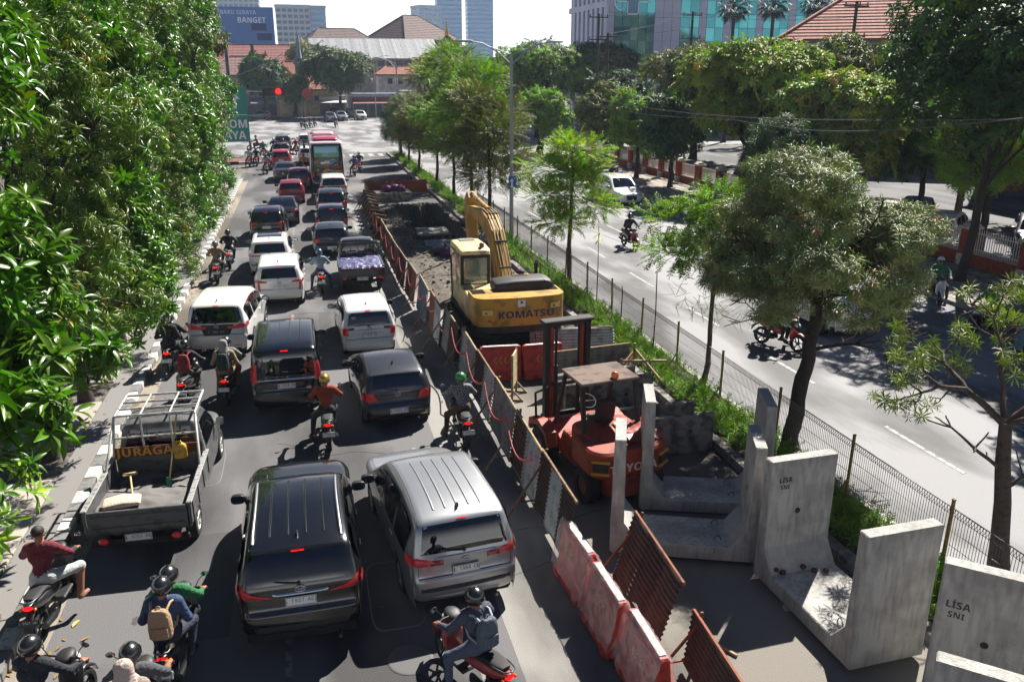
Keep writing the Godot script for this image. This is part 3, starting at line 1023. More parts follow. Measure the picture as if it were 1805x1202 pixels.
var hijab_mesh: ArrayMesh
func hijab() -> ArrayMesh:
	if hijab_mesh: return hijab_mesh
	var rows := []
	var pr := [[0.21, -0.17], [0.2, -0.12], [0.15, -0.05], [0.115, 0.02], [0.112, 0.09], [0.112, 0.15], [0.095, 0.2], [0.06, 0.23], [0.01, 0.24]]
	for p in pr:
		var row := PackedVector3Array()
		for j in 20:
			var an := -TAU * j / 20.0
			var w: float = p[0] * (1.0 + 0.05 * sin(an * 5.0 + p[1] * 30.0))
			var q := Vector3(cos(an) * w, p[1], sin(an) * w * 0.9 + 0.012)
			if p[1] > 0.0 and p[1] < 0.17 and q.z < -0.06: q.z = -0.06
			row.append(q)
		rows.append(row)
	var mb := MB.new()
	mb.sheet(rows, true)
	hijab_mesh = mb.mesh()
	return hijab_mesh

# o: pose, top, arm, legs, shin, shoe, head ("helmet", "full", "hijab", "hair"), hc helmet colour
func person(label: String, at: Vector3, turn: float, o: Dictionary, group := "") -> Node3D:
	var t := thing("person", label, "person", at, turn, group)
	var am := body(o.get("pose", "left_down"))
	var skin := M(Color("8a5a40"), 0.55)
	var b := part(t, "body", am)
	var cloth := func(h: String) -> StandardMaterial3D: return M(Color(h), 0.85, 0.0, "cloth", 3.0, 0.0, "folds")
	var ms := [skin, o.get("top_m", cloth.call(o.top)), skin if o.get("arm", "") == "skin" else cloth.call(o.get("arm", o.top)), cloth.call(o.legs), skin if o.get("shin", "") == "skin" else cloth.call(o.get("shin", o.legs)), M(Color(o.get("shoe", "2a2a2a")), 0.7), M(Color("17110e"), 0.4)]
	for i in 7: b.set_surface_override_material(i, ms[i])
	var nk: Vector3 = am.get_meta("neck")
	var hd: String = o.get("head", "helmet")
	var yaw: float = o.get("look", 0.0)
	if hd == "helmet" or hd == "full":
		var h := part(t, "helmet", helmet_shell(hd == "full"), M(Color(o.get("hc", "161718")), o.get("hr", 0.3), o.get("hm", 0.0), "", 1, 1.0))
		h.position = nk; h.rotation.y = yaw
		var v := part(h, "visor", visor(), M(Color("15181b"), 0.08))
		v.position = Vector3(0, 0.02 if hd == "full" else 0.0, 0)
		var st := MB.new()
		var pts := []
		for j in 15: pts.append(Vector3(0.129 * cos(PI * j / 14.0), 0.075, 0.153 * sin(PI * j / 14.0)))
		st.tube(pts, 0.006, 5)
		part(h, "trim", st, M(Color("0e0e0f"), 0.6))
	elif hd == "hijab":
		var h := part(t, "headscarf", hijab(), cloth.call(o.get("hc", "b9a79c")))
		h.position = nk; h.rotation.y = yaw
	else:
		var hb := MB.new()
		hb.ball(Vector3(0, 0.15, 0.012), Vector3(0.094, 0.093, 0.11), 14)
		var h := part(t, "hair", hb, M(Color("16110f"), 0.7))
		h.position = nk
	if o.has("scarf"):
		var h := part(t, "headscarf", hijab(), cloth.call(o.scarf))
		h.position = nk + Vector3(0, -0.02, 0.01)
		h.scale = Vector3(1.02, 0.8, 1.02)
	return t

func backpack(label: String, col: String, owner_t: Node3D, pose: String, straps := "") -> Node3D:
	var p: Vector3 = body(pose).get_meta("back")
	var t := thing("backpack", label, "backpack", owner_t.position + owner_t.basis * (p + Vector3(0, -0.24, 0.02)), owner_t.rotation.y)
	var c := M(Color(col), 0.8, 0, "cloth", 3.0, 0.0, "folds")
	var mb := MB.new()
	var xf := Transform3D(Basis(Vector3.RIGHT, -PI / 2), Vector3(0, 0, 0.1))
	mb.loft([[0.0, 0.0, 0.13, 0.07], [0.02, 0.0, 0.15, 0.085], [0.16, 0.01, 0.155, 0.1], [0.30, 0.01, 0.145, 0.095], [0.40, 0.0, 0.12, 0.075], [0.44, -0.01, 0.07, 0.04]], xf, 18, 3.2)
	part(t, "bag", mb, c)
	mb = MB.new()
	mb.loft([[0.03, 0.0, 0.1, 0.03], [0.05, 0.0, 0.12, 0.04], [0.18, 0.0, 0.12, 0.04], [0.2, 0.0, 0.1, 0.03]], Transform3D(Basis(Vector3.RIGHT, -PI / 2), Vector3(0, 0, 0.175)), 14, 3.5)
	part(t, "pocket", mb, c)
	for s in [-1.0, 1.0]:
		mb = MB.new()
		mb.tube([Vector3(s * 0.1, 0.4, 0.06), Vector3(s * 0.13, 0.45, -0.04), Vector3(s * 0.15, 0.41, -0.16), Vector3(s * 0.16, 0.25, -0.22), Vector3(s * 0.17, 0.1, -0.1), Vector3(s * 0.13, 0.06, 0.05)], 0.018, 6)
		part(t, "strap", mb, M(Color(straps if straps else col), 0.8))
	mb = MB.new()
	mb.tube([Vector3(-0.03, 0.42, 0.07), Vector3(-0.02, 0.47, 0.08), Vector3(0.02, 0.47, 0.08), Vector3(0.03, 0.42, 0.07)], 0.01, 6)
	part(t, "handle", mb, c)
	return t

# ---- scooters and motorcycles, forward -z, origin on the ground between the wheels
var moto_proto := {}
func mirror_of(called: String) -> Array:
	return []
func make_bike(kind: String, label: String) -> Node3D:
	var t := thing("motorcycle", label, "motorcycle")
	var pm := paint("7a1416")
	var dk := M(Color("1a1a1b"), 0.55)
	var seat_m := M(Color("141415"), 0.7, 0, "", 1, 0.0, "")
	var sp := kind == "sport"
	var wr := 0.29 if sp else 0.275
	for z in [-0.64, 0.62]:
		var w := node(t, "wheel", Vector3(0, wr, z))
		if not moto_proto.has("tyre"):
			var xf := Transform3D(Basis(Vector3.BACK, -PI / 2), Vector3.ZERO)
			var a := MB.new()
			a.lathe([[0.2, -0.045], [0.25, -0.052], [0.272, -0.035], [0.28, 0.0], [0.272, 0.035], [0.25, 0.052], [0.2, 0.045]], 26, xf)
			moto_proto.tyre = a.mesh()
			a = MB.new()
			a.lathe([[0.02, -0.03], [0.05, -0.035], [0.05, 0.035], [0.02, 0.03]], 12, xf)
			a.lathe([[0.185, -0.035], [0.205, -0.04], [0.205, 0.04], [0.185, 0.035], [0.185, -0.035]], 26, xf)
			for i in 5:
				var an := TAU * i / 5
				a.bar(Vector3(0, cos(an) * 0.03, sin(an) * 0.03), Vector3(0, cos(an) * 0.19, sin(an) * 0.19), 0.03, 0.025, 0.005, Vector3.RIGHT)
			moto_proto.rim = a.mesh()
		part(w, "tyre", moto_proto.tyre, M(Color("17171a"), 0.85))
		part(w, "rim", moto_proto.rim, M(Color("3c3d40"), 0.4, 0.8))
	var mb := MB.new()
	# rear body
	mb.loft([[-0.12, 0.52, 0.10, 0.10], [0.0, 0.58, 0.13, 0.13], [0.2, 0.62, 0.15, 0.13], [0.45, 0.66, 0.15, 0.12], [0.65, 0.70, 0.13, 0.10], [0.82, 0.75, 0.09, 0.06], [0.88, 0.77, 0.05, 0.03]], Transform3D.IDENTITY, 16, 2.4)
	part(t, "body_panel", mb, pm)
	mb = MB.new()
	mb.loft([[-0.1, 0.70, 0.06, 0.03], [-0.04, 0.735, 0.11, 0.05], [0.2, 0.75, 0.14, 0.05], [0.36, 0.765, 0.14, 0.05], [0.44, 0.80, 0.13, 0.05], [0.7, 0.83, 0.115, 0.04], [0.8, 0.84, 0.07, 0.02]], Transform3D.IDENTITY, 16, 2.8)
	part(t, "seat", mb, seat_m)
	mb = MB.new()
	if sp:
		mb.loft([[-0.45, 0.72, 0.08, 0.1], [-0.3, 0.74, 0.13, 0.13], [-0.1, 0.72, 0.12, 0.1], [0.0, 0.7, 0.08, 0.06]], Transform3D.IDENTITY, 14, 2.4)
		part(t, "fuel_tank", mb, pm)
		mb = MB.new()
		mb.box(Vector3(0, 0.42, -0.08), Vector3(0.26, 0.3, 0.4), 0.06)
		part(t, "engine", mb, M(Color("2c2d2f"), 0.5, 0.6))
	else:
		mb.xbox(Vector3(-0.15, 0.27, -0.40), Vector3(0.15, 0.33, 0.0), 0.02)
		part(t, "floorboard", mb, dk)
	mb = MB.new()
	mb.loft([[-0.62, 0.78, 0.05, 0.06], [-0.56, 0.76, 0.14, 0.12], [-0.5, 0.66, 0.17, 0.22], [-0.44, 0.58, 0.17, 0.26], [-0.40, 0.56, 0.14, 0.22]], Transform3D.IDENTITY, 16, 2.6)
	part(t, "front_shield", mb, pm)
	mb = MB.new()
	mb.loft([[-0.58, 0.98, 0.05, 0.03], [-0.52, 0.97, 0.11, 0.06], [-0.44, 0.96, 0.13, 0.07], [-0.36, 0.96, 0.1, 0.05], [-0.33, 0.96, 0.06, 0.02]], Transform3D.IDENTITY, 14, 2.4)
	part(t, "handlebar_cowl", mb, dk)
	mb = MB.new()
	mb.tube([Vector3(-0.36, 1.0, -0.34), Vector3(-0.22, 1.01, -0.38), Vector3(0, 0.97, -0.42), Vector3(0.22, 1.01, -0.38), Vector3(0.36, 1.0, -0.34)], 0.014, 8)
	mb.tube([Vector3(0, 0.95, -0.42), Vector3(0, 0.6, -0.52), Vector3(0, 0.5, -0.55)], 0.03, 8)
	for s in [-1.0, 1.0]: mb.tube([Vector3(s * 0.08, 0.5, -0.55), Vector3(s * 0.08, wr, -0.64)], 0.02, 8)
	part(t, "handlebar", mb, dk)
	for s in [-1.0, 1.0]:
		mb = MB.new()
		mb.tube([Vector3(s * 0.27, 1.005, -0.365), Vector3(s * 0.385, 1.0, -0.335)], 0.02, 8)
		part(t, "grip", mb, M(Color("101011"), 0.8))
		var mr := node(t, "mirror", Vector3(s * 0.2, 1.01, -0.39))
		mb = MB.new()
		mb.tube([Vector3.ZERO, Vector3(s * 0.06, 0.12, 0.01), Vector3(s * 0.13, 0.2, 0.02)], 0.007, 6)
		part(mr, "stalk", mb, dk)
		mb = MB.new()
		mb.ball(Vector3(s * 0.16, 0.22, 0.015), Vector3(0.06, 0.042, 0.014), 14)
		part(mr, "housing", mb, dk)
		mb = MB.new()
		mb.ball(Vector3(s * 0.16, 0.22, 0.026), Vector3(0.053, 0.036, 0.006), 14)
		part(mr, "glass", mb, M(Color("9aa3ab"), 0.03, 1.0))
		mb = MB.new()
		mb.ball(Vector3(s * 0.1, 0.72, 0.86), Vector3(0.025, 0.025, 0.035), 8)
		part(t, "indicator", mb, M(Color("c46a12"), 0.2, 0, "", 1, 1.0))
	mb = MB.new()
	mb.loft([[-0.98, wr + 0.06, 0.03, 0.02], [-0.9, wr + 0.2, 0.06, 0.03], [-0.72, wr + 0.31, 0.065, 0.035], [-0.5, wr + 0.28, 0.06, 0.03], [-0.4, wr + 0.18, 0.05, 0.02]], Transform3D.IDENTITY, 12, 2.4)
	part(t, "front_mudguard", mb, pm)
	mb = MB.new()
	mb.loft([[-0.66, 0.84, 0.04, 0.03], [-0.6, 0.85, 0.1, 0.06], [-0.54, 0.86, 0.11, 0.07]], Transform3D.IDENTITY, 12, 2.4)
	part(t, "headlight", mb, M(Color("c9ccd0"), 0.08, 0.1, "", 1, 1.0))
	mb = MB.new()
	mb.ball(Vector3(0, 0.745, 0.87), Vector3(0.075, 0.04, 0.035), 12)
	part(t, "tail_light", mb, tail_lit)
	mb = MB.new()
	mb.loft([[0.72, 0.66, 0.06, 0.03], [0.86, 0.58, 0.06, 0.03], [0.97, 0.46, 0.065, 0.025], [1.0, 0.4, 0.06, 0.015]], Transform3D.IDENTITY, 12, 3.0)
	part(t, "rear_mudguard", mb, dk)
	mb = MB.new()
	mb.tube([Vector3(0.12, 0.3, 0.1), Vector3(0.15, 0.28, 0.3), Vector3(0.17, 0.33, 0.5), Vector3(0.175, 0.39, 0.82)], [0.02, 0.03, 0.055, 0.05], 12)
	part(t, "exhaust", mb, M(Color("3a3a3c"), 0.35, 0.8))
	mb = MB.new()
	mb.box(Vector3(-0.1, 0.32, 0.36), Vector3(0.09, 0.16, 0.5), 0.04)
	mb.tube([Vector3(-0.11, 0.3, 0.6), Vector3(-0.12, 0.62, 0.55)], 0.03, 8)
	part(t, "engine_case", mb, M(Color("2c2d2f"), 0.5, 0.5))
	mb = MB.new()
	for s in [-1.0, 1.0]: mb.tube([Vector3(s * 0.1, 0.8, 0.5), Vector3(s * 0.12, 0.84, 0.7), Vector3(s * 0.09, 0.86, 0.88), Vector3(0, 0.86, 0.92)], 0.012, 6)
	part(t, "grab_rail", mb, M(Color("55585b"), 0.4, 0.8))
	return t

var bike0: Node3D
var plate_no := 0
func bike(label: String, at: Vector3, turn: float, col: String, plate_s := "", white := true, group := "") -> Node3D:
	var t: Node3D
	if bike0 == null:
		bike0 = make_bike("scooter", label)
		t = bike0
		t.position = at
		t.rotation.y = turn
		if group: t.set_meta("group", group)
	else:
		t = copy(bike0, label, at, turn, group)
	for n in t.get_children():
		var nm := String(n.name)
		if nm in ["body_panel", "front_shield", "front_mudguard"]: n.material_override = paint(col)
		if nm.begins_with("number_plate") or nm == "plate": n.free()
	if plate_s: plate(t, Vector3(0, 0.54, 0.95), plate_s, 0.27, 0.11, -0.35, white)
	else:
		var mb := MB.new()
		mb.box(Vector3(0, 0.54, 0.95), Vector3(0.27, 0.11, 0.01), 0.003, Basis(Vector3.RIGHT, -0.35))
		part(t, "plate", mb, M(Color("d5d5d0"), 0.5) if white else black)
	return t

# ---- roads, pavements, median
func uv_sheet(x0: float, x1: float, z0: float, z1: float, y: float, step := 4.0, wav := 0.0) -> MB:
	var mb := MB.new()
	var nx := maxi(1, int(ceil((x1 - x0) / step)))
	var nz := maxi(1, int(ceil((z1 - z0) / step)))
	var rows := []
	for i in nz + 1:
		var row := PackedVector3Array()
		for j in nx + 1:
			var x := lerpf(x0, x1, float(j) / nx)
			var z := lerpf(z0, z1, float(i) / nz)
			row.append(Vector3(x, y, z))
			mb.uv.append(Vector2(x, z) * 0.25)
		rows.append(row)
	mb.sheet(rows, false, true)
	return mb

func join(list: Array) -> MB:
	var r := MB.new()
	for m in list:
		var k := r.v.size()
		r.v.append_array(m.v); r.n.append_array(m.n); r.uv.append_array(m.uv)
		for i in m.ix: r.ix.append(i + k)
	return r

func asphalt(col: Color, rough := 0.85) -> StandardMaterial3D:
	var m := StandardMaterial3D.new()
	m.albedo_color = col
	m.albedo_texture = T["speck"]
	m.uv1_triplanar = true
	m.uv1_world_triplanar = true
	m.uv1_scale = Vector3.ONE * 0.55
	m.roughness = rough
	m.normal_enabled = true
	m.normal_texture = T["grain_n"]
	m.normal_scale = 0.18
	m.detail_enabled = true
	m.detail_blend_mode = BaseMaterial3D.BLEND_MODE_MUL
	m.detail_uv_layer = BaseMaterial3D.DETAIL_UV_2
	m.uv2_triplanar = true
	m.uv2_world_triplanar = true
	m.uv2_scale = Vector3(0.06, 0.06, 0.023)
	m.detail_albedo = T["stain"]
	return m

const TR := [4.55, 8.72, -54.0, -29.5]    # the trench: x0, x1, z0, z1
func blocks(called: String, x0: float, x1: float, z0: float, z1: float, len: float, y1: float, ms: Array, wear := 0.006) -> void:
	# a kerb of separate blocks
	var k := Node3D.new()
	k.name = numbered(called)
	add_child(k)
	k.set_meta("kind", "structure")
	var var_m := []
	for i in 6:
		var mb := MB.new()
		var w := x1 - x0
		var sl := 0.035
		var pf := PackedVector2Array([Vector2(-w / 2, -0.05), Vector2(w / 2, -0.05), Vector2(w / 2, y1 - 0.02), Vector2(w / 2 - 0.02, y1 + rng.randf_range(-wear, wear)), Vector2(-w / 2 + 0.02, y1 + rng.randf_range(-wear, wear)), Vector2(-w / 2, y1 - 0.02)])
		mb.extrude(pf, -len / 2 + 0.008, len / 2 - 0.008, Transform3D.IDENTITY, 0.012)
		var_m.append(mb.mesh())
	var n := int((z1 - z0) / len)
	for i in n:
		var o := part(k, "kerb_block", var_m[rng.randi() % 6], ms[i % ms.size()])
		o.position = Vector3((x0 + x1) / 2 + rng.randf_range(-wear, wear), 0, z1 - (i + 0.5) * len)
		o.rotation.y = rng.randf_range(-0.006, 0.006)

func build_roads() -> void:
	var gm := M(Color("6f6a60"), 0.95, 0, "blotch", 0.2)
	var g := []
	for r in [[-900, TR[0], -1500, 60], [TR[1], 900, -1500, 60], [TR[0], TR[1], -1500, TR[2]], [TR[0], TR[1], TR[3], 60]]:
		g.append(uv_sheet(r[0], r[1], r[2], r[3], -0.03, 400.0))
	struct("ground", join(g), gm)
	var am := asphalt(Color("666566"))
	var rd := []
	for r in [[-4.72, TR[0], -92.0, 8.0], [TR[0], 8.76, -92.0, TR[2]], [TR[0], 8.76, TR[3], 8.0]]:
		rd.append(uv_sheet(r[0], r[1], r[2], r[3], 0.0, 2.0))
	struct("road", join(rd), am)
	struct("road", uv_sheet(10.42, 23.2, -92.0, 12.0, 0.0, 3.0), asphalt(Color("8c8c8e"), 0.8))
	# crossing and the road beyond
	struct("crossing_road", uv_sheet(-60, 62, -158.0, -92.0, 0.0, 4.0), asphalt(Color("8f8f90"), 0.75))
	# faded lane marks
	var wm := M(Color("929290"), 0.8, 0, "worn", 0.8)
	var k := 0
	for x in [13.45, 16.55, 19.8]:
		var z := -2.0
		while z > -88:
			var o := pbox(self, numbered("lane_mark"), Vector3(x - 0.06, 0.001, z - 2.6), Vector3(x + 0.06, 0.005, z), wm)
			o.set_meta("kind", "structure")
			z -= 5.6
			k += 1
	for x in [-0.75, 2.0]:
		var z := -3.0
		while z > -90:
			var o := pbox(self, numbered("lane_mark"), Vector3(x - 0.05, 0.001, z - 2.4), Vector3(x + 0.05, 0.005, z), M(Color("767674"), 0.85, 0, "worn", 0.9))
			o.set_meta("kind", "structure")
			z -= 6.0
	for sd in [[-4.2, 8.0], [10.9, 22.8]]:
		var x: float = sd[0]
		while x < sd[1]:
			var o := pbox(self, numbered("crosswalk_bar"), Vector3(x, 0.001, -90.5), Vector3(x + 0.5, 0.005, -87.6), wm)
			o.set_meta("kind", "structure")
			x += 1.0
	# gutter strip of dust and leaf litter along the left kerb
	struct("gutter", uv_sheet(-4.74, -4.32, -70, 8, 0.004, 1.0), asphalt(Color("938b7e"), 0.95))
	struct("works_floor", uv_sheet(4.5, 8.74, TR[3] + 0.0, 4.0, 0.004, 1.0), asphalt(Color("7d786f"), 0.92))
	struct("dusty_strip", uv_sheet(2.55, 4.5, -60, TR[3] + 22, 0.003, 1.0), asphalt(Color("8f8d88"), 0.9))
	# left kerb, painted in turn
	var wk := M(Color("b9b7b0"), 0.85, 0, "worn", 1.1)
	var bk := M(Color("6b6b69"), 0.85, 0, "worn", 1.3)
	blocks("painted_kerb", -4.98, -4.72, -70, 4, 0.56, 0.17, [wk, bk])
	blocks("median_kerb", 8.74, 8.98, -90, 4, 1.0, 0.17, [M(Color("7c7974"), 0.9, 0, "worn", 1.0), M(Color("6f6c68"), 0.9, 0, "worn", 1.2)], 0.015)
	blocks("median_kerb", 10.24, 10.44, -90, 4, 1.0, 0.16, [M(Color("a3a19b"), 0.9, 0, "worn", 1.0)])
	blocks("pavement_kerb", 23.2, 23.45, -90, 4, 1.0, 0.15, [M(Color("8f8c85"), 0.9, 0, "worn", 1.0)])
	# left pavement: dark band by the kerb, pebble slabs behind it
	struct("pavement", uv_sheet(-5.5, -4.98, -72, 6, 0.15, 2.0), M(Color("7e7c79"), 0.92, 0, "speck", 0.5))
	struct("pavement", uv_sheet(-13.0, -5.5, -72, 6, 0.11, 3.0), M(Color("6c665c"), 0.95, 0, "blotch", 0.4))
	var sl := []
	for i in 4:
		var mb := MB.new()
		mb.xbox(Vector3(-0.72, 0.08, -0.72), Vector3(0.72, 0.152 + 0.002 * i, 0.72), 0.012)
		sl.append(mb.mesh())
	var pv := Node3D.new(); pv.name = "pavement_slabs"; add_child(pv); pv.set_meta("kind", "structure")
	for i in 46:
		for j in 3:
			if j == 0 and (absf(-2.0 - i * 1.47 + 18.6) < 0.8 or absf(-2.0 - i * 1.47 + 22.0) < 0.8): continue
			var o := part(pv, "slab", sl[rng.randi() % 4], M(Color(["a49d92", "9c958a", "aaa398"][rng.randi() % 3]), 0.92, 0, "speck", 0.8))
			o.position = Vector3(-6.25 - j * 1.47, 0, -2.0 - i * 1.47)
	# right pavement
	struct("pavement", uv_sheet(23.45, 27.9, -90, 6, 0.14, 3.0), M(Color("a39b8e"), 0.92, 0, "blotch", 0.3))
	struct("car_park", uv_sheet(28.9, 70, -90, 6, 0.02, 4.0), asphalt(Color("5a5a5c")))
	# median soil
	struct("median_soil", uv_sheet(8.98, 10.24, -90, 4, 0.12, 1.0), M(Color("4a3d2f"), 0.98, 0, "blotch", 1.0))
	# covers, patches, litter
	var pm := asphalt(Color("575758"))
	for q in [[-2.2, -13.0, 1.1, 3.2], [0.6, -27.5, 0.9, 4.0], [3.0, -20.5, 0.7, 2.4], [-0.2, -36.0, 1.3, 2.6], [-3.4, -29.5, 0.8, 3.0], [1.9, -8.6, 1.0, 1.6]]:
		var o := struct("road_patch", uv_sheet(q[0] - q[2] / 2, q[0] + q[2] / 2, q[1] - q[3] / 2, q[1] + q[3] / 2, 0.002, 1.0), pm)
		o.rotation.y = 0.0
	for q in [[0.95, -11.9, 0.42, 0.95], [-2.6, -17.5, 0.4, 0.9], [2.6, -15.6, 0.4, 0.9]]:
		var lb := MB.new()
		var pts := []
		for i in 33:
			var an := TAU * i / 32.0
			pts.append(Vector3(q[0] + signf(cos(an)) * pow(absf(cos(an)), 0.35) * q[2], 0.003, q[1] + signf(sin(an)) * pow(absf(sin(an)), 0.35) * q[3]))
		for i in 32: lb.bar(pts[i], pts[i + 1], 0.02, 0.004)
		struct("detector_loop", lb, M(Color("6c6c6b"), 0.9))
	var oil := MB.new()
	for i in 60:
		var c := Vector3([-3.0, -0.6, 1.7][i % 3] + rng.randfn() * 0.45, 0.0035, rng.randf_range(-55, -6))
		var s := 0.05 + 0.3 * pow(rng.randf(), 3.0)
		var ring := []
		for j in 12: ring.append(c + Vector3(cos(TAU * j / 12.0), 0, sin(TAU * j / 12.0) * 1.5) * s * rng.randf_range(0.6, 1.15))
		for j in 12: oil.tri(c, ring[(j + 1) % 12], ring[j])
	var os := struct("oil_stains", oil, asphalt(Color("484747"), 0.55))
	os.set_meta("kind", "stuff")
	tag(os, "dark oil drips along the middle of the lanes", "oil stain")
	var crk := FastNoiseLite.new(); crk.seed = 31; crk.frequency = 0.5
	for i in 12:
		var cb := MB.new()
		var p := Vector3(rng.randf_range(-4.0, 3.2), 0.003, rng.randf_range(-40.0, -7.0))
		var an := rng.randf_range(-0.5, 0.5) + (PI / 2 if i % 3 == 0 else 0.0)
		for j in 14:
			var nx := p + Vector3(sin(an), 0, -cos(an)) * 0.22
			cb.bar(p, nx, rng.randf_range(0.008, 0.022), 0.003)
			p = nx
			an += rng.randf_range(-0.5, 0.5)
		struct("road_crack", cb, M(Color("3a3a3b"), 0.95))
	var lf := MB.new()
	lf.sheet([PackedVector3Array([Vector3(-0.004, 0, 0.05), Vector3(0, 0.006, 0.05), Vector3(0.004, 0, 0.05)]), PackedVector3Array([Vector3(-0.022, 0.008, 0), Vector3(0, 0.0, 0), Vector3(0.022, 0.012, 0)]), PackedVector3Array([Vector3(-0.003, 0.004, -0.06), Vector3(0, 0.008, -0.06), Vector3(0.003, 0.004, -0.06)])], false)
	var xs := []
	var cs := PackedColorArray()
	for i in 900:
		var x := -4.7 + 0.75 * pow(rng.randf(), 2.5) if rng.randf() < 0.6 else rng.randf_range(-7.5, -5.0)
		if rng.randf() < 0.12: x = rng.randf_range(-4.0, 8.0)
		var z := rng.randf_range(-60, -6)
		if x > TR[0] - 0.2 and z < TR[3] + 0.2 and z > TR[2]: continue
		xs.append(Transform3D(Basis(Vector3.UP, rng.randf() * TAU).scaled(Vector3.ONE * rng.randf_range(0.5, 1.4)), Vector3(x, 0.012 if x > -4.7 else 0.165, z)))
		var v := rng.randf_range(0.5, 1.1)
		cs.append(Color(v, v * rng.randf_range(0.7, 0.95), v * 0.5))
	var lm := M(Color("8a7448"), 0.8); lm.vertex_color_use_as_albedo = true
	var lit := multi(self, "leaf_litter", lf.mesh(), xs, lm, cs)
	tag(lit, "dry brown leaves scattered along the gutter and pavement", "leaves")
	lit.set_meta("kind", "stuff")
	var mc := MB.new()
	mc.lathe([[0.34, -0.01], [0.34, 0.006], [0.3, 0.008], [0.001, 0.008]], 24, Transform3D(Basis.IDENTITY, Vector3(1.0, 0, -10.2)))
	tag(part(self, "manhole_cover", mc, M(Color("5a5a5a"), 0.7, 0.3, "speck", 2.0)), "round iron manhole cover in the asphalt between two large cars", "manhole cover")

func trench_h(x: float, z: float, ns: FastNoiseLite) -> float:
	var ux := minf(x - TR[0], TR[1] - x)
	var uz := minf(z - TR[2], TR[3] - z)
	var nz := ns.get_noise_2d(x * 9.0, z * 9.0)
	var n2 := ns.get_noise_2d(x * 40.0 + 50.0, z * 40.0)
	var lo := 1.0 + 0.5 * nz + (0.9 if z > -36.5 else 0.0)
	if x < 6.6: ux = x - TR[0]
	var dl := smoothstep(lo, lo + 0.2, x - TR[0] + 0.1 * n2)
	var dr := smoothstep(0.5 + 0.2 * nz, 0.75 + 0.3 * nz, TR[1] - x)
	var dz := smoothstep(1.0, 1.3, uz + nz * 0.5)
	var d := dl * dr * dz
	var edge := smoothstep(0.0, 0.5, minf(minf(x - TR[0], TR[1] - x), uz))
	var depth := 1.9
	if z > -40.5 and z < -36.2: depth = 1.05
	return -0.004 + edge * (0.10 + 0.16 * maxf(0.0, nz) + 0.05 * n2) * (1.0 - d) - d * (depth + 0.12 * n2 + 0.1 * nz)

func build_trench() -> void:
	var ns := FastNoiseLite.new()
	ns.seed = 7; ns.frequency = 0.06; ns.fractal_octaves = 4
	var rows := []
	var nx := 56; var nz := 220
	for i in nz + 1:
		var row := PackedVector3Array()
		for j in nx + 1:
			var x := lerpf(TR[0], TR[1], float(j) / nx)
			var z := lerpf(TR[2], TR[3], float(i) / nz)
			row.append(Vector3(x, trench_h(x, z, ns), z))
		rows.append(row)
	var mb := MB.new()
	mb.sheet(rows, false, true)
	struct("dug_trench", mb, M(Color("6b6358"), 0.97, 0, "blotch", 0.9, 0.0, "grain_n"))
	# precast channel pieces already lowered into the trench
	var con := M(Color("9b9890"), 0.9, 0, "worn", 0.7, 0.0, "grain_n")
	for z in [-38.4, -42.6, -46.4]:
		mb = MB.new()
		mb.extrude(PackedVector2Array([Vector2(-1.1, 0), Vector2(1.1, 0), Vector2(1.1, 1.0), Vector2(0.95, 1.0), Vector2(0.95, 0.15), Vector2(-0.95, 0.15), Vector2(-0.95, 1.0), Vector2(-1.1, 1.0)]), -1.1, 1.1, Transform3D.IDENTITY, 0.015)
		var l := MB.new()
		l.xbox(Vector3(-1.12, 1.003, -1.1), Vector3(1.12, 1.11, 1.1), 0.02)
		var t := thing("covered_channel", "concrete drain channel with flat lid lying in the %s of the trench" % {-38.4: "near part", -42.6: "middle", -46.4: "far part"}[z], "drain channel", Vector3(6.75, -1.45, z), 0.02)
		part(t, "channel", mb, con)
		part(t, "lid", l, con)
	mb = MB.new()
	rows = []
	for i in 13:
		var row := PackedVector3Array()
		for j in 9:
			var x := lerpf(6.6, 8.1, j / 8.0); var z := lerpf(-36.3, -31.6, i / 12.0)
			row.append(Vector3(x, -1.3 + 0.01 * ns.get_noise_2d(x * 90, z * 90), z))
		rows.append(row)
	mb.sheet(rows, false, true)
	struct("trench_water", mb, M(Color("5c5a52"), 0.12))
	# clods along the edge, too many to count
	var clod := MB.new()
	clod.ball(Vector3.ZERO, Vector3(0.5, 0.36, 0.44), 8)
	for i in clod.v.size(): clod.v[i] *= 1.0 + 0.3 * ns.get_noise_3d(clod.v[i].x * 60, clod.v[i].y * 60, clod.v[i].z * 60)
	var xs := []
	for i in 700:
		var x := rng.randf_range(TR[0] + 0.1, TR[1] - 0.1); var z := rng.randf_range(TR[2] + 0.3, TR[3] - 0.2)
		var h := trench_h(x, z, ns)
		if h < -0.9 and rng.randf() < 0.7: continue
		var s := 0.04 + 0.16 * pow(rng.randf(), 3.0)
		xs.append(Transform3D(Basis.from_euler(Vector3(rng.randf() * 6, rng.randf() * 6, rng.randf() * 6)).scaled(Vector3.ONE * s), Vector3(x, h + s * 0.15, z)))
	multi(self, "soil_clods", clod.mesh(), xs, M(Color("665d52"), 0.98, 0, "blotch", 2.0)).set_meta("kind", "stuff")
	var cl := get_node("soil_clods")
	tag(cl, "grey brown clods of dug soil along the trench", "soil")

func multi(parent: Node, called: String, mesh: Mesh, xs: Array, m: Material, cols := PackedColorArray()) -> MultiMeshInstance3D:
	var mm := MultiMesh.new()
	mm.transform_format = MultiMesh.TRANSFORM_3D
	mm.use_colors = cols.size() > 0
	mm.mesh = mesh
	mm.instance_count = xs.size()
	for i in xs.size():
		mm.set_instance_transform(i, xs[i])
		if cols.size() > 0: mm.set_instance_color(i, cols[i])
	var o := MultiMeshInstance3D.new()
	o.name = called
	o.multimesh = mm
	o.material_override = m
	parent.add_child(o, true)
	return o

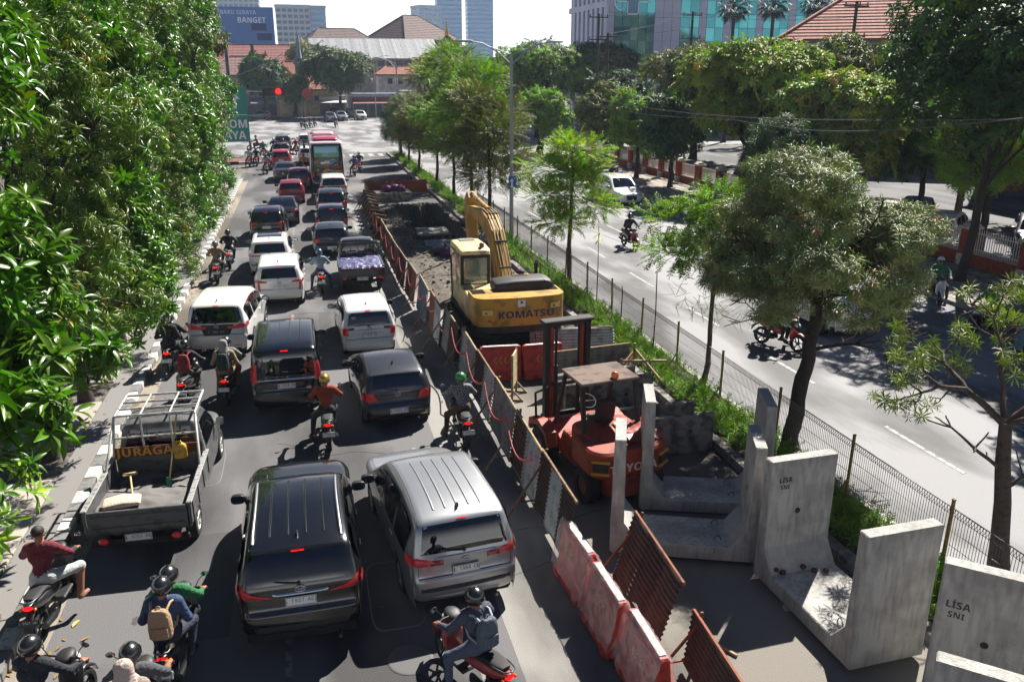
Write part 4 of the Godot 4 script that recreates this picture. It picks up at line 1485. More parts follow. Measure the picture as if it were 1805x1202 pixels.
# ---- fences
func build_fences() -> void:
	# wire mesh fence on the median
	var t := thing("wire_fence", "grey wire mesh fence with yellow posts along the planted median", "fence")
	var wm := M(Color("55524c"), 0.6, 0.3)
	var mb := MB.new()
	var sp := 2.65
	for i in 44:
		var z := -sp / 2 + 0.03 + i * 0.0602
		mb.bar(Vector3(0, 0.06, z), Vector3(0, 1.13, z), 0.007, 0.007)
		mb.bar(Vector3(0, 1.13, z), Vector3(0.07, 1.22, z), 0.007, 0.007)
		mb.bar(Vector3(0.07, 1.22, z), Vector3(-0.02, 1.27, z), 0.007, 0.007)
		mb.bar(Vector3(-0.02, 1.27, z), Vector3(0, 1.13, z), 0.007, 0.007)
	for y in [0.08, 0.34, 0.6, 0.86, 1.13]: mb.bar(Vector3(0.005, y, -sp / 2), Vector3(0.005, y, sp / 2), 0.007, 0.007)
	mb.bar(Vector3(0.07, 1.22, -sp / 2), Vector3(0.07, 1.22, sp / 2), 0.008, 0.008)
	mb.bar(Vector3(-0.02, 1.27, -sp / 2), Vector3(-0.02, 1.27, sp / 2), 0.008, 0.008)
	var pm := mb.mesh()
	mb = MB.new()
	mb.box(Vector3(0, 0.72, 0), Vector3(0.055, 1.42, 0.045), 0.006)
	mb.box(Vector3(0, 1.435, 0), Vector3(0.065, 0.02, 0.055), 0.006)
	var po := mb.mesh()
	mb = MB.new()
	mb.bar(Vector3(-0.02, 0.5, 0.03), Vector3(-0.35, 0.02, 0.05), 0.03, 0.03)
	var br := mb.mesh()
	var ym := M(Color("7d682c"), 0.7, 0, "worn", 3.0)
	var gm := M(Color("6d6858"), 0.7, 0, "worn", 3.0)
	for i in 17:
		var z := -4.7 - i * sp
		var p := part(t, "post", po, ym if i < 11 else gm)
		p.position = Vector3(10.08, 0.1, z)
		p.rotation = Vector3(rng.randf_range(-0.03, 0.03), 0, rng.randf_range(-0.02, 0.02))
		var b := part(p, "brace", br, ym if i < 11 else gm)
		var q := part(t, "mesh_panel", pm, wm)
		q.position = Vector3(10.12, 0.1, z - sp / 2)
		q.rotation.z = rng.randf_range(-0.02, 0.02)
	# brick and railing fence across the road
	t = thing("brick_fence", "long red brick pillar fence with pale railings beyond the far pavement", "fence")
	var brick := M(Color("8a3a22"), 0.9, 0, "worn", 1.2)
	var cap := M(Color("b4aea1"), 0.9, 0, "worn", 1.0)
	var rail := M(Color("c9bfb8"), 0.6)
	mb = MB.new()
	mb.xbox(Vector3(-0.28, 0, -0.28), Vector3(0.28, 1.62, 0.28), 0.01)
	var pil := mb.mesh()
	mb = MB.new()
	mb.xbox(Vector3(-0.36, 1.62, -0.36), Vector3(0.36, 1.74, 0.36), 0.02)
	mb.extrude(PackedVector2Array([Vector2(-0.34, 1.74), Vector2(0.34, 1.74), Vector2(0.16, 1.86), Vector2(-0.16, 1.86)]), -0.26, 0.26)
	var cp := mb.mesh()
	mb = MB.new()
	mb.xbox(Vector3(-0.32, 0, -0.32), Vector3(0.32, 0.5, 0.32), 0.02)
	var pbm := mb.mesh()
	mb = MB.new()
	mb.xbox(Vector3(-0.12, 0, -1.38), Vector3(0.12, 0.58, 1.38), 0.01)
	var lw := mb.mesh()
	mb = MB.new()
	mb.xbox(Vector3(-0.17, 0.58, -1.38), Vector3(0.17, 0.64, 1.38), 0.01)
	var cop := mb.mesh()
	mb = MB.new()
	mb.box(Vector3(0, 1.1, 0), Vector3(0.03, 0.92, 0.03), 0.004)
	mb.extrude(PackedVector2Array([Vector2(-0.02, 1.56), Vector2(0.02, 1.56), Vector2(0, 1.66)]), -0.012, 0.012)
	var pk := mb.mesh()
	mb = MB.new()
	mb.xbox(Vector3(-0.02, 0.74, -1.38), Vector3(0.02, 0.78, 1.38)); mb.xbox(Vector3(-0.02, 1.46, -1.38), Vector3(0.02, 1.5, 1.38))
	var rl := mb.mesh()
	for i in 22:
		var z := -10.2 - i * 3.3
		for q in [["pillar", pil, brick], ["cap", cp, cap], ["pillar_base", pbm, cap]]:
			part(t, q[0], q[1], q[2]).position = Vector3(28.45, 0.1, z)
		part(t, "low_wall", lw, brick).position = Vector3(28.45, 0.1, z - 1.65)
		part(t, "coping", cop, M(Color("b0a298"), 0.9, 0, "worn", 1.0)).position = Vector3(28.45, 0.1, z - 1.65)
		var rn := part(t, "rail", rl, rail)
		rn.position = Vector3(28.45, 0.1, z - 1.65)
		if i >= 3 and i <= 9:
			for j in 21: part(t, "picket", pk, rail).position = Vector3(28.45, 0.1, z - 0.35 - j * 0.13)
		else:
			var all := MB.new()
			for j in 21:
				all.box(Vector3(0, 1.1, -1.3 + j * 0.13), Vector3(0.03, 0.92, 0.03))
			part(rn, "pickets", all, rail).set_meta("kind", "stuff")

# ---- construction barriers
func corrugated(w: float, h: float, pitch := 0.09, amp := 0.016) -> MB:
	var rows := []
	var n := int(h / pitch * 6)
	for i in n + 1:
		var y := h * i / n
		var o := sin(y / pitch * TAU) * amp
		var row := PackedVector3Array()
		for j in 5: row.append(Vector3(o + 0.01 * sin(j * 1.7 + y * 2.0), y, lerpf(w / 2, -w / 2, j / 4.0)))
		rows.append(row)
	var mb := MB.new()
	mb.sheet(rows, false, false)
	return mb

func barrier_panel(label: String, at: Vector3, turn: float, lean: float, w: float, h: float, cols: Array, wood: Material) -> Node3D:
	var t := thing("site_barrier", label, "barrier", at, turn)
	var n := cols.size()
	var z := w / 2
	for i in n:
		var mb := corrugated(w / n * 1.02, h)
		var o := part(t, "sheet", mb, cols[i])
		o.rotation.z = lean
		o.position = Vector3(-0.05 + (0.006 if i % 2 else 0.0), 0.12, z - w / n * (i + 0.5))
	var b := Basis(Vector3.BACK, lean)
	for e in [[0.03, "bottom_rail"], [h - 0.02, "top_rail"]]:
		var mb := MB.new()
		mb.bar(b * Vector3(-0.0, e[0], w / 2 + 0.03) + Vector3(-0.02, 0.12, 0), b * Vector3(0.0, e[0], -w / 2 - 0.03) + Vector3(-0.02, 0.12, 0), 0.045, 0.06, 0.006)
		part(t, e[1], mb, wood)
	for zz in [-w / 2 + 0.12]:
		var mb := MB.new()
		mb.bar(Vector3(0.02, 0, zz), b * Vector3(0, h + 0.05, 0) + Vector3(0.03, 0.12, zz), 0.05, 0.035, 0.005, Vector3.BACK)
		part(t, "post", mb, wood)
		mb = MB.new()
		mb.bar(Vector3(-0.62, 0, zz + 0.03), b * Vector3(0, h * 0.85, 0) + Vector3(-0.01, 0.12, zz + 0.03), 0.045, 0.03, 0.005, Vector3.BACK)
		mb.bar(Vector3(-0.4, 0.32, zz + 0.05), Vector3(0.02, 0.32, zz + 0.03), 0.04, 0.03, 0.005)
		part(t, "prop", mb, wood)
	return t

func plastic_barrier(label: String, at: Vector3, turn: float, wrap_film: bool) -> Node3D:
	var t := thing("plastic_barrier", label, "barrier", at, turn)
	var red := M(Color("a82c22"), 0.5, 0, "worn", 1.2)
	var pf := PackedVector2Array([Vector2(-0.24, 0.04), Vector2(-0.24, 0.16), Vector2(-0.15, 0.3), Vector2(-0.085, 0.92), Vector2(-0.06, 0.98), Vector2(0.06, 0.98), Vector2(0.085, 0.92), Vector2(0.15, 0.3), Vector2(0.24, 0.16), Vector2(0.24, 0.04)])
	var mb := MB.new()
	mb.extrude(pf, -0.58, 0.58, Transform3D.IDENTITY, 0.03)
	part(t, "body", mb, red)
	mb = MB.new()
	for z in [-0.4, 0.4]: mb.box(Vector3(0, 0.04, z), Vector3(0.5, 0.08, 0.2), 0.02)
	part(t, "foot", mb, red)
	mb = MB.new()
	mb.xbox(Vector3(-0.055, 0.982, -0.5), Vector3(0.055, 0.996, 0.5), 0.004)
	part(t, "top_strip", mb, M(Color("c4b3ac"), 0.7, 0, "worn", 2.0))
	for s in [-1.0, 1.0]:
		for i in 3:
			mb = MB.new()
			var z := -0.14 + i * 0.14
			var bs := Basis(Vector3.BACK, -s * 0.105)
			for q in [1.0, -1.0]:
				mb.bar(Vector3(s * 0.122, 0.6, z - 0.06), Vector3(s * 0.122 - s * q * 0.009, 0.6 + q * 0.09, z + 0.03), 0.012, 0.03, 0.0, Vector3(s, 0, 0))
			part(t, "chevron", mb, M(Color("b9a53a"), 0.5))
	if wrap_film:
		# torn cling film hanging over it
		var film := StandardMaterial3D.new()
		film.albedo_color = Color(0.92, 0.85, 0.85, 0.17)
		film.transparency = BaseMaterial3D.TRANSPARENCY_ALPHA
		film.roughness = 0.22
		var ns := FastNoiseLite.new(); ns.seed = int(at.z * 100.0); ns.frequency = 2.4; ns.fractal_octaves = 3
		for s in [-1.0, 1.0]:
			var rows := []
			for i in 15:
				var row := PackedVector3Array()
				for j in 25:
					var z := lerpf(-0.66, 0.62, j / 24.0)
					var lowy := 0.16 + 0.12 * ns.get_noise_1d(z * 1.8 + s)
					var y := lerpf(lowy, 1.012, i / 14.0)
					var x := lerpf(0.27, 0.1, clampf((y - 0.1) / 0.8, 0, 1)) + 0.03 * ns.get_noise_2d(z * 2.6, y * 1.6 + s * 9.0) + 0.012 * ns.get_noise_2d(z * 9.0, y * 7.0)
					if i == 14: x = 0.03
					row.append(Vector3(s * x, y, z))
				rows.append(row)
			mb = MB.new()
			mb.sheet(rows, false, s > 0)
			part(t, "plastic_film", mb, film)
	return t

func u_piece(called: String, label: String, corner: Vector3, wdir: Vector3, width: float, depth: float, h: float, th: float, m: Material) -> Node3D:
	# a precast U channel: the cut end starts at corner and runs along wdir; the piece reaches back by depth
	wdir = wdir.normalized()
	var back := Vector3.UP.cross(wdir).normalized()
	if back.z > 0: back = -back
	if called == "turned": back = -back
	var t := thing("concrete_channel", label, "concrete channel", corner + wdir * width / 2 + back * depth / 2)
	t.basis = Basis(wdir, Vector3.UP, wdir.cross(Vector3.UP))
	var hw := width / 2
	var pf := PackedVector2Array([Vector2(-hw, 0.05), Vector2(-hw + 0.05, 0), Vector2(hw - 0.05, 0), Vector2(hw, 0.05), Vector2(hw - 0.03, h), Vector2(hw - th * 0.92, h), Vector2(hw - th, 0.62), Vector2(hw - th - 0.24, 0.3), Vector2(hw - th - 0.28, 0.27), Vector2(-hw + th + 0.28, 0.27), Vector2(-hw + th + 0.24, 0.3), Vector2(-hw + th, 0.62), Vector2(-hw + th * 0.92, h), Vector2(-hw + 0.03, h)])
	var mb := MB.new()
	mb.extrude(pf, -depth / 2, depth / 2, Transform3D.IDENTITY, 0.018)
	part(t, "channel", mb, m)
	# lifting holes, dark plugs sunk in the walls
	for s in [-1.0, 1.0]:
		var hb := MB.new()
		hb.lathe([[0.05, -0.03], [0.05, 0.004], [0.001, 0.004]], 12, Transform3D(Basis(Vector3.BACK, s * PI / 2 * 1.0), Vector3(s * (hw - th * 0.968), 1.25, 0.05)))
		part(t, "lifting_hole", hb, M(Color("2c2a28"), 0.95))
	for zz in [-depth * 0.3, depth * 0.25]:
		var l := MB.new()
		var pts := []
		for j in 9: pts.append(Vector3(hw - th - 0.45 + 0.06 * cos(PI * j / 8.0), 0.26 + 0.1 * sin(PI * j / 8.0), zz))
		l.tube(pts, 0.008, 6)
		part(t, "lifting_loop", l, M(Color("5b4a3d"), 0.8, 0.4))
	return t

func stencil(t: Node3D, at: Vector3, turn: float, s := 0.12) -> void:
	var m := M(Color("3a3a3b"), 0.9)
	var b := Basis(Vector3.UP, turn)
	text(t, "stencil_lettering", "LİSA", s, m, Transform3D(b, at), 0.003)
	text(t, "stencil_lettering", "SNI", s * 0.85, m, Transform3D(b, at + Vector3(0, -1.5 * s, 0)), 0.003)

func yz(pts: Array) -> PackedVector2Array:
	var p := PackedVector2Array()
	for q in pts: p.append(Vector2(q[0], q[1]))
	return p
# outline in (z, y), thickness along x
func slab_yz(mb: MB, pts: Array, x0: float, x1: float, bv := 0.0) -> void:
	mb.extrude(yz(pts), -x1, -x0, Transform3D(Basis(Vector3(0, 0, 1), Vector3.UP, Vector3(-1, 0, 0)), Vector3.ZERO), bv)
# outline in (x, z), thickness along y
func slab_xz(mb: MB, pts: Array, y0: float, y1: float, bv := 0.0) -> void:
	mb.extrude(yz(pts), -y1, -y0, Transform3D(Basis(Vector3.RIGHT, Vector3.BACK, Vector3.DOWN), Vector3.ZERO), bv)

func build_excavator() -> void:
	var t := thing("excavator", "yellow tracked excavator with cream cab standing beside the trench", "excavator", Vector3(5.85, 0, -24.85))
	var ye := M(Color("a87c20"), 0.5, 0, "worn", 0.4)
	var cr := M(Color("b8a474"), 0.5, 0, "worn", 0.4)
	var dk := M(Color("26241f"), 0.8, 0, "worn", 1.0)
	var st := M(Color("4a443a"), 0.8, 0.3, "worn", 1.5)
	var mb: MB
	for s in [-1.0, 1.0]:
		var tr := node(t, "track", Vector3(s * 1.1, 0, 0))
		# shoes round the track outline
		var out := []
		var rr := 0.42
		for i in 64:
			var u := i / 64.0 * (2 * 3.2 + TAU * rr)
			var p := Vector2.ZERO; var a := 0.0
			if u < 3.2: p = Vector2(-1.6 + u, 2 * rr); a = 0.0
			elif u < 3.2 + PI * rr: a = (u - 3.2) / rr; p = Vector2(1.6 + sin(a) * rr, rr + cos(a) * rr)
			elif u < 6.4 + PI * rr: p = Vector2(1.6 - (u - 3.2 - PI * rr), 0.0); a = PI
			else: a = PI + (u - 6.4 - PI * rr) / rr; p = Vector2(-1.6 + sin(a) * rr, rr + cos(a) * rr)
			out.append([p, a])
		mb = MB.new()
		mb.box(Vector3.ZERO, Vector3(0.6, 0.035, 0.128), 0.006)
		mb.box(Vector3(0, 0.03, 0.03), Vector3(0.6, 0.035, 0.014))
		mb.box(Vector3(0, 0.03, -0.03), Vector3(0.6, 0.035, 0.014))
		var shoe := mb.mesh()
		for q in out:
			var o := part(tr, "track_shoe", shoe, st)
			o.position = Vector3(0, q[0].y + 0.02 * cos(q[1]) + 0.02, q[0].x)
			o.rotation.x = q[1]
		mb = MB.new()
		mb.xbox(Vector3(-0.2, 0.25, -1.6), Vector3(0.2, 0.7, 1.6), 0.05)
		for z in [-1.6, 1.6]:
			mb.lathe([[0.1, -0.12], [0.36, -0.1], [0.36, 0.1], [0.1, 0.12]], 20, Transform3D(Basis(Vector3.BACK, -PI / 2), Vector3(0, 0.45, z)))
		for i in 7: mb.lathe([[0.04, -0.2], [0.1, -0.2], [0.1, 0.2], [0.04, 0.2]], 12, Transform3D(Basis(Vector3.BACK, -PI / 2), Vector3(0, 0.16, -1.2 + i * 0.4)))
		part(tr, "track_frame", mb, dk)
	mb = MB.new()
	mb.xbox(Vector3(-0.8, 0.4, -0.9), Vector3(0.8, 0.85, 0.9), 0.1)
	mb.lathe([[0.65, 0.85], [0.65, 1.06]], 28)
	part(t, "undercarriage", mb, dk)
	# upper structure
	mb = MB.new()
	slab_xz(mb, [[-1.36, -1.5], [1.36, -1.5], [1.36, 1.7], [-1.36, 1.7]], 1.05, 1.2, 0.02)
	part(t, "deck", mb, dk)
	mb = MB.new()
	var cw := [[-1.36, 1.55]]
	cw = [[1.36, 1.55], [1.36, 2.25]]
	for i in 9:
		var a := PI / 2 * i / 8.0
		cw.append([0.98 + 0.38 * cos(a), 2.28 + 0.38 * sin(a)])
	cw.append([0.5, 2.72]); cw.append([0.0, 2.74]); cw.append([-0.5, 2.72])
	for i in 9:
		var a := PI / 2 + PI / 2 * i / 8.0
		cw.append([-0.98 + 0.38 * cos(a), 2.28 + 0.38 * sin(a)])
	cw.append([-1.36, 2.25]); cw.append([-1.36, 1.55])
	slab_xz(mb, cw, 1.28, 2.12, 0.05)
	var cwn := part(t, "counterweight", mb, ye)
	mb = MB.new()
	var cw2 := []
	for p in cw: cw2.append([p[0] * 0.985, (p[1] - 1.55) * 0.975 + 1.55])
	slab_xz(mb, cw2, 1.06, 1.278, 0.04)
	part(t, "counterweight_base", mb, M(Color("33302b"), 0.85, 0, "worn", 1.0))
	text(cwn, "lettering", "KOMATSU", 0.2, M(Color("1d1a4e"), 0.5), Transform3D(Basis.IDENTITY.scaled(Vector3(1.3, 1.0, 1)), Vector3(0.12, 1.62, 2.745)), 0.008)
	for q in [[-1.02, 1.72, "c3ad63"], [1.0, 1.84, "c3ad63"]]:
		mb = MB.new()
		mb.box(Vector3(q[0], q[1], 2.71), Vector3(0.3, 0.15, 0.014), 0.0, Basis(Vector3.UP, -0.25 if q[0] < 0 else 0.25))
		var dcl := part(cwn, "warning_plate", mb, M(Color(q[2]), 0.6))
		mb = MB.new()
		mb.extrude(PackedVector2Array([Vector2(-0.09, -0.04), Vector2(0.0, -0.04), Vector2(-0.045, 0.04)]), 0.0, 0.004, Transform3D(Basis(Vector3.UP, -0.25 if q[0] < 0 else 0.25), Vector3(q[0], q[1], 2.72)))
		part(dcl, "symbol", mb, M(Color("37321f"), 0.7))
	mb = MB.new(); mb.box(Vector3(-0.02, 1.95, 2.745), Vector3(0.22, 0.2, 0.01))
	var wl := part(cwn, "white_label", mb, M(Color("c9c9c6"), 0.6))
	mb = MB.new(); mb.lathe([[0.04, 0.0], [0.04, 0.006], [0.001, 0.006]], 12, Transform3D(Basis(Vector3.RIGHT, PI / 2), Vector3(-0.02, 1.98, 2.75)))
	part(wl, "symbol", mb, M(Color("28408a"), 0.6))
	mb = MB.new(); mb.box(Vector3(-0.95, 1.45, 2.66), Vector3(0.09, 0.07, 0.03), 0.01); part(cwn, "reflector", mb, M(Color("b02418"), 0.3))
	# engine deck
	mb = MB.new()
	slab_xz(mb, [[-1.36, -0.2], [1.36, -0.2], [1.36, 1.545], [-1.36, 1.545]], 1.2, 1.95, 0.03)
	part(t, "engine_housing", mb, cr)
	mb = MB.new()
	mb.loft([[-0.62, 2.17, 0.36, 0.1], [-0.56, 2.18, 0.42, 0.2], [0.0, 2.2, 0.44, 0.24], [0.9, 2.2, 0.44, 0.24], [1.1, 2.18, 0.42, 0.2], [1.16, 2.17, 0.36, 0.1]], Transform3D(Basis(Vector3.UP, PI / 2), Vector3(0.02, 0.0, 1.5)), 20, 4.0)
	var hood := part(t, "engine_hood", mb, M(Color("1f1f20"), 0.6))
	for i in 9:
		mb = MB.new(); mb.box(Vector3(0.05 + i * 0.055, 2.442, 1.35), Vector3(0.02, 0.012, 0.3), 0.003)
		part(hood, "vent_slat", mb, M(Color("0d0d0e"), 0.8))
	for q in [-1.1, 1.12]:
		for i in 10:
			mb = MB.new(); mb.box(Vector3(q - 0.2 + i * 0.04 if q < 0 else q - 0.16 + i * 0.035, 2.13, 1.8), Vector3(0.014, 0.03, 0.5), 0.003)
			part(t, "grille_bar", mb, dk)
	mb = MB.new(); mb.tube([Vector3(1.0, 1.95, 0.6), Vector3(1.0, 2.6, 0.6), Vector3(1.0, 2.68, 0.7)], 0.06, 12); part(t, "exhaust_pipe", mb, dk)
	mb = MB.new(); mb.lathe([[0.1, 1.95], [0.1, 2.3], [0.13, 2.3], [0.13, 2.36], [0.02, 2.4]], 14, Transform3D(Basis.IDENTITY, Vector3(0.55, 0, 0.45))); part(t, "air_intake", mb, dk)
	mb = MB.new(); mb.xbox(Vector3(0.55, 1.2, -1.45), Vector3(1.34, 1.8, -0.25), 0.04); part(t, "tool_box", mb, ye)
	mb = MB.new()
	for p in [[Vector3(1.34, 1.95, -0.1), Vector3(1.34, 2.45, -0.1)], [Vector3(1.34, 2.45, -0.1), Vector3(1.34, 2.45, 0.9)], [Vector3(1.34, 2.45, 0.9), Vector3(1.34, 1.95, 0.9)]]: mb.tube([p[0], p[1]], 0.02, 6)
	part(t, "handrail", mb, dk)
	# cab
	var cab := node(t, "cab", Vector3(0, 0, 0))
	var x0 := -1.34; var x1 := -0.36; var z0 := -1.55; var z1 := 0.2
	mb = MB.new()
	mb.xbox(Vector3(x0, 1.2, z0), Vector3(x1, 1.85, z1), 0.04)
	for q in [[x0 + 0.04, z0 + 0.04], [x1 - 0.04, z0 + 0.04], [x0 + 0.04, z1 - 0.05], [x1 - 0.04, z1 - 0.05], [x0 + 0.04, -0.55]]:
		mb.xbox(Vector3(q[0] - 0.04, 1.83, q[1] - 0.05), Vector3(q[0] + 0.04, 2.9, q[1] + 0.05), 0.01)
	part(cab, "cab_frame", mb, cr)
	mb = MB.new()
	mb.loft([[z0 - 0.03, 2.96, 0.42, 0.06], [z0 + 0.06, 2.97, 0.48, 0.1], [-0.6, 2.99, 0.5, 0.11], [z1 - 0.08, 2.97, 0.49, 0.1], [z1 + 0.01, 2.95, 0.44, 0.06]], Transform3D(Basis.IDENTITY, Vector3((x0 + x1) / 2, 0, 0)), 20, 4.5)
	part(cab, "roof", mb, M(Color("cdbb8c"), 0.5, 0, "worn", 0.9))
	mb = MB.new(); mb.xbox(Vector3(-1.1, 3.085, -1.4), Vector3(-0.6, 3.11, -1.05), 0.01); part(cab, "roof_hatch", mb, M(Color("6b675d"), 0.6))
	var cg := StandardMaterial3D.new()
	cg.albedo_color = Color(0.55, 0.62, 0.6, 0.28); cg.transparency = BaseMaterial3D.TRANSPARENCY_ALPHA; cg.roughness = 0.05
	for q in [[Vector3(x0 + 0.1, 1.98, z1 - 0.03), Vector3(x1 - 0.1, 2.78, z1 - 0.02)], [Vector3(x0 + 0.1, 1.9, z0 + 0.01), Vector3(x1 - 0.1, 2.85, z0 + 0.02)], [Vector3(x0 + 0.01, 1.9, -0.48), Vector3(x0 + 0.02, 2.82, z1 - 0.12)], [Vector3(x0 + 0.01, 1.9, z0 + 0.1), Vector3(x0 + 0.02, 2.82, -0.62)], [Vector3(x1 - 0.02, 1.9, z0 + 0.1), Vector3(x1 - 0.01, 2.82, z1 - 0.12)]]:
		pbox(cab, "window", q[0], q[1], cg)
	mb = MB.new()
	for q in [[Vector3(x0 + 0.02, 1.86, z1), Vector3(x1 - 0.02, 1.98, z1 + 0.02)], [Vector3(x0 + 0.02, 2.78, z1), Vector3(x1 - 0.02, 2.88, z1 + 0.02)], [Vector3(x0 + 0.02, 1.98, z1), Vector3(x0 + 0.12, 2.78, z1 + 0.02)], [Vector3(x1 - 0.12, 1.98, z1), Vector3(x1 - 0.02, 2.78, z1 + 0.02)]]: mb.xbox(q[0], q[1], 0.004)
	part(cab, "window_frame", mb, M(Color("1d1d1c"), 0.7))
	mb = MB.new(); mb.box(Vector3(-0.85, 2.0, -0.55), Vector3(0.5, 0.14, 0.5), 0.05); mb.box(Vector3(-0.85, 2.35, -0.32), Vector3(0.46, 0.62, 0.12), 0.05, Basis(Vector3.RIGHT, 0.15)); mb.box(Vector3(-0.85, 2.72, -0.27), Vector3(0.26, 0.16, 0.1), 0.04)
	part(cab, "seat", mb, M(Color("2f3833"), 0.85))
	mb = MB.new(); mb.lathe([[0.075, 3.08], [0.08, 3.1], [0.075, 3.19], [0.04, 3.22], [0.001, 3.225]], 16, Transform3D(Basis.IDENTITY, Vector3(-0.6, 0.0, 0.0))); part(cab, "beacon", mb, M(Color("a3441a"), 0.3))
	mb = MB.new(); mb.tube([Vector3(x0 - 0.14, 1.3, -0.35), Vector3(x0 - 0.16, 1.4, -0.35), Vector3(x0 - 0.16, 2.75, -0.4), Vector3(x0 - 0.02, 2.85, -0.4)], 0.018, 6); mb.tube([Vector3(x0 - 0.14, 1.3, -0.55), Vector3(x0 - 0.16, 2.75, -0.55), Vector3(x0 - 0.02, 2.85, -0.55)], 0.018, 6)
	part(cab, "grab_bar", mb, dk)
	# boom in the (z, y) plane, then arm, cylinders, bucket
	mb = MB.new()
	slab_yz(mb, [[-0.2, 1.35], [0.0, 1.662], [-0.9, 2.639], [-1.55, 3.303], [-2.2, 3.592], [-3.2, 3.694], [-5.0, 3.576], [-6.3, 3.459], [-6.4, 3.225], [-5.0, 3.202], [-3.2, 3.154], [-2.4, 2.991], [-1.9, 2.678], [-1.1, 1.819], [-0.6, 1.35]], 0.05, 0.5, 0.03)
	part(t, "boom", mb, ye)
	mb = MB.new()
	slab_yz(mb, [[-5.9, 4.006], [-5.6, 3.811], [-5.75, 3.108], [-5.3, 1.3], [-5.15, 0.7], [-5.4, 0.65], [-5.7, 1.2], [-6.35, 3.03], [-6.4, 3.655]], 0.08, 0.46, 0.03)
	part(t, "arm", mb, ye)
	var cy := M(Color("a7a9ab"), 0.2, 0.9)
	for q in [[Vector3(-0.08, 1.467, -1.2), Vector3(-0.08, 3.03, -2.6)], [Vector3(0.62, 1.467, -1.2), Vector3(0.62, 3.03, -2.6)], [Vector3(0.27, 3.772, -3.0), Vector3(0.27, 3.905, -5.8)], [Vector3(0.27, 2.951, -6.4), Vector3(0.27, 1.467, -6.0)]]:
		var cyl := node(t, "hydraulic_cylinder")
		mb = MB.new(); mb.tube([q[0], q[0].lerp(q[1], 0.6)], 0.08, 12); part(cyl, "barrel", mb, ye)
		mb = MB.new(); mb.tube([q[0].lerp(q[1], 0.6), q[1]], 0.045, 10); mb.ball(q[1], Vector3(0.09, 0.09, 0.09), 10); part(cyl, "rod", mb, cy)
	for x in [0.12, 0.22, 0.34, 0.44]:
		mb = MB.new()
		mb.tube([Vector3(x, 1.702, 0.05), Vector3(x, 1.897, -0.05), Vector3(x, 2.678, -0.82), Vector3(x, 3.381, -1.55), Vector3(x, 3.733, -2.3), Vector3(x, 3.772, -3.2), Vector3(x, 3.701, -4.6)], 0.024, 7)
		part(t, "hydraulic_pipe", mb, M(Color("7d6c48"), 0.6, 0.3))
	for z in [[-0.45, 2.233], [-1.15, 2.951], [-2.3, 3.678]]:
		mb = MB.new(); mb.box(Vector3(0.28, z[1] + 0.05, z[0] + 0.02), Vector3(0.44, 0.06, 0.05), 0.01); part(t, "pipe_clamp", mb, dk)
	mb = MB.new()
	var bk := [[-5.5, 0.9], [-5.1, 0.75], [-4.85, 0.1], [-5.0, -0.45], [-5.5, -0.75], [-6.0, -0.6], [-6.05, -0.5], [-5.55, -0.6], [-5.12, -0.38], [-4.98, 0.05], [-5.2, 0.62], [-5.45, 0.75]]
	slab_yz(mb, bk, -0.25, 0.8, 0.01)
	for x in [-0.25, 0.78]: slab_yz(mb, [[-5.5, 0.9], [-5.1, 0.75], [-4.85, 0.1], [-5.0, -0.45], [-5.5, -0.75], [-6.0, -0.6]], x, x + 0.02)
	var bu := part(t, "bucket", mb, st)
	for i in 5:
		mb = MB.new(); mb.bar(Vector3(-0.2 + i * 0.24, -0.58, -5.95), Vector3(-0.2 + i * 0.24, -0.45, -6.25), 0.07, 0.05, 0.01); part(bu, "tooth", mb, st)

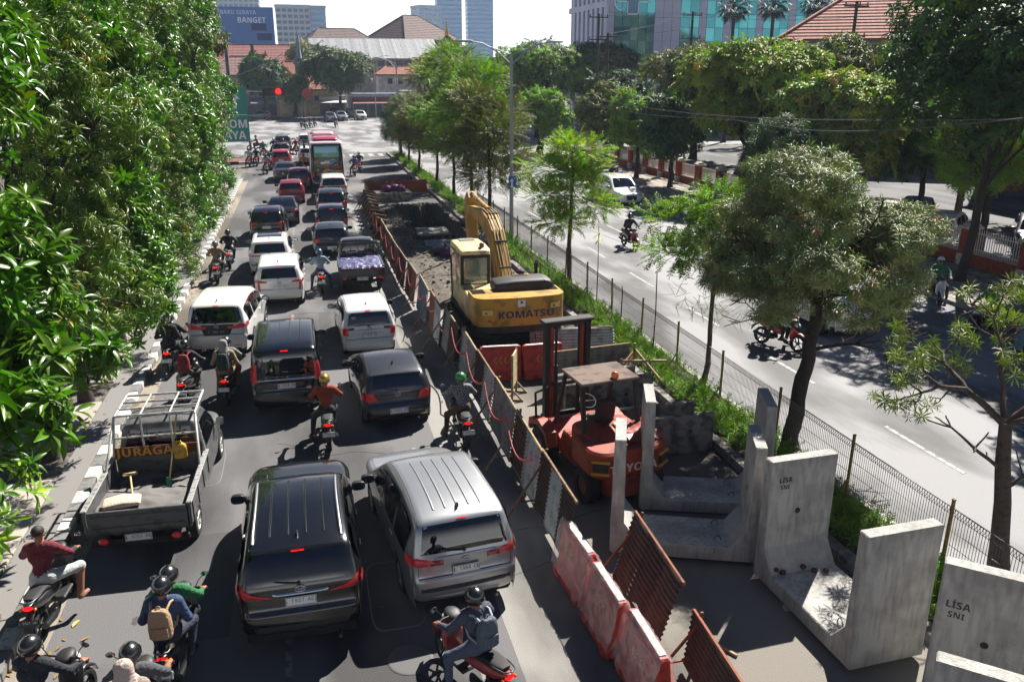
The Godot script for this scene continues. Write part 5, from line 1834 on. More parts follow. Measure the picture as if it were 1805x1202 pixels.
func build_forklift() -> void:
	var t := thing("forklift", "red forklift truck with black mast and beacon on its guard roof", "forklift", Vector3(5.68, 0, -15.15), 0.12)
	var rd := M(Color("8c2e12"), 0.62, 0, "worn", 0.5)
	var dk := M(Color("1d1c1b"), 0.7, 0, "worn", 1.2)
	var ye := M(Color("b58a1c"), 0.6)
	var mb: MB
	for s in [-1.0, 1.0]:
		for q in [[-0.95, 0.44, 0.34], [1.0, 0.38, 0.26]]:
			var w := node(t, "wheel", Vector3(s * (0.8 if q[0] < 0 else 0.72), q[1], q[0]))
			if s < 0: w.rotation.y = PI
			mb = MB.new()
			var xf := Transform3D(Basis(Vector3.BACK, -PI / 2), Vector3.ZERO)
			var R: float = q[1]; var wd: float = q[2]
			mb.lathe([[R * 0.55, -wd / 2], [R * 0.92, -wd / 2], [R, -wd * 0.36], [R, wd * 0.36], [R * 0.92, wd / 2], [R * 0.55, wd / 2]], 28, xf)
			for i in 24:
				var a := TAU * i / 24
				mb.box(Vector3(wd * 0.22 * (1 if i % 2 else -1), cos(a) * R, sin(a) * R), Vector3(wd * 0.5, 0.02, R * 0.13), 0.0, Basis(Vector3.RIGHT, a))
			part(w, "tyre", mb, M(Color("1e1c1b"), 0.9, 0, "worn", 2.0))
			mb = MB.new()
			mb.lathe([[R * 0.1, -wd * 0.1], [R * 0.55, -wd * 0.1], [R * 0.56, wd * 0.4], [R * 0.5, wd * 0.3], [R * 0.3, wd * 0.15], [R * 0.16, wd * 0.3], [0.001, wd * 0.32]], 24, xf)
			part(w, "rim", mb, M(Color("6b3a2c"), 0.7))
	mb = MB.new()
	slab_yz(mb, [[-1.25, 0.42], [0.5, 0.42], [0.55, 1.0], [-0.35, 1.0], [-0.5, 0.72], [-1.05, 0.95], [-1.3, 0.9]], -0.66, 0.66, 0.03)
	part(t, "chassis", mb, rd)
	for s in [-1.0, 1.0]:
		mb = MB.new()
		slab_yz(mb, [[-1.5, 0.6], [-1.45, 0.92], [-0.95, 1.05], [-0.45, 0.92], [-0.38, 0.6], [-0.45, 0.62], [-0.55, 0.8], [-0.95, 0.93], [-1.35, 0.8]], s * 0.95 - 0.2 if s > 0 else s * 0.95 - 0.05, s * 0.95 + 0.05 if s > 0 else s * 0.95 + 0.2, 0.015)
		part(t, "mudguard", mb, rd)
	# engine cover and counterweight
	mb = MB.new()
	mb.loft([[0.0, 1.1, 0.6, 0.16], [0.06, 1.14, 0.64, 0.22], [0.6, 1.16, 0.66, 0.22], [0.95, 1.14, 0.64, 0.2], [1.05, 1.1, 0.58, 0.12]], Transform3D.IDENTITY, 22, 5.0)
	part(t, "engine_cover", mb, rd)
	mb = MB.new()
	var cw := [[0.82, 0.5], [0.86, 1.1]]
	for i in 8:
		var a := PI / 2 * i / 7.0
		cw.append([0.5 + 0.36 * cos(a), 1.2 + 0.4 * sin(a)])
	for i in 8:
		var a := PI / 2 + PI / 2 * i / 7.0
		cw.append([-0.5 + 0.36 * cos(a), 1.2 + 0.4 * sin(a)])
	cw.append([-0.86, 1.1]); cw.append([-0.82, 0.5])
	slab_xz(mb, cw, 0.72, 1.28, 0.05)
	var cwn := part(t, "counterweight", mb, rd)
	mb = MB.new()
	var cw3 := []
	for p in cw: cw3.append([p[0] * 0.62, p[1] * 0.97 + (0.25 if p[1] < 0.6 else 0.0)])
	slab_xz(mb, cw3, 0.25, 0.719, 0.03)
	part(t, "counterweight_base", mb, rd)
	text(cwn, "lettering", "TOYOTA", 0.17, M(Color("c9c4bd"), 0.6), Transform3D(Basis.IDENTITY.scaled(Vector3(1.15, 1, 1)), Vector3(0.0, 0.92, 1.6)), 0.008)
	for y in [0.85, 1.1]:
		for s in [-1.0, 1.0]:
			mb = MB.new(); mb.box(Vector3(s * 0.7, y, 1.535), Vector3(0.36, 0.05, 0.05), 0.01, Basis(Vector3.UP, s * 0.55)); part(cwn, "yellow_stripe", mb, ye)
	for s in [-1.0, 1.0]:
		mb = MB.new(); mb.box(Vector3(s * 0.7, 0.975, 1.525), Vector3(0.3, 0.17, 0.05), 0.01, Basis(Vector3.UP, s * 0.55)); part(cwn, "vent", mb, dk)
	# crumpled red sheet on the cover
	var ns := FastNoiseLite.new(); ns.seed = 4; ns.frequency = 2.0
	var rows := []
	for i in 13:
		var row := PackedVector3Array()
		for j in 13:
			var x := lerpf(0.05, 0.8, j / 12.0); var z := lerpf(0.5, 1.35, i / 12.0)
			row.append(Vector3(x, 1.4 + 0.07 * ns.get_noise_2d(x * 3, z * 3) - 0.35 * maxf(0, z - 1.15), z))
		rows.append(row)
	mb = MB.new(); mb.sheet(rows, false, true); part(t, "crumpled_sheet", mb, M(Color("7d2a20"), 0.35))
	# guard
	mb = MB.new()
	for s in [-1.0, 1.0]:
		mb.bar(Vector3(s * 0.6, 0.95, -0.85), Vector3(s * 0.58, 2.3, -0.4), 0.08, 0.07, 0.01)
		mb.bar(Vector3(s * 0.62, 1.3, 0.62), Vector3(s * 0.6, 2.3, 0.42), 0.08, 0.09, 0.01)
	part(t, "guard_posts", mb, dk)
	mb = MB.new(); mb.xbox(Vector3(-0.66, 2.28, -0.5), Vector3(0.66, 2.35, 0.52), 0.015); part(t, "guard_roof", mb, M(Color("66574d"), 0.9, 0, "worn", 0.6))
	mb = MB.new(); mb.lathe([[0.08, 2.35], [0.08, 2.44], [0.05, 2.48], [0.001, 2.485]], 16, Transform3D(Basis.IDENTITY, Vector3(0.15, 0, 0.4)))
	part(t, "beacon", mb, M(Color("d4661a"), 0.15, 0, "", 1, 1.0))
	mb = MB.new(); mb.box(Vector3(0, 1.35, 0.1), Vector3(0.5, 0.14, 0.48), 0.05); mb.box(Vector3(0, 1.65, 0.32), Vector3(0.46, 0.5, 0.12), 0.05, Basis(Vector3.RIGHT, 0.15)); part(t, "seat", mb, M(Color("161616"), 0.6))
	mb = MB.new()
	var pts := []
	var wb := Transform3D(Basis(Vector3.RIGHT, 0.6), Vector3(-0.05, 1.55, -0.42))
	for j in 21: pts.append(wb * Vector3(0.18 * cos(TAU * j / 20.0), 0, 0.18 * sin(TAU * j / 20.0)))
	mb.tube(pts, 0.016, 6, false); mb.tube([wb * Vector3(-0.18, 0, 0), wb * Vector3(0.18, 0, 0)], 0.012, 6); mb.tube([wb * Vector3.ZERO, wb * Vector3(0, -0.5, 0)], 0.03, 8)
	part(t, "steering_wheel", mb, dk)
	# mast
	var ms := node(t, "mast")
	for s in [-1.0, 1.0]:
		mb = MB.new(); mb.xbox(Vector3(s * 0.5 - 0.06, 0.1, -1.72), Vector3(s * 0.5 + 0.06, 2.98, -1.55), 0.015); part(ms, "upright", mb, dk)
		mb = MB.new(); mb.xbox(Vector3(s * 0.37 - 0.05, 0.15, -1.75), Vector3(s * 0.37 + 0.05, 2.9, -1.62), 0.015); part(ms, "inner_upright", mb, rd)
		mb = MB.new(); mb.tube([Vector3(s * 0.28, 0.2, -1.6), Vector3(s * 0.28, 2.0, -1.6)], 0.05, 12); mb.tube([Vector3(s * 0.28, 2.0, -1.6), Vector3(s * 0.28, 2.9, -1.6)], 0.03, 10); part(ms, "lift_cylinder", mb, dk)
		mb = MB.new(); mb.bar(Vector3(s * 0.2, 0.06, -1.85), Vector3(s * 0.2, 0.06, -3.0), 0.13, 0.05, 0.01); mb.xbox(Vector3(s * 0.2 - 0.065, 0.03, -1.88), Vector3(s * 0.2 + 0.065, 0.7, -1.82), 0.01); part(ms, "fork", mb, dk)
		mb = MB.new(); mb.tube([Vector3(s * 0.92, 1.0, -1.2), Vector3(s * 0.92, 1.55, -1.25), Vector3(s * 0.6, 1.62, -1.3)], 0.03, 8); part(t, "mirror_bracket", mb, dk)
	for y in [0.3, 1.5, 2.92]:
		mb = MB.new(); mb.xbox(Vector3(-0.58, y, -1.68), Vector3(0.58, y + 0.1, -1.58), 0.02); part(ms, "crossmember", mb, dk)
	mb = MB.new(); mb.xbox(Vector3(-0.62, 3.0, -1.8), Vector3(0.62, 3.07, -1.5), 0.02); part(ms, "top_plate", mb, dk)
	mb = MB.new(); mb.xbox(Vector3(-0.55, 0.25, -1.84), Vector3(0.55, 0.4, -1.77), 0.01); mb.xbox(Vector3(-0.55, 0.65, -1.84), Vector3(0.55, 0.78, -1.77), 0.01); part(ms, "carriage", mb, dk)

func cab_car(t: Node3D, paint_m: Material, W: float, L: float, H: float, front: float) -> Shell:
	# hood and cab of a pickup; the cab's back is at z = 0 of the thing, the front at -L
	var s := Shell.new()
	s.L = L; s.W = W; s.H = H; s.belt = H * 0.6; s.R = 0.32; s.wz = [0.75]; s.tum = 0.16; s.rtap = 0.02; s.sill = 0.34
	s.setup([[0.1, 0.36], [0.0, 0.5], [0.0, 0.75], [0.1, 0.9], [0.4, 0.98], [front, 1.06], [front + 0.1, 1.08], [front + 0.65, H - 0.08], [front + 0.85, H], [L - 0.25, H], [L - 0.1, H - 0.03], [L - 0.04, H - 0.3], [L, 1.05], [L, 0.6], [L - 0.02, 0.4], [L - 0.2, 0.36]])
	var g := node(t, "cab", Vector3(0, 0, -L / 2))
	part(g, "body", s.body(), paint_m)
	var mb := MB.new()
	s.rear_patch(mb, [[-0.86, 1.12], [0.86, 1.12], [0.82, H - 0.14], [-0.82, H - 0.14]], 0.006, 10, 6)
	part(g, "rear_window", mb, glass)
	mb = MB.new()
	s.patch(mb, [Vector2(-0.84, s.k_z(front + 0.1)), Vector2(0.84, s.k_z(front + 0.1)), Vector2(0.8, s.k_z(front + 0.7)), Vector2(-0.8, s.k_z(front + 0.7))], 0.006, 8, 6)
	part(g, "windscreen", mb, glass)
	for sg in [-1.0, 1.0]:
		mb = MB.new()
		s.side_patch(mb, front + 0.42, L - 0.22, func(_z): return s.belt + 0.04, func(z): return s.top_y(z) - 0.07, sg, 0.004)
		part(g, "side_window", mb, glass)
		mb = MB.new()
		mb.loft([[-0.05, 0.0, 0.06, 0.06], [0.0, 0.0, 0.09, 0.09], [0.04, 0.0, 0.085, 0.085]], Transform3D(Basis.IDENTITY, Vector3(sg * (W / 2 + 0.13), s.belt + 0.12, front + 0.45 - L / 2)), 12, 3.0)
		mb.bar(Vector3(sg * (W / 2 + 0.1), s.belt + 0.1, front + 0.45 - L / 2), Vector3(sg * (W / 2 - 0.05), s.belt, front + 0.45 - L / 2), 0.02, 0.02)
		part(g, "mirror", mb, chrome)
		mb = MB.new()
		var c := [Vector2(0.55 * sg, s.k_front(0.62)), Vector2(0.95 * sg, s.k_front(0.62)), Vector2(0.95 * sg, s.k_front(0.76)), Vector2(0.55 * sg, s.k_front(0.76))]
		if sg < 0: c = [c[1], c[0], c[3], c[2]]
		s.patch(mb, c, 0.015, 5, 4)
		part(g, "headlight", mb, M(Color("b9bcc0"), 0.1, 0.2, "", 1, 1.0))
	return s

func pickup_bed(t: Node3D, W: float, bl: float, y0: float, y1: float, m: Material, rimm: Material) -> void:
	var mb: MB
	for s in [-1.0, 1.0]:
		mb = MB.new(); mb.xbox(Vector3(s * W / 2 - 0.025, y0, 0.06), Vector3(s * W / 2 + 0.025, y1, bl), 0.008)
		var sd := part(t, "side_board", mb, m)
		mb = MB.new(); mb.xbox(Vector3(s * W / 2 - 0.05, y1, 0.06), Vector3(s * W / 2 + 0.05, y1 + 0.035, bl), 0.01); part(sd, "top_rail", mb, rimm)
		for i in 4:
			mb = MB.new(); mb.xbox(Vector3(s * (W / 2 + 0.025), y0, 0.2 + i * (bl - 0.4) / 3), Vector3(s * (W / 2 + 0.045), y1, 0.26 + i * (bl - 0.4) / 3), 0.005); part(sd, "rib", mb, m)
	mb = MB.new(); mb.xbox(Vector3(-W / 2 + 0.04, y0, bl - 0.03), Vector3(W / 2 - 0.04, y1, bl + 0.02), 0.008)
	for i in 2: mb.xbox(Vector3(-W / 2 + 0.1, y0 + 0.06 + i * 0.22, bl + 0.02), Vector3(W / 2 - 0.1, y0 + 0.1 + i * 0.22, bl + 0.035), 0.005)
	part(t, "tailgate", mb, m)
	mb = MB.new(); mb.xbox(Vector3(-W / 2, y0 - 0.06, 0.05), Vector3(W / 2, y0, bl), 0.01); part(t, "bed_floor", mb, M(Color("4c4640"), 0.9, 0, "worn", 1.0))
	mb = MB.new(); mb.xbox(Vector3(-W / 2 + 0.04, y0, 0.04), Vector3(W / 2 - 0.04, y1, 0.09), 0.008); part(t, "headboard", mb, m)
	mb = MB.new(); mb.xbox(Vector3(-0.42, 0.35, -1.2), Vector3(0.42, y0 - 0.06, bl - 0.1), 0.03); mb.xbox(Vector3(-W / 2 + 0.05, 0.44, bl - 0.06), Vector3(W / 2 - 0.05, 0.56, bl + 0.03), 0.02); part(t, "chassis", mb, M(Color("1b1a19"), 0.9))

func build_pickups() -> void:
	var gr := M(Color("4c4d4e"), 0.55, 0, "worn", 1.0, 0.2)
	var t := thing("pickup_truck", "old grey pickup truck with pipe frame and a sand filled bed", "pickup truck", Vector3(-3.15, 0, -16.05), -0.04)
	var s := cab_car(t, gr, 1.66, 2.75, 1.76, 1.0)
	pickup_bed(t, 1.72, 2.25, 0.72, 1.12, gr, M(Color("8f8f8d"), 0.6, 0.2, "worn", 2.0))
	var rim := M(Color("b9b9b5"), 0.5, 0.3)
	for z in [-2.0, 1.35]:
		for sg in [-1.0, 1.0]: wheel(t, Vector3(sg * 0.72, 0.33, z), 0.33, 0.2, rim, sg)
	var mb: MB
	for sg in [-1.0, 1.0]:
		mb = MB.new(); mb.ball(Vector3(sg * 0.6, 0.55, 2.27), Vector3(0.09, 0.06, 0.05), 12); part(t, "tail_light", mb, tail)
	plate(t, Vector3(-0.02, 0.6, 2.29), "L 9203 BE", 0.44, 0.14, -0.05)
	# pipe frame over the cab
	var pm := M(Color("b4b4b0"), 0.5, 0.4, "worn", 2.0)
	var fr := node(t, "roof_rack")
	var W := 0.74
	for sg in [-1.0, 1.0]:
		mb = MB.new(); mb.tube([Vector3(sg * 0.84, 1.14, 0.75), Vector3(sg * 0.74, 1.98, 0.1), Vector3(sg * 0.74, 2.0, -1.0)], 0.026, 8); mb.tube([Vector3(sg * 0.84, 1.14, 0.12), Vector3(sg * 0.74, 1.98, 0.12)], 0.026, 8); part(fr, "upright", mb, pm)
	for z in [0.1, -0.25, -0.6, -0.98]:
		mb = MB.new(); mb.tube([Vector3(-W, 2.0, z), Vector3(W, 2.0, z)], 0.024, 8); part(fr, "cross_bar", mb, pm)
	for x in [-0.27, 0.27]:
		mb = MB.new(); mb.tube([Vector3(x, 2.0, 0.1), Vector3(x, 2.0, -0.98)], 0.02, 8); mb.tube([Vector3(x, 2.0, 0.11), Vector3(x, 1.14, 0.11)], 0.02, 8); part(fr, "long_bar", mb, pm)
	mb = MB.new(); mb.tube([Vector3(-0.82, 1.55, 0.11), Vector3(0.82, 1.55, 0.11)], 0.02, 8); part(fr, "rear_bar", mb, pm)
	mb = MB.new(); mb.xbox(Vector3(-0.8, 1.15, 0.14), Vector3(0.8, 1.36, 0.17), 0.004)
	var bd := part(t, "name_board", mb, M(Color("5a2a12"), 0.8, 0, "worn", 1.5))
	text(bd, "lettering", "JURAGAN", 0.17, M(Color("b8862c"), 0.7), Transform3D(Basis.IDENTITY.scaled(Vector3(1.2, 1, 1)), Vector3(-0.15, 1.255, 0.172)), 0.004)
	# sand
	var ns := FastNoiseLite.new(); ns.seed = 12; ns.frequency = 1.0; ns.fractal_octaves = 4
	var rows := []
	for i in 41:
		var row := PackedVector3Array()
		for j in 31:
			var x := lerpf(-0.83, 0.83, j / 30.0); var z := lerpf(0.1, 2.21, i / 40.0)
			row.append(Vector3(x, 0.73 + (0.2 * smoothstep(0.55, 1.3, z) + 0.09 * ns.get_noise_2d(x * 1.5, z * 1.5) + 0.03 * ns.get_noise_2d(x * 9, z * 9)) * (1.0 - 0.4 * absf(x)), z))
		rows.append(row)
	mb = MB.new(); mb.sheet(rows, false, true)
	var sand := thing("sand_load", "load of dark grey sand heaped in the old pickup bed", "sand", t.position, t.rotation.y)
	sand.set_meta("kind", "stuff")
	part(sand, "sand", mb, M(Color("6e6c69"), 0.97, 0, "speck", 2.0, 0.0, "grain_n"))
	var place := func(o: Node3D, p: Vector3, yaw: float):
		o.position = t.position + t.basis * p
		o.rotation.y = t.rotation.y + yaw
	var sk := thing("cement_sack", "pale cement sack lying on the sand in the pickup bed", "sack")
	mb = MB.new()
	mb.loft([[-0.32, 0.05, 0.14, 0.015], [-0.29, 0.055, 0.19, 0.045], [0.0, 0.07, 0.2, 0.075], [0.27, 0.055, 0.19, 0.05], [0.31, 0.05, 0.17, 0.015]], Transform3D.IDENTITY, 18, 3.2)
	part(sk, "sack", mb, M(Color("c9b7a4"), 0.9, 0, "cloth", 3.0, 0.0, "folds"))
	place.call(sk, Vector3(-0.38, 0.92, 1.65), PI / 2 + 0.15)
	var sh := thing("shovel", "shovel with pale wooden handle stuck beside the cement sack", "shovel")
	mb = MB.new(); mb.tube([Vector3(0, 0.06, 0.3), Vector3(0, 0.2, -0.5)], 0.018, 8); part(sh, "shaft", mb, M(Color("b39a66"), 0.7))
	mb = MB.new(); mb.box(Vector3(0, 0.22, -0.55), Vector3(0.26, 0.03, 0.1), 0.01); part(sh, "handle", mb, M(Color("a88f62"), 0.7))
	place.call(sh, Vector3(-0.3, 0.84, 1.25), 0.25)
	var sp := thing("long_shovel", "long wooden shovel with green blade leaning on the pickup frame", "shovel")
	mb = MB.new(); mb.tube([Vector3(0, 0.1, 0), Vector3(0.2, 1.15, -0.75)], 0.018, 8); part(sp, "shaft", mb, M(Color("a98f62"), 0.7))
	mb = MB.new(); mb.box(Vector3(-0.01, 0.06, 0.02), Vector3(0.1, 0.2, 0.03), 0.012, Basis(Vector3.RIGHT, -0.5)); part(sp, "blade", mb, M(Color("2e7a58"), 0.6))
	place.call(sp, Vector3(0.28, 0.84, 0.85), 0.1)
	var jc := thing("jerry_can", "yellow plastic jerry can hanging at the pickup headboard", "jerry can")
	mb = MB.new(); mb.loft([[0.0, 0.0, 0.11, 0.08], [0.02, 0.0, 0.125, 0.09], [0.2, 0.0, 0.125, 0.09], [0.27, 0.0, 0.1, 0.07], [0.3, 0.02, 0.03, 0.03], [0.33, 0.02, 0.03, 0.03]], Transform3D(Basis(Vector3.RIGHT, -PI / 2), Vector3.ZERO), 16, 4.0); part(jc, "can", mb, M(Color("b08a1c"), 0.5, 0, "worn", 2.0))
	mb = MB.new(); mb.tube([Vector3(-0.08, 0.26, 0), Vector3(-0.07, 0.33, 0), Vector3(0.02, 0.33, 0), Vector3(0.03, 0.28, 0)], 0.014, 6); part(jc, "handle", mb, M(Color("a88219"), 0.5))
	place.call(jc, Vector3(0.42, 1.12, 0.27), 0.1)
	# the second pickup
	var dk := paint("16181b")
	t = thing("pickup_truck", "black pickup truck with a blue tarpaulin over its bed", "pickup truck", Vector3(1.95, 0, -33.9), 0.0)
	cab_car(t, dk, 1.66, 2.3, 1.75, 0.7)
	pickup_bed(t, 1.68, 2.05, 0.68, 1.05, dk, dk)
	for z in [-1.55, 1.25]:
		for sg in [-1.0, 1.0]: wheel(t, Vector3(sg * 0.7, 0.31, z), 0.31, 0.19, rim, sg)
	mb = MB.new()
	for x in [-0.3, 0.0, 0.3]: mb.xbox(Vector3(x - 0.01, 1.1, 0.03), Vector3(x + 0.01, 1.62, 0.05))
	mb.xbox(Vector3(-0.8, 1.62, 0.02), Vector3(0.8, 1.66, 0.06)); part(t, "window_guard", mb, dk)
	for sg in [-1.0, 1.0]:
		mb = MB.new(); mb.xbox(Vector3(sg * 0.35 - (0.0 if sg > 0 else 0.4), 0.93, 2.07), Vector3(sg * 0.35 + (0.4 if sg > 0 else 0.0), 0.99, 2.085)); part(t, "red_stripe", mb, M(Color("8a1c16"), 0.5))
		mb = MB.new(); mb.xbox(Vector3(sg * 0.7 - 0.08, 0.58, 2.05), Vector3(sg * 0.7 + 0.08, 0.68, 2.09), 0.01); part(t, "tail_light", mb, tail)
	plate(t, Vector3(0, 0.6, 2.08), "L 8426 NK", 0.44, 0.14)
	rows = []
	for i in 25:
		var row := PackedVector3Array()
		for j in 25:
			var x := lerpf(-0.86, 0.86, j / 24.0); var z := lerpf(0.12, 2.1, i / 24.0)
			var e := smoothstep(0.0, 0.12, 0.86 - absf(x)) * smoothstep(0.0, 0.12, 2.1 - z)
			row.append(Vector3(x, 1.02 + e * (0.07 + 0.06 * ns.get_noise_2d(x * 2.2, z * 2.2) + 0.03 * ns.get_noise_2d(x * 4, z * 5)), z))
		rows.append(row)
	mb = MB.new(); mb.sheet(rows, false, true)
	var tp := thing("tarpaulin", "crumpled blue grey tarpaulin spread over the black pickup bed", "tarpaulin", t.position)
	part(tp, "sheet", mb, M(Color("54557c"), 0.45, 0, "cloth", 0.8, 0.0, "folds"))

func build_bus() -> void:
	var t := thing("coach_bus", "pink and white coach bus with a colourful mural on its dark rear", "bus", Vector3(1.75, 0, -68.6), 0.0)
	var W := 2.5; var H := 3.55; var L := 11.8
	var s := Shell.new()
	s.L = L; s.W = W; s.H = H; s.belt = 1.6; s.tum = 0.1; s.R = 0.48; s.wz = [2.4, 8.6]; s.rtap = 0.05; s.ftap = 0.1; s.sill = 0.35
	s.setup([[0.1, 0.4], [0.0, 0.6], [0.0, 1.4], [0.35, 3.1], [0.7, 3.45], [1.2, 3.53], [10.8, 3.53], [11.4, 3.46], [11.6, 3.3], [11.74, 2.3], [11.78, 1.2], [11.8, 0.9], [11.78, 0.5], [11.6, 0.4]])
	part(t, "body", s.body(), paint("d8c3c6"))
	var mb := MB.new()
	var q := func(y0: float, y1: float, u0: float, u1: float, called: String, m: Material, d := 0.01):
		var b := MB.new()
		s.rear_patch(b, [[u0, y0], [u1, y0], [u1, y1], [u0, y1]], d + 0.012, 24 if u1 - u0 > 0.9 else 6, 8)
		part(t, called, b, m)
	q.call(0.55, 3.28, -0.97, 0.97, "rear_panel", M(Color("15171b"), 0.15), 0.008)
	q.call(2.3, 3.15, -0.8, 0.8, "rear_window", M(Color("6aa3a8"), 0.15), 0.016)
	# the mural: loose patches of colour
	var cols := ["7fa8cf", "c9a53a", "b03a3a", "4d7a4a", "d9d2c0", "5c86b8", "b97a35", "8c9b3e", "7a2f44"]
	var r2 := RandomNumberGenerator.new(); r2.seed = 5
	for i in 26:
		var u := r2.randf_range(-0.75, 0.75); var y := r2.randf_range(0.75, 2.15)
		var du := r2.randf_range(0.06, 0.2); var dy := r2.randf_range(0.06, 0.22)
		q.call(y, y + dy, u - du, u + du, "mural_patch", M(Color(cols[i % 9]), 0.4), 0.012 + 0.0012 * i)
	for g in [[2.33, 2.62, -0.76, -0.2, "5d8f3c"], [2.33, 2.55, 0.0, 0.76, "74a446"], [2.62, 3.1, -0.76, 0.7, "9cc9d8"]]:
		q.call(g[0], g[1], g[2], g[3], "window_print", M(Color(g[4]), 0.3), 0.021)
	q.call(1.55, 1.7, -0.35, 0.75, "red_band", M(Color("9a1f2c"), 0.4), 0.05)
	for sg in [-1.0, 1.0]:
		q.call(0.95, 1.35, 0.86 * sg - 0.07, 0.86 * sg + 0.07, "tail_light", tail, 0.03)
		mb = MB.new()
		s.side_patch(mb, 0.9, 11.3, func(_z): return 1.75, func(_z): return 3.0, sg, 0.006)
		part(t, "side_glazing", mb, glass)
		mb = MB.new()
		s.side_patch(mb, 0.4, 11.6, func(_z): return 0.9, func(_z): return 1.05, sg, 0.006)
		part(t, "side_stripe", mb, M(Color("9a2040"), 0.4, 0, "", 1, 1.0))
		for z in s.wz: wheel(t, Vector3(sg * 1.1, 0.48, z - L / 2), 0.48, 0.28, M(Color("8b8d90"), 0.4, 0.7), sg)
		mb = MB.new(); mb.tube([Vector3(sg * 1.2, 3.0, -L / 2 + 0.3), Vector3(sg * 1.5, 2.9, -L / 2 - 0.2), Vector3(sg * 1.5, 2.3, -L / 2 - 0.25)], 0.03, 6); mb.box(Vector3(sg * 1.5, 2.2, -L / 2 - 0.25), Vector3(0.2, 0.4, 0.12), 0.04); part(t, "mirror", mb, black)
	mb = MB.new(); mb.loft([[2.6, 3.58, 0.8, 0.02], [2.9, 3.62, 0.95, 0.13], [5.0, 3.62, 0.95, 0.13], [5.3, 3.58, 0.8, 0.02]], Transform3D.IDENTITY, 18, 4.0)
	part(t, "roof_air_unit", mb, paint("a02848"))
	mb = MB.new(); mb.loft([[-3.5, 3.58, 0.7, 0.02], [-3.2, 3.62, 0.85, 0.12], [-1.0, 3.62, 0.85, 0.12], [-0.7, 3.58, 0.7, 0.02]], Transform3D.IDENTITY, 18, 4.0)
	part(t, "roof_air_unit", mb, paint("c9a4ac"))
	mb = MB.new(); mb.xbox(Vector3(-1.1, 0.3, -L / 2 + 0.4), Vector3(1.1, 0.7, L / 2 - 0.3), 0.05); part(t, "underbody", mb, black)
	plate(t, Vector3(0, 0.72, L / 2 + 0.03), "N 7128 UB", 0.45, 0.15)

# ---- leaves: small bent blades gathered in sprays; a crown is many sprays
func blade(mb: MB, base: Vector3, dir: Vector3, up: Vector3, ln: float, wd: float, droop: float, segs := 3, fold := 0.25) -> void:
	dir = dir.normalized()
	var side := dir.cross(up).normalized()
	if side.length_squared() < 0.5: side = Vector3.RIGHT
	var rows := []
	var p := base
	var d := dir
	var prof := [0.12, 0.85, 1.0, 0.6, 0.05] if segs == 4 else ([0.15, 1.0, 0.75, 0.05] if segs == 3 else [0.2, 1.0, 0.05])
	for i in segs + 1:
		var w: float = wd * 0.5 * prof[i]
		var n := side.cross(d).normalized()
		rows.append(PackedVector3Array([p - side * w + n * w * fold * 2.0, p, p + side * w + n * w * fold * 2.0]))
		d = (d + Vector3.DOWN * droop / segs).normalized()
		p += d * (ln / segs)
	mb.sheet(rows, false)

func rosette(n: int, ln: float, wd: float, droop: float, up_bias: float, sd: int, segs := 3) -> ArrayMesh:
	var r := RandomNumberGenerator.new(); r.seed = sd
	var mb := MB.new()
	for i in n:
		var a := i * 2.399 + r.randf_range(-0.3, 0.3)
		var el := lerpf(up_bias, -0.35, pow(float(i) / n, 0.8)) + r.randf_range(-0.15, 0.15)
		var d := Vector3(cos(a) * cos(el), sin(el), sin(a) * cos(el))
		blade(mb, d * 0.02 + Vector3(0, 0.08 * (1.0 - float(i) / n) * ln / 0.25, 0), d, Vector3.UP, ln * r.randf_range(0.75, 1.1), wd * r.randf_range(0.85, 1.1), droop * r.randf_range(0.6, 1.4), segs)
	return mb.mesh()

func spray(n: int, len: float, ln: float, wd: float, flat: float, droop: float, sd: int) -> ArrayMesh:
	# a twig with leaves on both sides
	var r := RandomNumberGenerator.new(); r.seed = sd
	var mb := MB.new()
	var tw := []
	for i in 5: tw.append(Vector3(0, -0.12 * droop * len * pow(i / 4.0, 2.0) * 4.0, -len * i / 4.0))
	mb.tube(tw, [0.006, 0.005, 0.004, 0.003, 0.002], 4, false)
	for i in n:
		var f := (i + 0.5) / n
		var p: Vector3 = Vector3(0, -0.48 * droop * len * f * f, -len * f)
		var s := 1.0 if i % 2 else -1.0
		var d := Vector3(s * r.randf_range(0.5, 1.0), r.randf_range(-0.3, 0.6) * (1.0 - flat) - droop * 0.5, -r.randf_range(0.2, 0.8))
		blade(mb, p, d, Vector3(r.randf_range(-0.3, 0.3), 1, r.randf_range(-0.3, 0.3)), ln * r.randf_range(0.7, 1.15), wd, droop, 2)
	return mb.mesh()

func leaf_mat(h: String, back := 0.7, rough := 0.42) -> StandardMaterial3D:
	var m := StandardMaterial3D.new()
	m.albedo_color = Color(h)
	m.vertex_color_use_as_albedo = true
	m.roughness = rough + 0.2
	m.metallic_specular = 0.42
	m.backlight_enabled = true
	m.backlight = Color(back * 0.85, back, back * 0.25)
	m.cull_mode = BaseMaterial3D.CULL_DISABLED
	return m

var clump_noise: FastNoiseLite
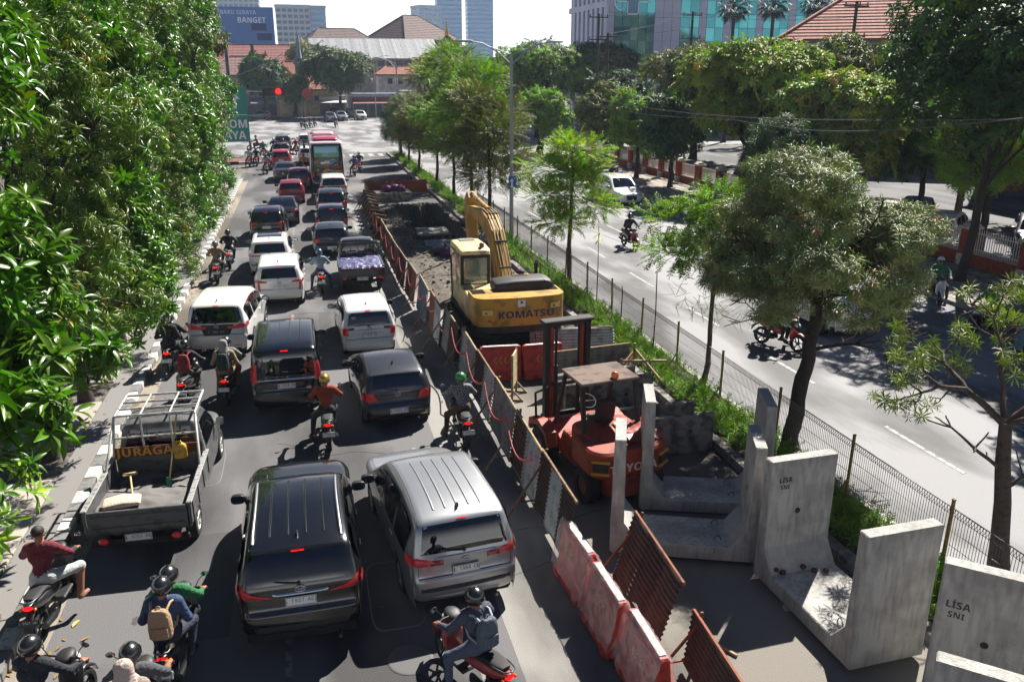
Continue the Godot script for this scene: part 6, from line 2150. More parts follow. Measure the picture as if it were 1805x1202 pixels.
# lobes: [centre, radii]; mesh list; n sprays; each spray points outwards and a little up
func crown(t: Node3D, lobes: Array, meshes: Array, n: int, sc: Vector2, m: Material, up: float, gap := -0.15, spread := 0.55, sd := 1, hue := 0.25) -> Array:
	var r := RandomNumberGenerator.new(); r.seed = sd
	var vol := []
	var tot := 0.0
	for l in lobes:
		tot += pow(l[1].x * l[1].y * l[1].z, 0.6667)
		vol.append(tot)
	var xs := []
	var cols := []
	for k in meshes.size(): xs.append([]); cols.append(PackedColorArray())
	var tips := []
	var tries := 0
	var got := 0
	while got < n and tries < n * 6:
		tries += 1
		var q := r.randf() * tot
		var li := 0
		while vol[li] < q: li += 1
		var l: Array = lobes[li]
		var d := Vector3(r.randfn(), r.randfn(), r.randfn()).normalized()
		if d.y < -0.5 and r.randf() < 0.6: continue
		var rad := pow(r.randf_range(spread * spread * spread, 1.0), 0.3333)
		var p: Vector3 = l[0] + d * l[1] * rad
		if clump_noise.get_noise_3dv(p * 22.0 + Vector3(sd * 7.0, 0, 0)) < gap: continue
		var od: Vector3 = (d * l[1].inverse() + Vector3(0, up if up >= 0.0 else 0.25, 0)).normalized()
		od = (od + Vector3(r.randfn(), r.randfn(), r.randfn()) * 0.35).normalized()
		var s := r.randf_range(sc.x, sc.y)
		var b: Basis
		if up > 5.0:
			b = Basis(Vector3.UP, r.randf() * TAU) * Basis(Vector3.RIGHT, r.randfn() * 0.15)
		else:
			# y of the spray along od for rosettes, -z of twigs along od
			var mk := up >= 0.0
			var y := od if mk else Vector3.UP
			if mk:
				var x := y.cross(Vector3(r.randfn(), r.randfn(), r.randfn())).normalized()
				b = Basis(x, y, x.cross(y))
			else:
				var z := -Vector3(od.x, od.y * 0.4, od.z).normalized()
				var x := Vector3.UP.cross(z).normalized()
				b = Basis(x, z.cross(x), z) * Basis(Vector3.BACK, r.randfn() * 0.3)
		var k := r.randi() % meshes.size()
		xs[k].append(Transform3D(b.scaled(Vector3.ONE * s), p))
		var v := r.randf_range(0.55, 1.35)
		var dry := r.randf() < 0.03
		cols[k].append(Color(v * (1.0 + r.randf_range(-hue, hue * 1.4)) * (2.0 if dry else 1.0), v, v * (1.0 + r.randf_range(-hue, hue)) * (1.2 if dry else 1.0), 1.0))
		if r.randf() < 0.08: tips.append(p)
		got += 1
	for k in meshes.size():
		var o := multi(t, "foliage", meshes[k], xs[k], m, cols[k])
		o.set_meta("kind", "stuff")
	return tips

func limb(mb: MB, a: Vector3, b: Vector3, ra: float, rb: float, wob: float, r: RandomNumberGenerator, n := 7, sides := 7) -> void:
	var pts := []
	var rr := []
	var w1 := Vector3(r.randfn(), r.randfn() * 0.5, r.randfn()) * wob
	var w2 := Vector3(r.randfn(), r.randfn() * 0.5, r.randfn()) * wob * 0.7
	for i in n + 1:
		var f := float(i) / n
		var p := a.lerp(b, f) + w1 * sin(PI * f) + w2 * sin(TAU * f) + Vector3(0, -0.12 * a.distance_to(b) * sin(PI * f) * 0.5, 0)
		pts.append(p); rr.append(lerpf(ra, rb, pow(f, 0.8)))
	mb.tube(pts, rr, sides, false)

# forks again and again; the ends of the last forks are gathered in tips
func grow(mb: MB, p: Vector3, d: Vector3, ln: float, rad: float, depth: int, r: RandomNumberGenerator, tips: Array, flat := 0.3) -> void:
	var pts := [p]
	var rr := [rad]
	var q := p
	var dd := d.normalized()
	for i in 4:
		dd = (dd + Vector3(r.randfn(), r.randfn() * 0.6 + 0.12, r.randfn()) * 0.13).normalized()
		q += dd * ln / 4.0
		pts.append(q)
		rr.append(lerpf(rad, rad * 0.68, (i + 1) / 4.0))
	mb.tube(pts, rr, 7 if depth > 2 else 5, false)
	if depth == 0:
		tips.append([q, dd])
		return
	var n := 2 + (1 if r.randf() < 0.45 else 0)
	var x := dd.cross(Vector3(r.randfn(), r.randfn(), r.randfn())).normalized()
	for i in n:
		var side := x.rotated(dd, TAU * i / n + r.randf_range(-0.4, 0.4))
		var nd := (dd + side * r.randf_range(0.5, 0.95)).normalized()
		nd.y = lerpf(nd.y, 0.15, flat)
		grow(mb, q, nd, ln * r.randf_range(0.62, 0.86), rad * 0.66, depth - 1, r, tips, flat)
	if depth > 1 and r.randf() < 0.7: grow(mb, pts[2], (dd + x * 1.2).normalized(), ln * 0.55, rad * 0.4, depth - 2, r, tips, flat)

# trunk: list of [point, radius]; limbs go from the trunk top to the lobes, twigs on to the tips
func tree(called: String, label: String, at: Vector3, trunk: Array, lobes: Array, meshes: Array, n: int, sc: Vector2, m: Material, up: float, bark: Material, o := {}) -> Node3D:
	var t := thing(called, label, "tree", at, 0.0, o.get("group", ""))
	var r := RandomNumberGenerator.new(); r.seed = o.get("seed", 1)
	var mb := MB.new()
	var pts := []; var rr := []
	var nsub := 4
	for i in trunk.size() - 1:
		for j in nsub:
			pts.append(trunk[i][0].lerp(trunk[i + 1][0], j / float(nsub)) + Vector3(r.randfn(), 0, r.randfn()) * trunk[i][1] * 0.12)
			rr.append(lerpf(trunk[i][1], trunk[i + 1][1], j / float(nsub)) * r.randf_range(0.95, 1.06))
	pts.append(trunk[trunk.size() - 1][0]); rr.append(trunk[trunk.size() - 1][1])
	rr[0] *= 1.25
	mb.tube(pts, rr, 10, true)
	part(t, "trunk", mb, bark)
	var tips := crown(t, lobes, meshes, n, sc, m, up, o.get("gap", -0.15), o.get("spread", 0.55), o.get("seed", 1), o.get("hue", 0.25))
	mb = MB.new()
	var top: Vector3 = pts[pts.size() - 1]
	var tr: float = rr[rr.size() - 1]
	if o.has("grow"):
		for g in o.grow: grow(mb, top if g.size() < 6 else g[5], g[0], g[1], g[2], g[3], r, [], g[4])
	for l in ([] if o.has("grow") else lobes):
		var s := pts[maxi(pts.size() / 2, pts.size() - 1 - (r.randi() % 3))] as Vector3
		limb(mb, s, l[0], tr * 0.7, tr * 0.22, 0.12, r)
		var cnt := 0
		for q in tips:
			var e: Vector3 = (q - l[0]) / l[1]
			if e.length() < 1.1 and cnt < o.get("twigs", 14):
				cnt += 1
				limb(mb, l[0].lerp(s, r.randf() * 0.4), q, tr * 0.2, 0.008, 0.06, r, 5, 5)
	part(t, "branches", mb, bark)
	return t

func scatter_lobes(c: Vector3, rad: Vector3, n: int, r0: float, r1: float, sd: int) -> Array:
	# small leafy pads spread unevenly through a wide crown
	var r := RandomNumberGenerator.new(); r.seed = sd
	var out := []
	for i in n:
		var d := Vector3(r.randfn(), absf(r.randfn()) * 0.95 - 0.55, r.randfn()).normalized()
		var s := r.randf_range(r0, r1)
		out.append([c + d * rad * pow(r.randf_range(0.2, 1.0), 0.4), Vector3(s * 1.2, s * 0.6, s * 1.2)])
	return out

func build_trees() -> void:
	clump_noise = FastNoiseLite.new(); clump_noise.seed = 3; clump_noise.frequency = 0.035; clump_noise.fractal_octaves = 2
	var bark := M(Color("4d4239"), 0.95, 0, "worn", 2.0, 0.0, "grain_n")
	var bark_d := M(Color("352d28"), 0.95, 0, "worn", 2.0, 0.0, "grain_n")
	# broad glossy rosettes on the left, drooping fronds between
	var ros := [rosette(13, 0.31, 0.088, 0.7, 1.1, 11, 4), rosette(10, 0.28, 0.08, 0.5, 0.9, 12, 4)]
	var man := [rosette(14, 0.25, 0.036, 1.5, 0.5, 13, 3), rosette(11, 0.22, 0.032, 1.8, 0.3, 14, 3)]
	var lm := leaf_mat("4c7513", 0.8, 0.12)
	var mm := leaf_mat("57711e", 0.75, 0.2)
	var gl := "trees along the left pavement"
	var L := [
		# z, x, labels, kind, n, lobes
		[-8.6, -6.4, "large leaved tree with white flowers rising beside the footbridge", 0, 1250, [[Vector3(0.2, 4.4, -0.6), Vector3(2.1, 1.9, 2.0)], [Vector3(1.0, 7.0, -0.3), Vector3(1.7, 1.9, 1.9)], [Vector3(1.85, 3.5, -1.5), Vector3(1.05, 1.0, 1.0)], [Vector3(1.5, 5.2, -1.0), Vector3(1.2, 1.2, 1.4)], [Vector3(2.1, 7.3, 1.1), Vector3(1.2, 1.3, 1.2)], [Vector3(2.2, 5.6, 0.4), Vector3(1.1, 1.1, 1.1)], [Vector3(1.8, 9.0, 1.0), Vector3(1.3, 1.2, 1.2)], [Vector3(0.4, 9.3, -0.6), Vector3(1.8, 1.6, 1.8)]]],
		[-13.4, -6.3, "large leaved tree shading the old grey pickup truck", 0, 1150, [[Vector3(0.6, 5.6, 0.2), Vector3(1.9, 1.9, 1.9)], [Vector3(0.9, 8.2, 0.1), Vector3(1.9, 1.9, 1.9)], [Vector3(0.3, 10.2, -0.5), Vector3(1.7, 1.5, 1.7)], [Vector3(1.2, 4.7, -0.6), Vector3(1.5, 1.1, 1.6)]]],
		[-18.6, -5.95, "drooping long leaved tree on a dark trunk by the painted kerb", 1, 1500, [[Vector3(1.4, 3.1, 1.2), Vector3(1.1, 1.0, 1.4)], [Vector3(0.9, 4.3, 0.6), Vector3(1.6, 1.3, 1.7)], [Vector3(0.3, 5.2, 0.0), Vector3(2.0, 1.7, 2.0)], [Vector3(0.6, 7.6, 0.0), Vector3(2.2, 2.2, 2.1)], [Vector3(0.2, 10.0, 0), Vector3(1.9, 1.8, 1.9)]]],
		[-22.0, -5.95, "tree with mixed leaves whose square pit breaks the pavement slabs", 0, 1300, [[Vector3(1.6, 2.9, 1.0), Vector3(1.1, 1.0, 1.6)], [Vector3(1.2, 3.9, 0.5), Vector3(1.5, 1.4, 1.8)], [Vector3(0.8, 4.8, 0.0), Vector3(1.8, 1.5, 1.9)], [Vector3(0.7, 7.2, 0.0), Vector3(2.1, 2.2, 2.1)], [Vector3(0.2, 10.0, 0), Vector3(1.9, 1.8, 1.9)]]],
		[-27.0, -6.0, "drooping tree hanging low over the riders at the painted kerb", 1, 1700, [[Vector3(1.5, 2.8, 1.0), Vector3(1.3, 1.2, 2.0)], [Vector3(1.3, 3.4, 0.6), Vector3(1.6, 1.5, 2.2)], [Vector3(1.1, 4.2, 0.0), Vector3(1.7, 1.6, 2.0)], [Vector3(0.9, 6.5, 0.0), Vector3(2.2, 2.3, 2.2)], [Vector3(0.2, 9.6, 0), Vector3(2.0, 2.0, 2.0)]]],
		[-32.5, -6.1, "dense broad leaved tree beside the rider in tan", 0, 1500, [[Vector3(1.2, 3.4, 0.0), Vector3(1.6, 1.6, 2.1)], [Vector3(1.0, 6.4, 0.0), Vector3(2.2, 2.5, 2.3)], [Vector3(0.2, 9.9, 0), Vector3(2.1, 2.1, 2.1)]]],
		[-38.5, -6.1, "drooping tree reaching down to the road beyond the rider in tan", 1, 1700, [[Vector3(1.4, 3.0, 0.0), Vector3(1.5, 1.6, 2.2)], [Vector3(1.0, 6.2, 0.0), Vector3(2.2, 2.6, 2.4)], [Vector3(0.3, 10.2, 0), Vector3(2.2, 2.2, 2.2)]]],
		[-45.0, -6.2, "tall dense tree at the end of the green wall", 0, 1500, [[Vector3(1.2, 3.4, 0.0), Vector3(1.6, 1.9, 2.4)], [Vector3(1.1, 6.8, 0.0), Vector3(2.2, 2.6, 2.5)], [Vector3(0.6, 10.6, 0), Vector3(2.2, 2.2, 2.3)]]],
		[-53.0, -6.4, "tall tree hiding half of the green road sign", 1, 1500, [[Vector3(0.4, 4.2, 0.0), Vector3(1.5, 1.7, 2.0)], [Vector3(0.4, 7.6, 0.0), Vector3(2.1, 2.4, 2.4)], [Vector3(0.3, 11.3, 0), Vector3(2.2, 2.2, 2.3)]]],
	]
	var i := 0
	for q in L:
		i += 1
		var k: int = q[3]
		var hgt := 9.8
		var ms: Array = ros if k == 0 else man
		for e in 7: q[5].append([Vector3((1.6 if i < 8 else 0.9) + rng.randf() * 0.75, rng.randf_range(2.8, 10.0), rng.randf_range(-2.4, 2.4)), Vector3(0.55, 0.42, 0.6) * rng.randf_range(0.8, 1.4)])
		if k == 0: ms = ros + [man[0]]
		var t := tree("street_tree", q[2], Vector3(q[1], 0.1, q[0]), [[Vector3.ZERO, 0.17], [Vector3(0.08, 1.6, 0.05), 0.14], [Vector3(0.05, 3.2, 0), 0.12], [Vector3(0.2, hgt * 0.62, 0), 0.08]], q[5], ms, int(q[4] * (1.3 if q[0] > -16.0 else 1.8)), Vector2(0.65, 1.5) * (1.0 if q[0] > -16.0 else 0.75), lm if k == 0 else mm, 0.9 if k == 0 else 0.35, bark_d, {seed = 20 + i, group = gl, gap = 0.0, spread = 0.6, hue = 0.22})
	# single leaves, flowers and a green fruit of the nearest tree
	var near: Node3D = get_node("street_tree")
	var one := []
	for s in 3:
		var mb := MB.new(); blade(mb, Vector3.ZERO, Vector3(0, 0.25, -1), Vector3.UP, 0.28, 0.068, 0.5 + 0.3 * s, 4); one.append(mb.mesh())
	var r := RandomNumberGenerator.new(); r.seed = 77
	for c in 24:
		var d := Vector3(r.randf_range(0.2, 1.0), r.randf_range(-0.3, 0.9), r.randf_range(-1.0, 0.6)).normalized()
		var lb: Array = L[0][5][c % 4]
		var p: Vector3 = lb[0] + d * lb[1] * 1.0
		var ax := (d + Vector3.UP * 0.7).normalized()
		var x := ax.cross(Vector3.FORWARD).normalized()
		var bs := Basis(x, ax, x.cross(ax))
		for j in 12:
			var o := part(near, "leaf", one[r.randi() % 3], leaf_single(r.randi() % 3))
			o.transform = Transform3D(bs * Basis(Vector3.UP, j * 2.4 + r.randf() * 0.3) * Basis(Vector3.RIGHT, lerpf(1.0, -0.3, j / 12.0)), p + bs * Vector3(0, 0.05 * (1.0 - j / 12.0), 0))
		if c % 3 == 0:
			var mb := MB.new()
			for f in 6:
				var fc := Vector3(r.randfn(), r.randfn(), r.randfn()) * 0.05
				for e in 5: blade(mb, fc, Vector3(cos(e * TAU / 5), 0.35, sin(e * TAU / 5)), Vector3.UP, 0.045, 0.028, 0.3, 2, 0.1)
			var o := part(near, "flower_cluster", mb, M(Color("cfcabb"), 0.7))
			o.position = p + ax * 0.14
	var fr := MB.new(); fr.ball(Vector3(0, 0, 0), Vector3(0.055, 0.06, 0.055), 12)
	var fo := part(get_node("street_tree_001"), "fruit", fr, M(Color("5d7a35"), 0.5)); fo.position = Vector3(1.5, 3.7, -0.2)
	# median trees
	var sm := [spray(16, 0.55, 0.11, 0.045, 0.7, 0.1, 21), spray(14, 0.5, 0.1, 0.04, 0.6, 0.2, 22)]
	var nar := [rosette(16, 0.2, 0.026, 0.7, 1.1, 23, 2), rosette(13, 0.18, 0.024, 0.9, 0.8, 24, 2)]
	var bro := [spray(12, 0.5, 0.17, 0.08, 0.3, 0.3, 25), rosette(11, 0.2, 0.08, 0.6, 0.8, 26, 2)]
	var lite := leaf_mat("769733", 0.85, 0.45)
	var silver := leaf_mat("758451", 0.5, 0.35)
	var dark := leaf_mat("3c5924", 0.6, 0.4)
	var olive := leaf_mat("687034", 0.65, 0.45)
	var gm := "trees on the planted median"
	tree("median_tree", "large silvery narrow leaved tree with thick dark trunk behind the wire fence", Vector3(10.3, 0.1, -15.0), [[Vector3(0, 0, 0), 0.2], [Vector3(0.1, 1.2, -0.1), 0.17], [Vector3(0.35, 2.1, -0.2), 0.16], [Vector3(0.45, 3.3, -0.3), 0.12]],
		scatter_lobes(Vector3(0.1, 4.4, -0.4), Vector3(2.1, 1.85, 2.1), 46, 0.42, 0.85, 5),
		nar, 8500, Vector2(0.55, 1.05), silver, 0.6, bark_d, {seed = 41, group = gm, gap = -0.1, spread = 0.2, hue = 0.22, grow = [[Vector3(-0.5, 0.9, -0.3), 0.85, 0.085, 4, 0.15], [Vector3(0.4, 0.9, 0.1), 0.85, 0.085, 4, 0.15], [Vector3(0.1, 0.8, 0.7), 0.8, 0.07, 4, 0.2], [Vector3(0.2, 0.8, -0.8), 0.8, 0.07, 4, 0.2], [Vector3(1, 0.25, 0.3), 0.9, 0.045, 3, 0.5, Vector3(0.4, 2.3, -0.2)], [Vector3(-1, 0.35, 0.2), 0.8, 0.04, 3, 0.5, Vector3(0.38, 2.6, -0.25)]]})
	var st := thing("median_tree", "sparse narrow leaved tree with bare forked branches behind the last channel", "tree", Vector3(11.3, 0.0, -10.0), 0.0, gm)
	var sr := RandomNumberGenerator.new(); sr.seed = 15
	var smb := MB.new()
	smb.tube([Vector3.ZERO, Vector3(-0.05, 0.6, -0.05), Vector3(-0.1, 1.3, -0.1), Vector3(-0.14, 2.0, -0.22), Vector3(-0.16, 2.7, -0.3)], [0.19, 0.15, 0.135, 0.12, 0.1], 10)
	part(st, "trunk", smb, bark)
	smb = MB.new()
	var ends := []
	for g in [[Vector3(-0.75, 0.75, -0.5), 0.85, 0.07, 4], [Vector3(0.7, 0.8, 0.0), 0.85, 0.075, 4], [Vector3(0.2, 0.9, -0.8), 0.8, 0.06, 4], [Vector3(0.4, 0.6, 0.7), 0.8, 0.055, 3]]:
		grow(smb, Vector3(-0.16, 2.65, -0.3), g[0], g[1], g[2], g[3], sr, ends, 0.25)
	grow(smb, Vector3(-0.13, 1.85, -0.2), Vector3(-1, 0.75, -0.3), 0.75, 0.04, 2, sr, [], 0.3)
	grow(smb, Vector3(-0.12, 1.5, -0.15), Vector3(0.8, 0.7, 0.5), 0.8, 0.04, 2, sr, [], 0.3)
	part(st, "branches", smb, bark)
	var sx := []; var sc := PackedColorArray()
	for e in ends:
		if sr.randf() < 0.35: continue
		for k in 4:
			var y: Vector3 = (e[1] + Vector3(sr.randfn(), sr.randfn() + 0.6, sr.randfn()) * 0.5).normalized()
			var x := y.cross(Vector3(sr.randfn(), sr.randfn(), sr.randfn())).normalized()
			sx.append(Transform3D(Basis(x, y, x.cross(y)).scaled(Vector3.ONE * sr.randf_range(0.5, 1.0)), e[0] + Vector3(sr.randfn(), sr.randfn() * 0.5, sr.randfn()) * 0.09))
			var v := sr.randf_range(0.6, 1.3)
			sc.append(Color(v, v, v * 0.9))
	multi(st, "foliage", nar[0], sx, leaf_mat("7c8840", 0.7, 0.3), sc).set_meta("kind", "stuff")
	tree("median_tree", "slender layered tree with sparse low twigs beside the red forklift", Vector3(10.1, 0.1, -19.0), [[Vector3(0, 0, 0), 0.085], [Vector3(0.12, 0.7, 0.0), 0.075], [Vector3(0.1, 2.0, 0), 0.06], [Vector3(0.15, 4.6, 0), 0.035]],
		[[Vector3(0.0, 5.0, -0.3), Vector3(0.9, 0.3, 0.9)], [Vector3(-0.6, 4.5, -0.8), Vector3(1.2, 0.3, 1.0)], [Vector3(0.3, 4.1, -0.2), Vector3(1.2, 0.35, 1.2)], [Vector3(-0.4, 3.6, -0.9), Vector3(1.1, 0.28, 0.9)], [Vector3(0.7, 4.6, 0.4), Vector3(0.9, 0.3, 0.9)]],
		sm, 900, Vector2(0.7, 1.1), lite, -1.0, bark, {seed = 43, group = gm, gap = -0.05, spread = 0.2})
	var lt := get_node("median_tree_002")
	crown(lt, [[Vector3(-0.3, 2.5, 0.0), Vector3(0.9, 0.1, 0.9)], [Vector3(0.4, 2.1, 0.2), Vector3(0.8, 0.1, 0.8)], [Vector3(0.2, 2.9, -0.2), Vector3(0.9, 0.12, 0.9)]], [spray(14, 0.4, 0.028, 0.014, 0.8, 0.0, 31)], 110, Vector2(0.8, 1.3), lite, -1.0, -0.3, 0.1, 5)
	tree("median_tree", "bright yellow green layered tree beyond the excavator", Vector3(10.15, 0.1, -30.9), [[Vector3(0, 0, 0), 0.1], [Vector3(-0.05, 1.6, 0), 0.09], [Vector3(0.0, 3.0, 0), 0.07], [Vector3(0.05, 5.0, 0), 0.04]],
		[[Vector3(0, 5.3, 0), Vector3(1.2, 0.45, 1.2)], [Vector3(-0.6, 4.6, 0.2), Vector3(1.3, 0.4, 1.3)], [Vector3(0.7, 4.5, -0.3), Vector3(1.2, 0.4, 1.2)], [Vector3(-1.0, 3.6, 0), Vector3(1.2, 0.35, 1.3)], [Vector3(0.5, 3.3, 0.5), Vector3(1.1, 0.35, 1.1)], [Vector3(-0.5, 2.6, 0.2), Vector3(1.0, 0.25, 1.0)]],
		sm, 1500, Vector2(0.8, 1.25), leaf_mat("89a536", 0.9, 0.45), -1.0, bark, {seed = 44, group = gm, gap = -0.08, spread = 0.2})
	var zs := [[-44.0, 7.4, "dark layered tree next to the blue arrow sign", olive, 2300], [-49.0, 9.6, "tall layered tree behind the lamp post on the median", lite, 2800], [-55.0, 9.0, "mid green tree on the median beside the fenced excavation end", lite, 2300], [-62.0, 8.4, "shaded round tree on the median opposite the coach", olive, 2100]]
	var kk := 0
	for z in zs:
		kk += 1
		var h: float = z[1]
		var lob := []
		for j in 6: lob.append([Vector3(sin(j * 2.1) * 0.9, h * (0.42 + 0.1 * j), cos(j * 2.1) * 1.1), Vector3(1.95 - 0.12 * j, 0.75, 2.1 - 0.12 * j)])
		tree("median_tree", z[2], Vector3(9.7, 0.1, z[0]), [[Vector3.ZERO, 0.12], [Vector3(0.1, 1.6, 0), 0.1], [Vector3(0.0, h * 0.7, 0), 0.05]], lob, sm, z[4], Vector2(0.9, 1.5), z[3], -1.0, bark_d, {seed = 50 + kk, group = gm, gap = -0.1, spread = 0.3})
	kk = 0
	for z in [[-71.0, "dark round tree on the median before the crossing", olive, 6.4], [-78.0, "silver grey tree at the tip of the median", silver, 6.6], [-84.0, "small dark tree at the very end of the median by the crosswalk", dark, 5.2]]:
		kk += 1
		var h: float = z[3]
		tree("median_tree", z[1], Vector3(9.6, 0.1, z[0]), [[Vector3.ZERO, 0.12], [Vector3(0.1, 1.4, 0), 0.1], [Vector3(0.0, h * 0.6, 0), 0.06]], [[Vector3(0, h * 0.5, 0), Vector3(1.9, 1.4, 2.0)], [Vector3(0.1, h * 0.75, 0.3), Vector3(1.9, 1.4, 2.0)], [Vector3(0.8, h * 0.6, -1.0), Vector3(1.5, 1.2, 1.5)]], nar, 1500, Vector2(1.3, 2.2), z[2], 0.5, bark_d, {seed = 60 + kk, group = gm})
	# sapling on a stake
	var t := thing("sapling", "thin staked sapling with a few hanging leaves by the wire fence", "sapling", Vector3(10.05, 0.1, -27.4))
	var mb := MB.new(); mb.tube([Vector3.ZERO, Vector3(0.02, 1.5, 0), Vector3(0, 3.0, 0)], [0.022, 0.016, 0.008], 6); part(t, "stem", mb, bark)
	for j in 9:
		mb = MB.new(); blade(mb, Vector3.ZERO, Vector3(cos(j * 2.4), 0.2, sin(j * 2.4)), Vector3.UP, 0.24, 0.08, 1.3, 3); var o := part(t, "leaf", mb, leaf_single(1)); o.position = Vector3(0, 2.4 + 0.06 * j, 0)
	for z in [-21.9, -24.6]:
		t = thing("planting_stake", "thin dark planting stake standing in the hedge near the %s" % ("forklift" if z > -23 else "excavator"), "stake", Vector3(9.9, 0.1, z))
		mb = MB.new(); mb.tube([Vector3.ZERO, Vector3(0.02, 1.3, 0.02), Vector3(0, 2.6 if z > -23 else 1.5, 0)], [0.02, 0.018, 0.014], 6); part(t, "rod", mb, bark_d)
		mb = MB.new(); mb.tube([Vector3(-0.05, 0.9, 0), Vector3(0.05, 0.92, 0)], 0.012, 5); part(t, "tie", mb, black)
	# trees of the far pavement and the yards behind
	var gr := "trees along the right pavement"
	var R := [
		[Vector3(25.9, 0.1, -69.5), 7.5, 2.6, olive, bro, "round olive tree standing by the parked motorcycle across the road"],
		[Vector3(26.2, 0.1, -63.0), 6.8, 2.2, lite, bro, "pale green tree on the far pavement beside the white car"],
		[Vector3(26.4, 0.1, -57.0), 6.6, 2.2, dark, bro, "dark drooping tree in front of the brick pillars"],
		[Vector3(26.0, 0.1, -42.0), 6.0, 2.0, dark, nar, "narrow crowned dark tree by the pale railings"],
		[Vector3(25.8, 0.1, -27.4), 11.5, 4.3, dark, bro, "tall dark tree with leaning trunk on the far pavement"],
		[Vector3(32.5, 0.1, -26.5), 11.0, 4.0, dark, bro, "very large dark tree inside the brick fence"],
		[Vector3(33.5, 0.1, -36.5), 11.5, 3.6, dark, bro, "dark green tree behind the white parked car"],
		[Vector3(38.0, 0.1, -52.0), 9.6, 3.4, olive, bro, "bushy olive tree in front of the pale blue wall"],
		[Vector3(30.5, 0.1, -31.5), 8.0, 3.0, lite, nar, "willowy light green tree between the two dark ones"],
		[Vector3(25.6, 0.1, -18.0), 11.5, 4.6, dark, bro, "tall tree on the far pavement whose shade falls across the lanes"],
		[Vector3(37.0, 0.1, -43.5), 7.0, 3.4, dark, bro, "low dark tree in the car park behind the parked cars"],
		[Vector3(41.5, 0.1, -37.5), 7.5, 3.6, dark, bro, "low dark tree at the foot of the red building"],
		[Vector3(38.5, 0.1, -30.0), 12.5, 4.6, dark, bro, "huge dark tree at the back of the car park"],
	]
	kk = 0
	for q in R:
		kk += 1
		var h: float = q[1]; var w: float = q[2]
		var lean := Vector3(0.4, 0, 0.6) if kk == 5 else Vector3.ZERO
		var lob := []
		for j in 7: lob.append([Vector3(sin(j * 2.4 + kk) * w * 0.5, h * ((0.48 if h < 9.0 else 0.62) + 0.055 * j), cos(j * 2.4 + kk) * w * 0.5) + lean * (0.5 + 0.07 * j), Vector3(w * 0.62, h * 0.13 + 0.35, w * 0.62)])
		tree("roadside_tree", q[5], q[0], [[Vector3.ZERO, 0.2], [Vector3(0.05, h * 0.2, 0) + lean * 0.25, 0.17], [Vector3(0.0, h * 0.45, 0) + lean * 0.5, 0.12]], lob, q[4], 1500 if kk < 5 else 2300, Vector2(1.1, 2.0), q[3], 0.4, bark_d, {seed = 80 + kk, group = gr, gap = -0.1})
	# the spreading rain trees
	for q in [[Vector3(29.9, 0.1, -52.0), 11.0, 6.0, leaf_mat("839736", 0.65, 0.45), "wide spreading rain tree with forked limbs behind the brick fence", 4600], [Vector3(31.0, 0.1, -44.0), 8.8, 4.2, leaf_mat("8d9f45", 0.65, 0.45), "feathery pale green tree spreading behind the pale railings", 3400], [Vector3(37.0, 0.1, -75.0), 11.5, 6.5, olive, "broad olive crowned tree in front of the glass hospital", 2600], [Vector3(36, 0.1, -92.0), 9.0, 5.0, dark, "dark tree at the corner before the utility poles", 1800], [Vector3(24.0, 0.1, -84.0), 7.0, 3.4, lite, "light green tree at the far corner of the right pavement", 1800], [Vector3(30, 0.1, -106.0), 13.0, 7.0, lite, "broad green tree at the far right corner of the crossing", 2200], [Vector3(21.5, 0.1, -101.0), 10.0, 5.0, olive, "round tree at the near edge of the crossing beyond the lamp", 1800], [Vector3(39, 0.1, -110.0), 12.0, 6.0, olive, "dense tree at the foot of the hospital", 2000]]:
		kk += 1
		var h: float = q[1]; var w: float = q[2]
		var lob := []
		for j in 9:
			var a := j * 2.4
			var rad := w * 0.68 * sqrt((j + 0.3) / 9.0)
			if j % 2 == 0: lob.append([Vector3(cos(a + 1.0) * w * 0.45, h * (0.42 + 0.02 * j), sin(a + 1.0) * w * 0.45), Vector3(w * 0.36, h * 0.13, w * 0.36)])
			lob.append([Vector3(cos(a) * rad, h * 0.82 - 0.25 * h * pow(rad / w, 2.0) - (1.2 if j % 3 == 2 else 0.0), sin(a) * rad), Vector3(w * 0.4, h * 0.12, w * 0.4)])
		tree("rain_tree", q[4], q[0], [[Vector3.ZERO, 0.4], [Vector3(0.1, h * 0.18, 0), 0.34], [Vector3(0.3, h * 0.36, 0.2), 0.26]], lob, bro, q[5], Vector2(1.3, 2.3), q[3], 0.6, bark_d, {seed = 80 + kk, gap = -0.1, spread = 0.4, twigs = 10})
	# beyond the crossing
	for q in [[ground(600, 207), 13.0, 8.0, leaf_mat("4d602f", 0.5, 0.5), "big dark spreading tree beyond the crossing", 2600], [ground(468, 210), 11.5, 4.6, dark, "tall street tree beyond the crossing near the red signal", 1700], [ground(520, 206), 8.0, 3.2, olive, "smaller street tree beyond the crossing beside the tiled roofs", 1000], [Vector3(46, 0, -178), 12.0, 8.0, leaf_mat("5e6a3f", 0.5, 0.5), "grey green tree beyond the crossing on the far right corner", 2000], [Vector3(30, 0, -172), 11.0, 7.0, olive, "wide tree in front of the temple gate", 2000], [Vector3(62, 0, -150), 15.0, 8.0, dark, "tall dark tree beside the palm", 2000], [Vector3(44, 0, -118), 12.5, 6.5, leaf_mat("4d602f", 0.5, 0.5), "leafy tree rising behind the street lamp", 2200], [Vector3(2.5, 0, -188), 15.0, 5.0, olive, "pale tree between the roofs beyond the crossing", 900]]:
		kk += 1
		var h: float = q[1]; var w: float = q[2]
		var lob := []
		for j in 8:
			var a := j * 2.4
			var rad := w * 0.6 * sqrt((j + 0.3) / 8.0)
			lob.append([Vector3(cos(a) * rad, h * (0.55 + 0.045 * j) - 0.15 * h * pow(rad / w, 2.0), sin(a) * rad), Vector3(w * 0.42, h * 0.16, w * 0.42)])
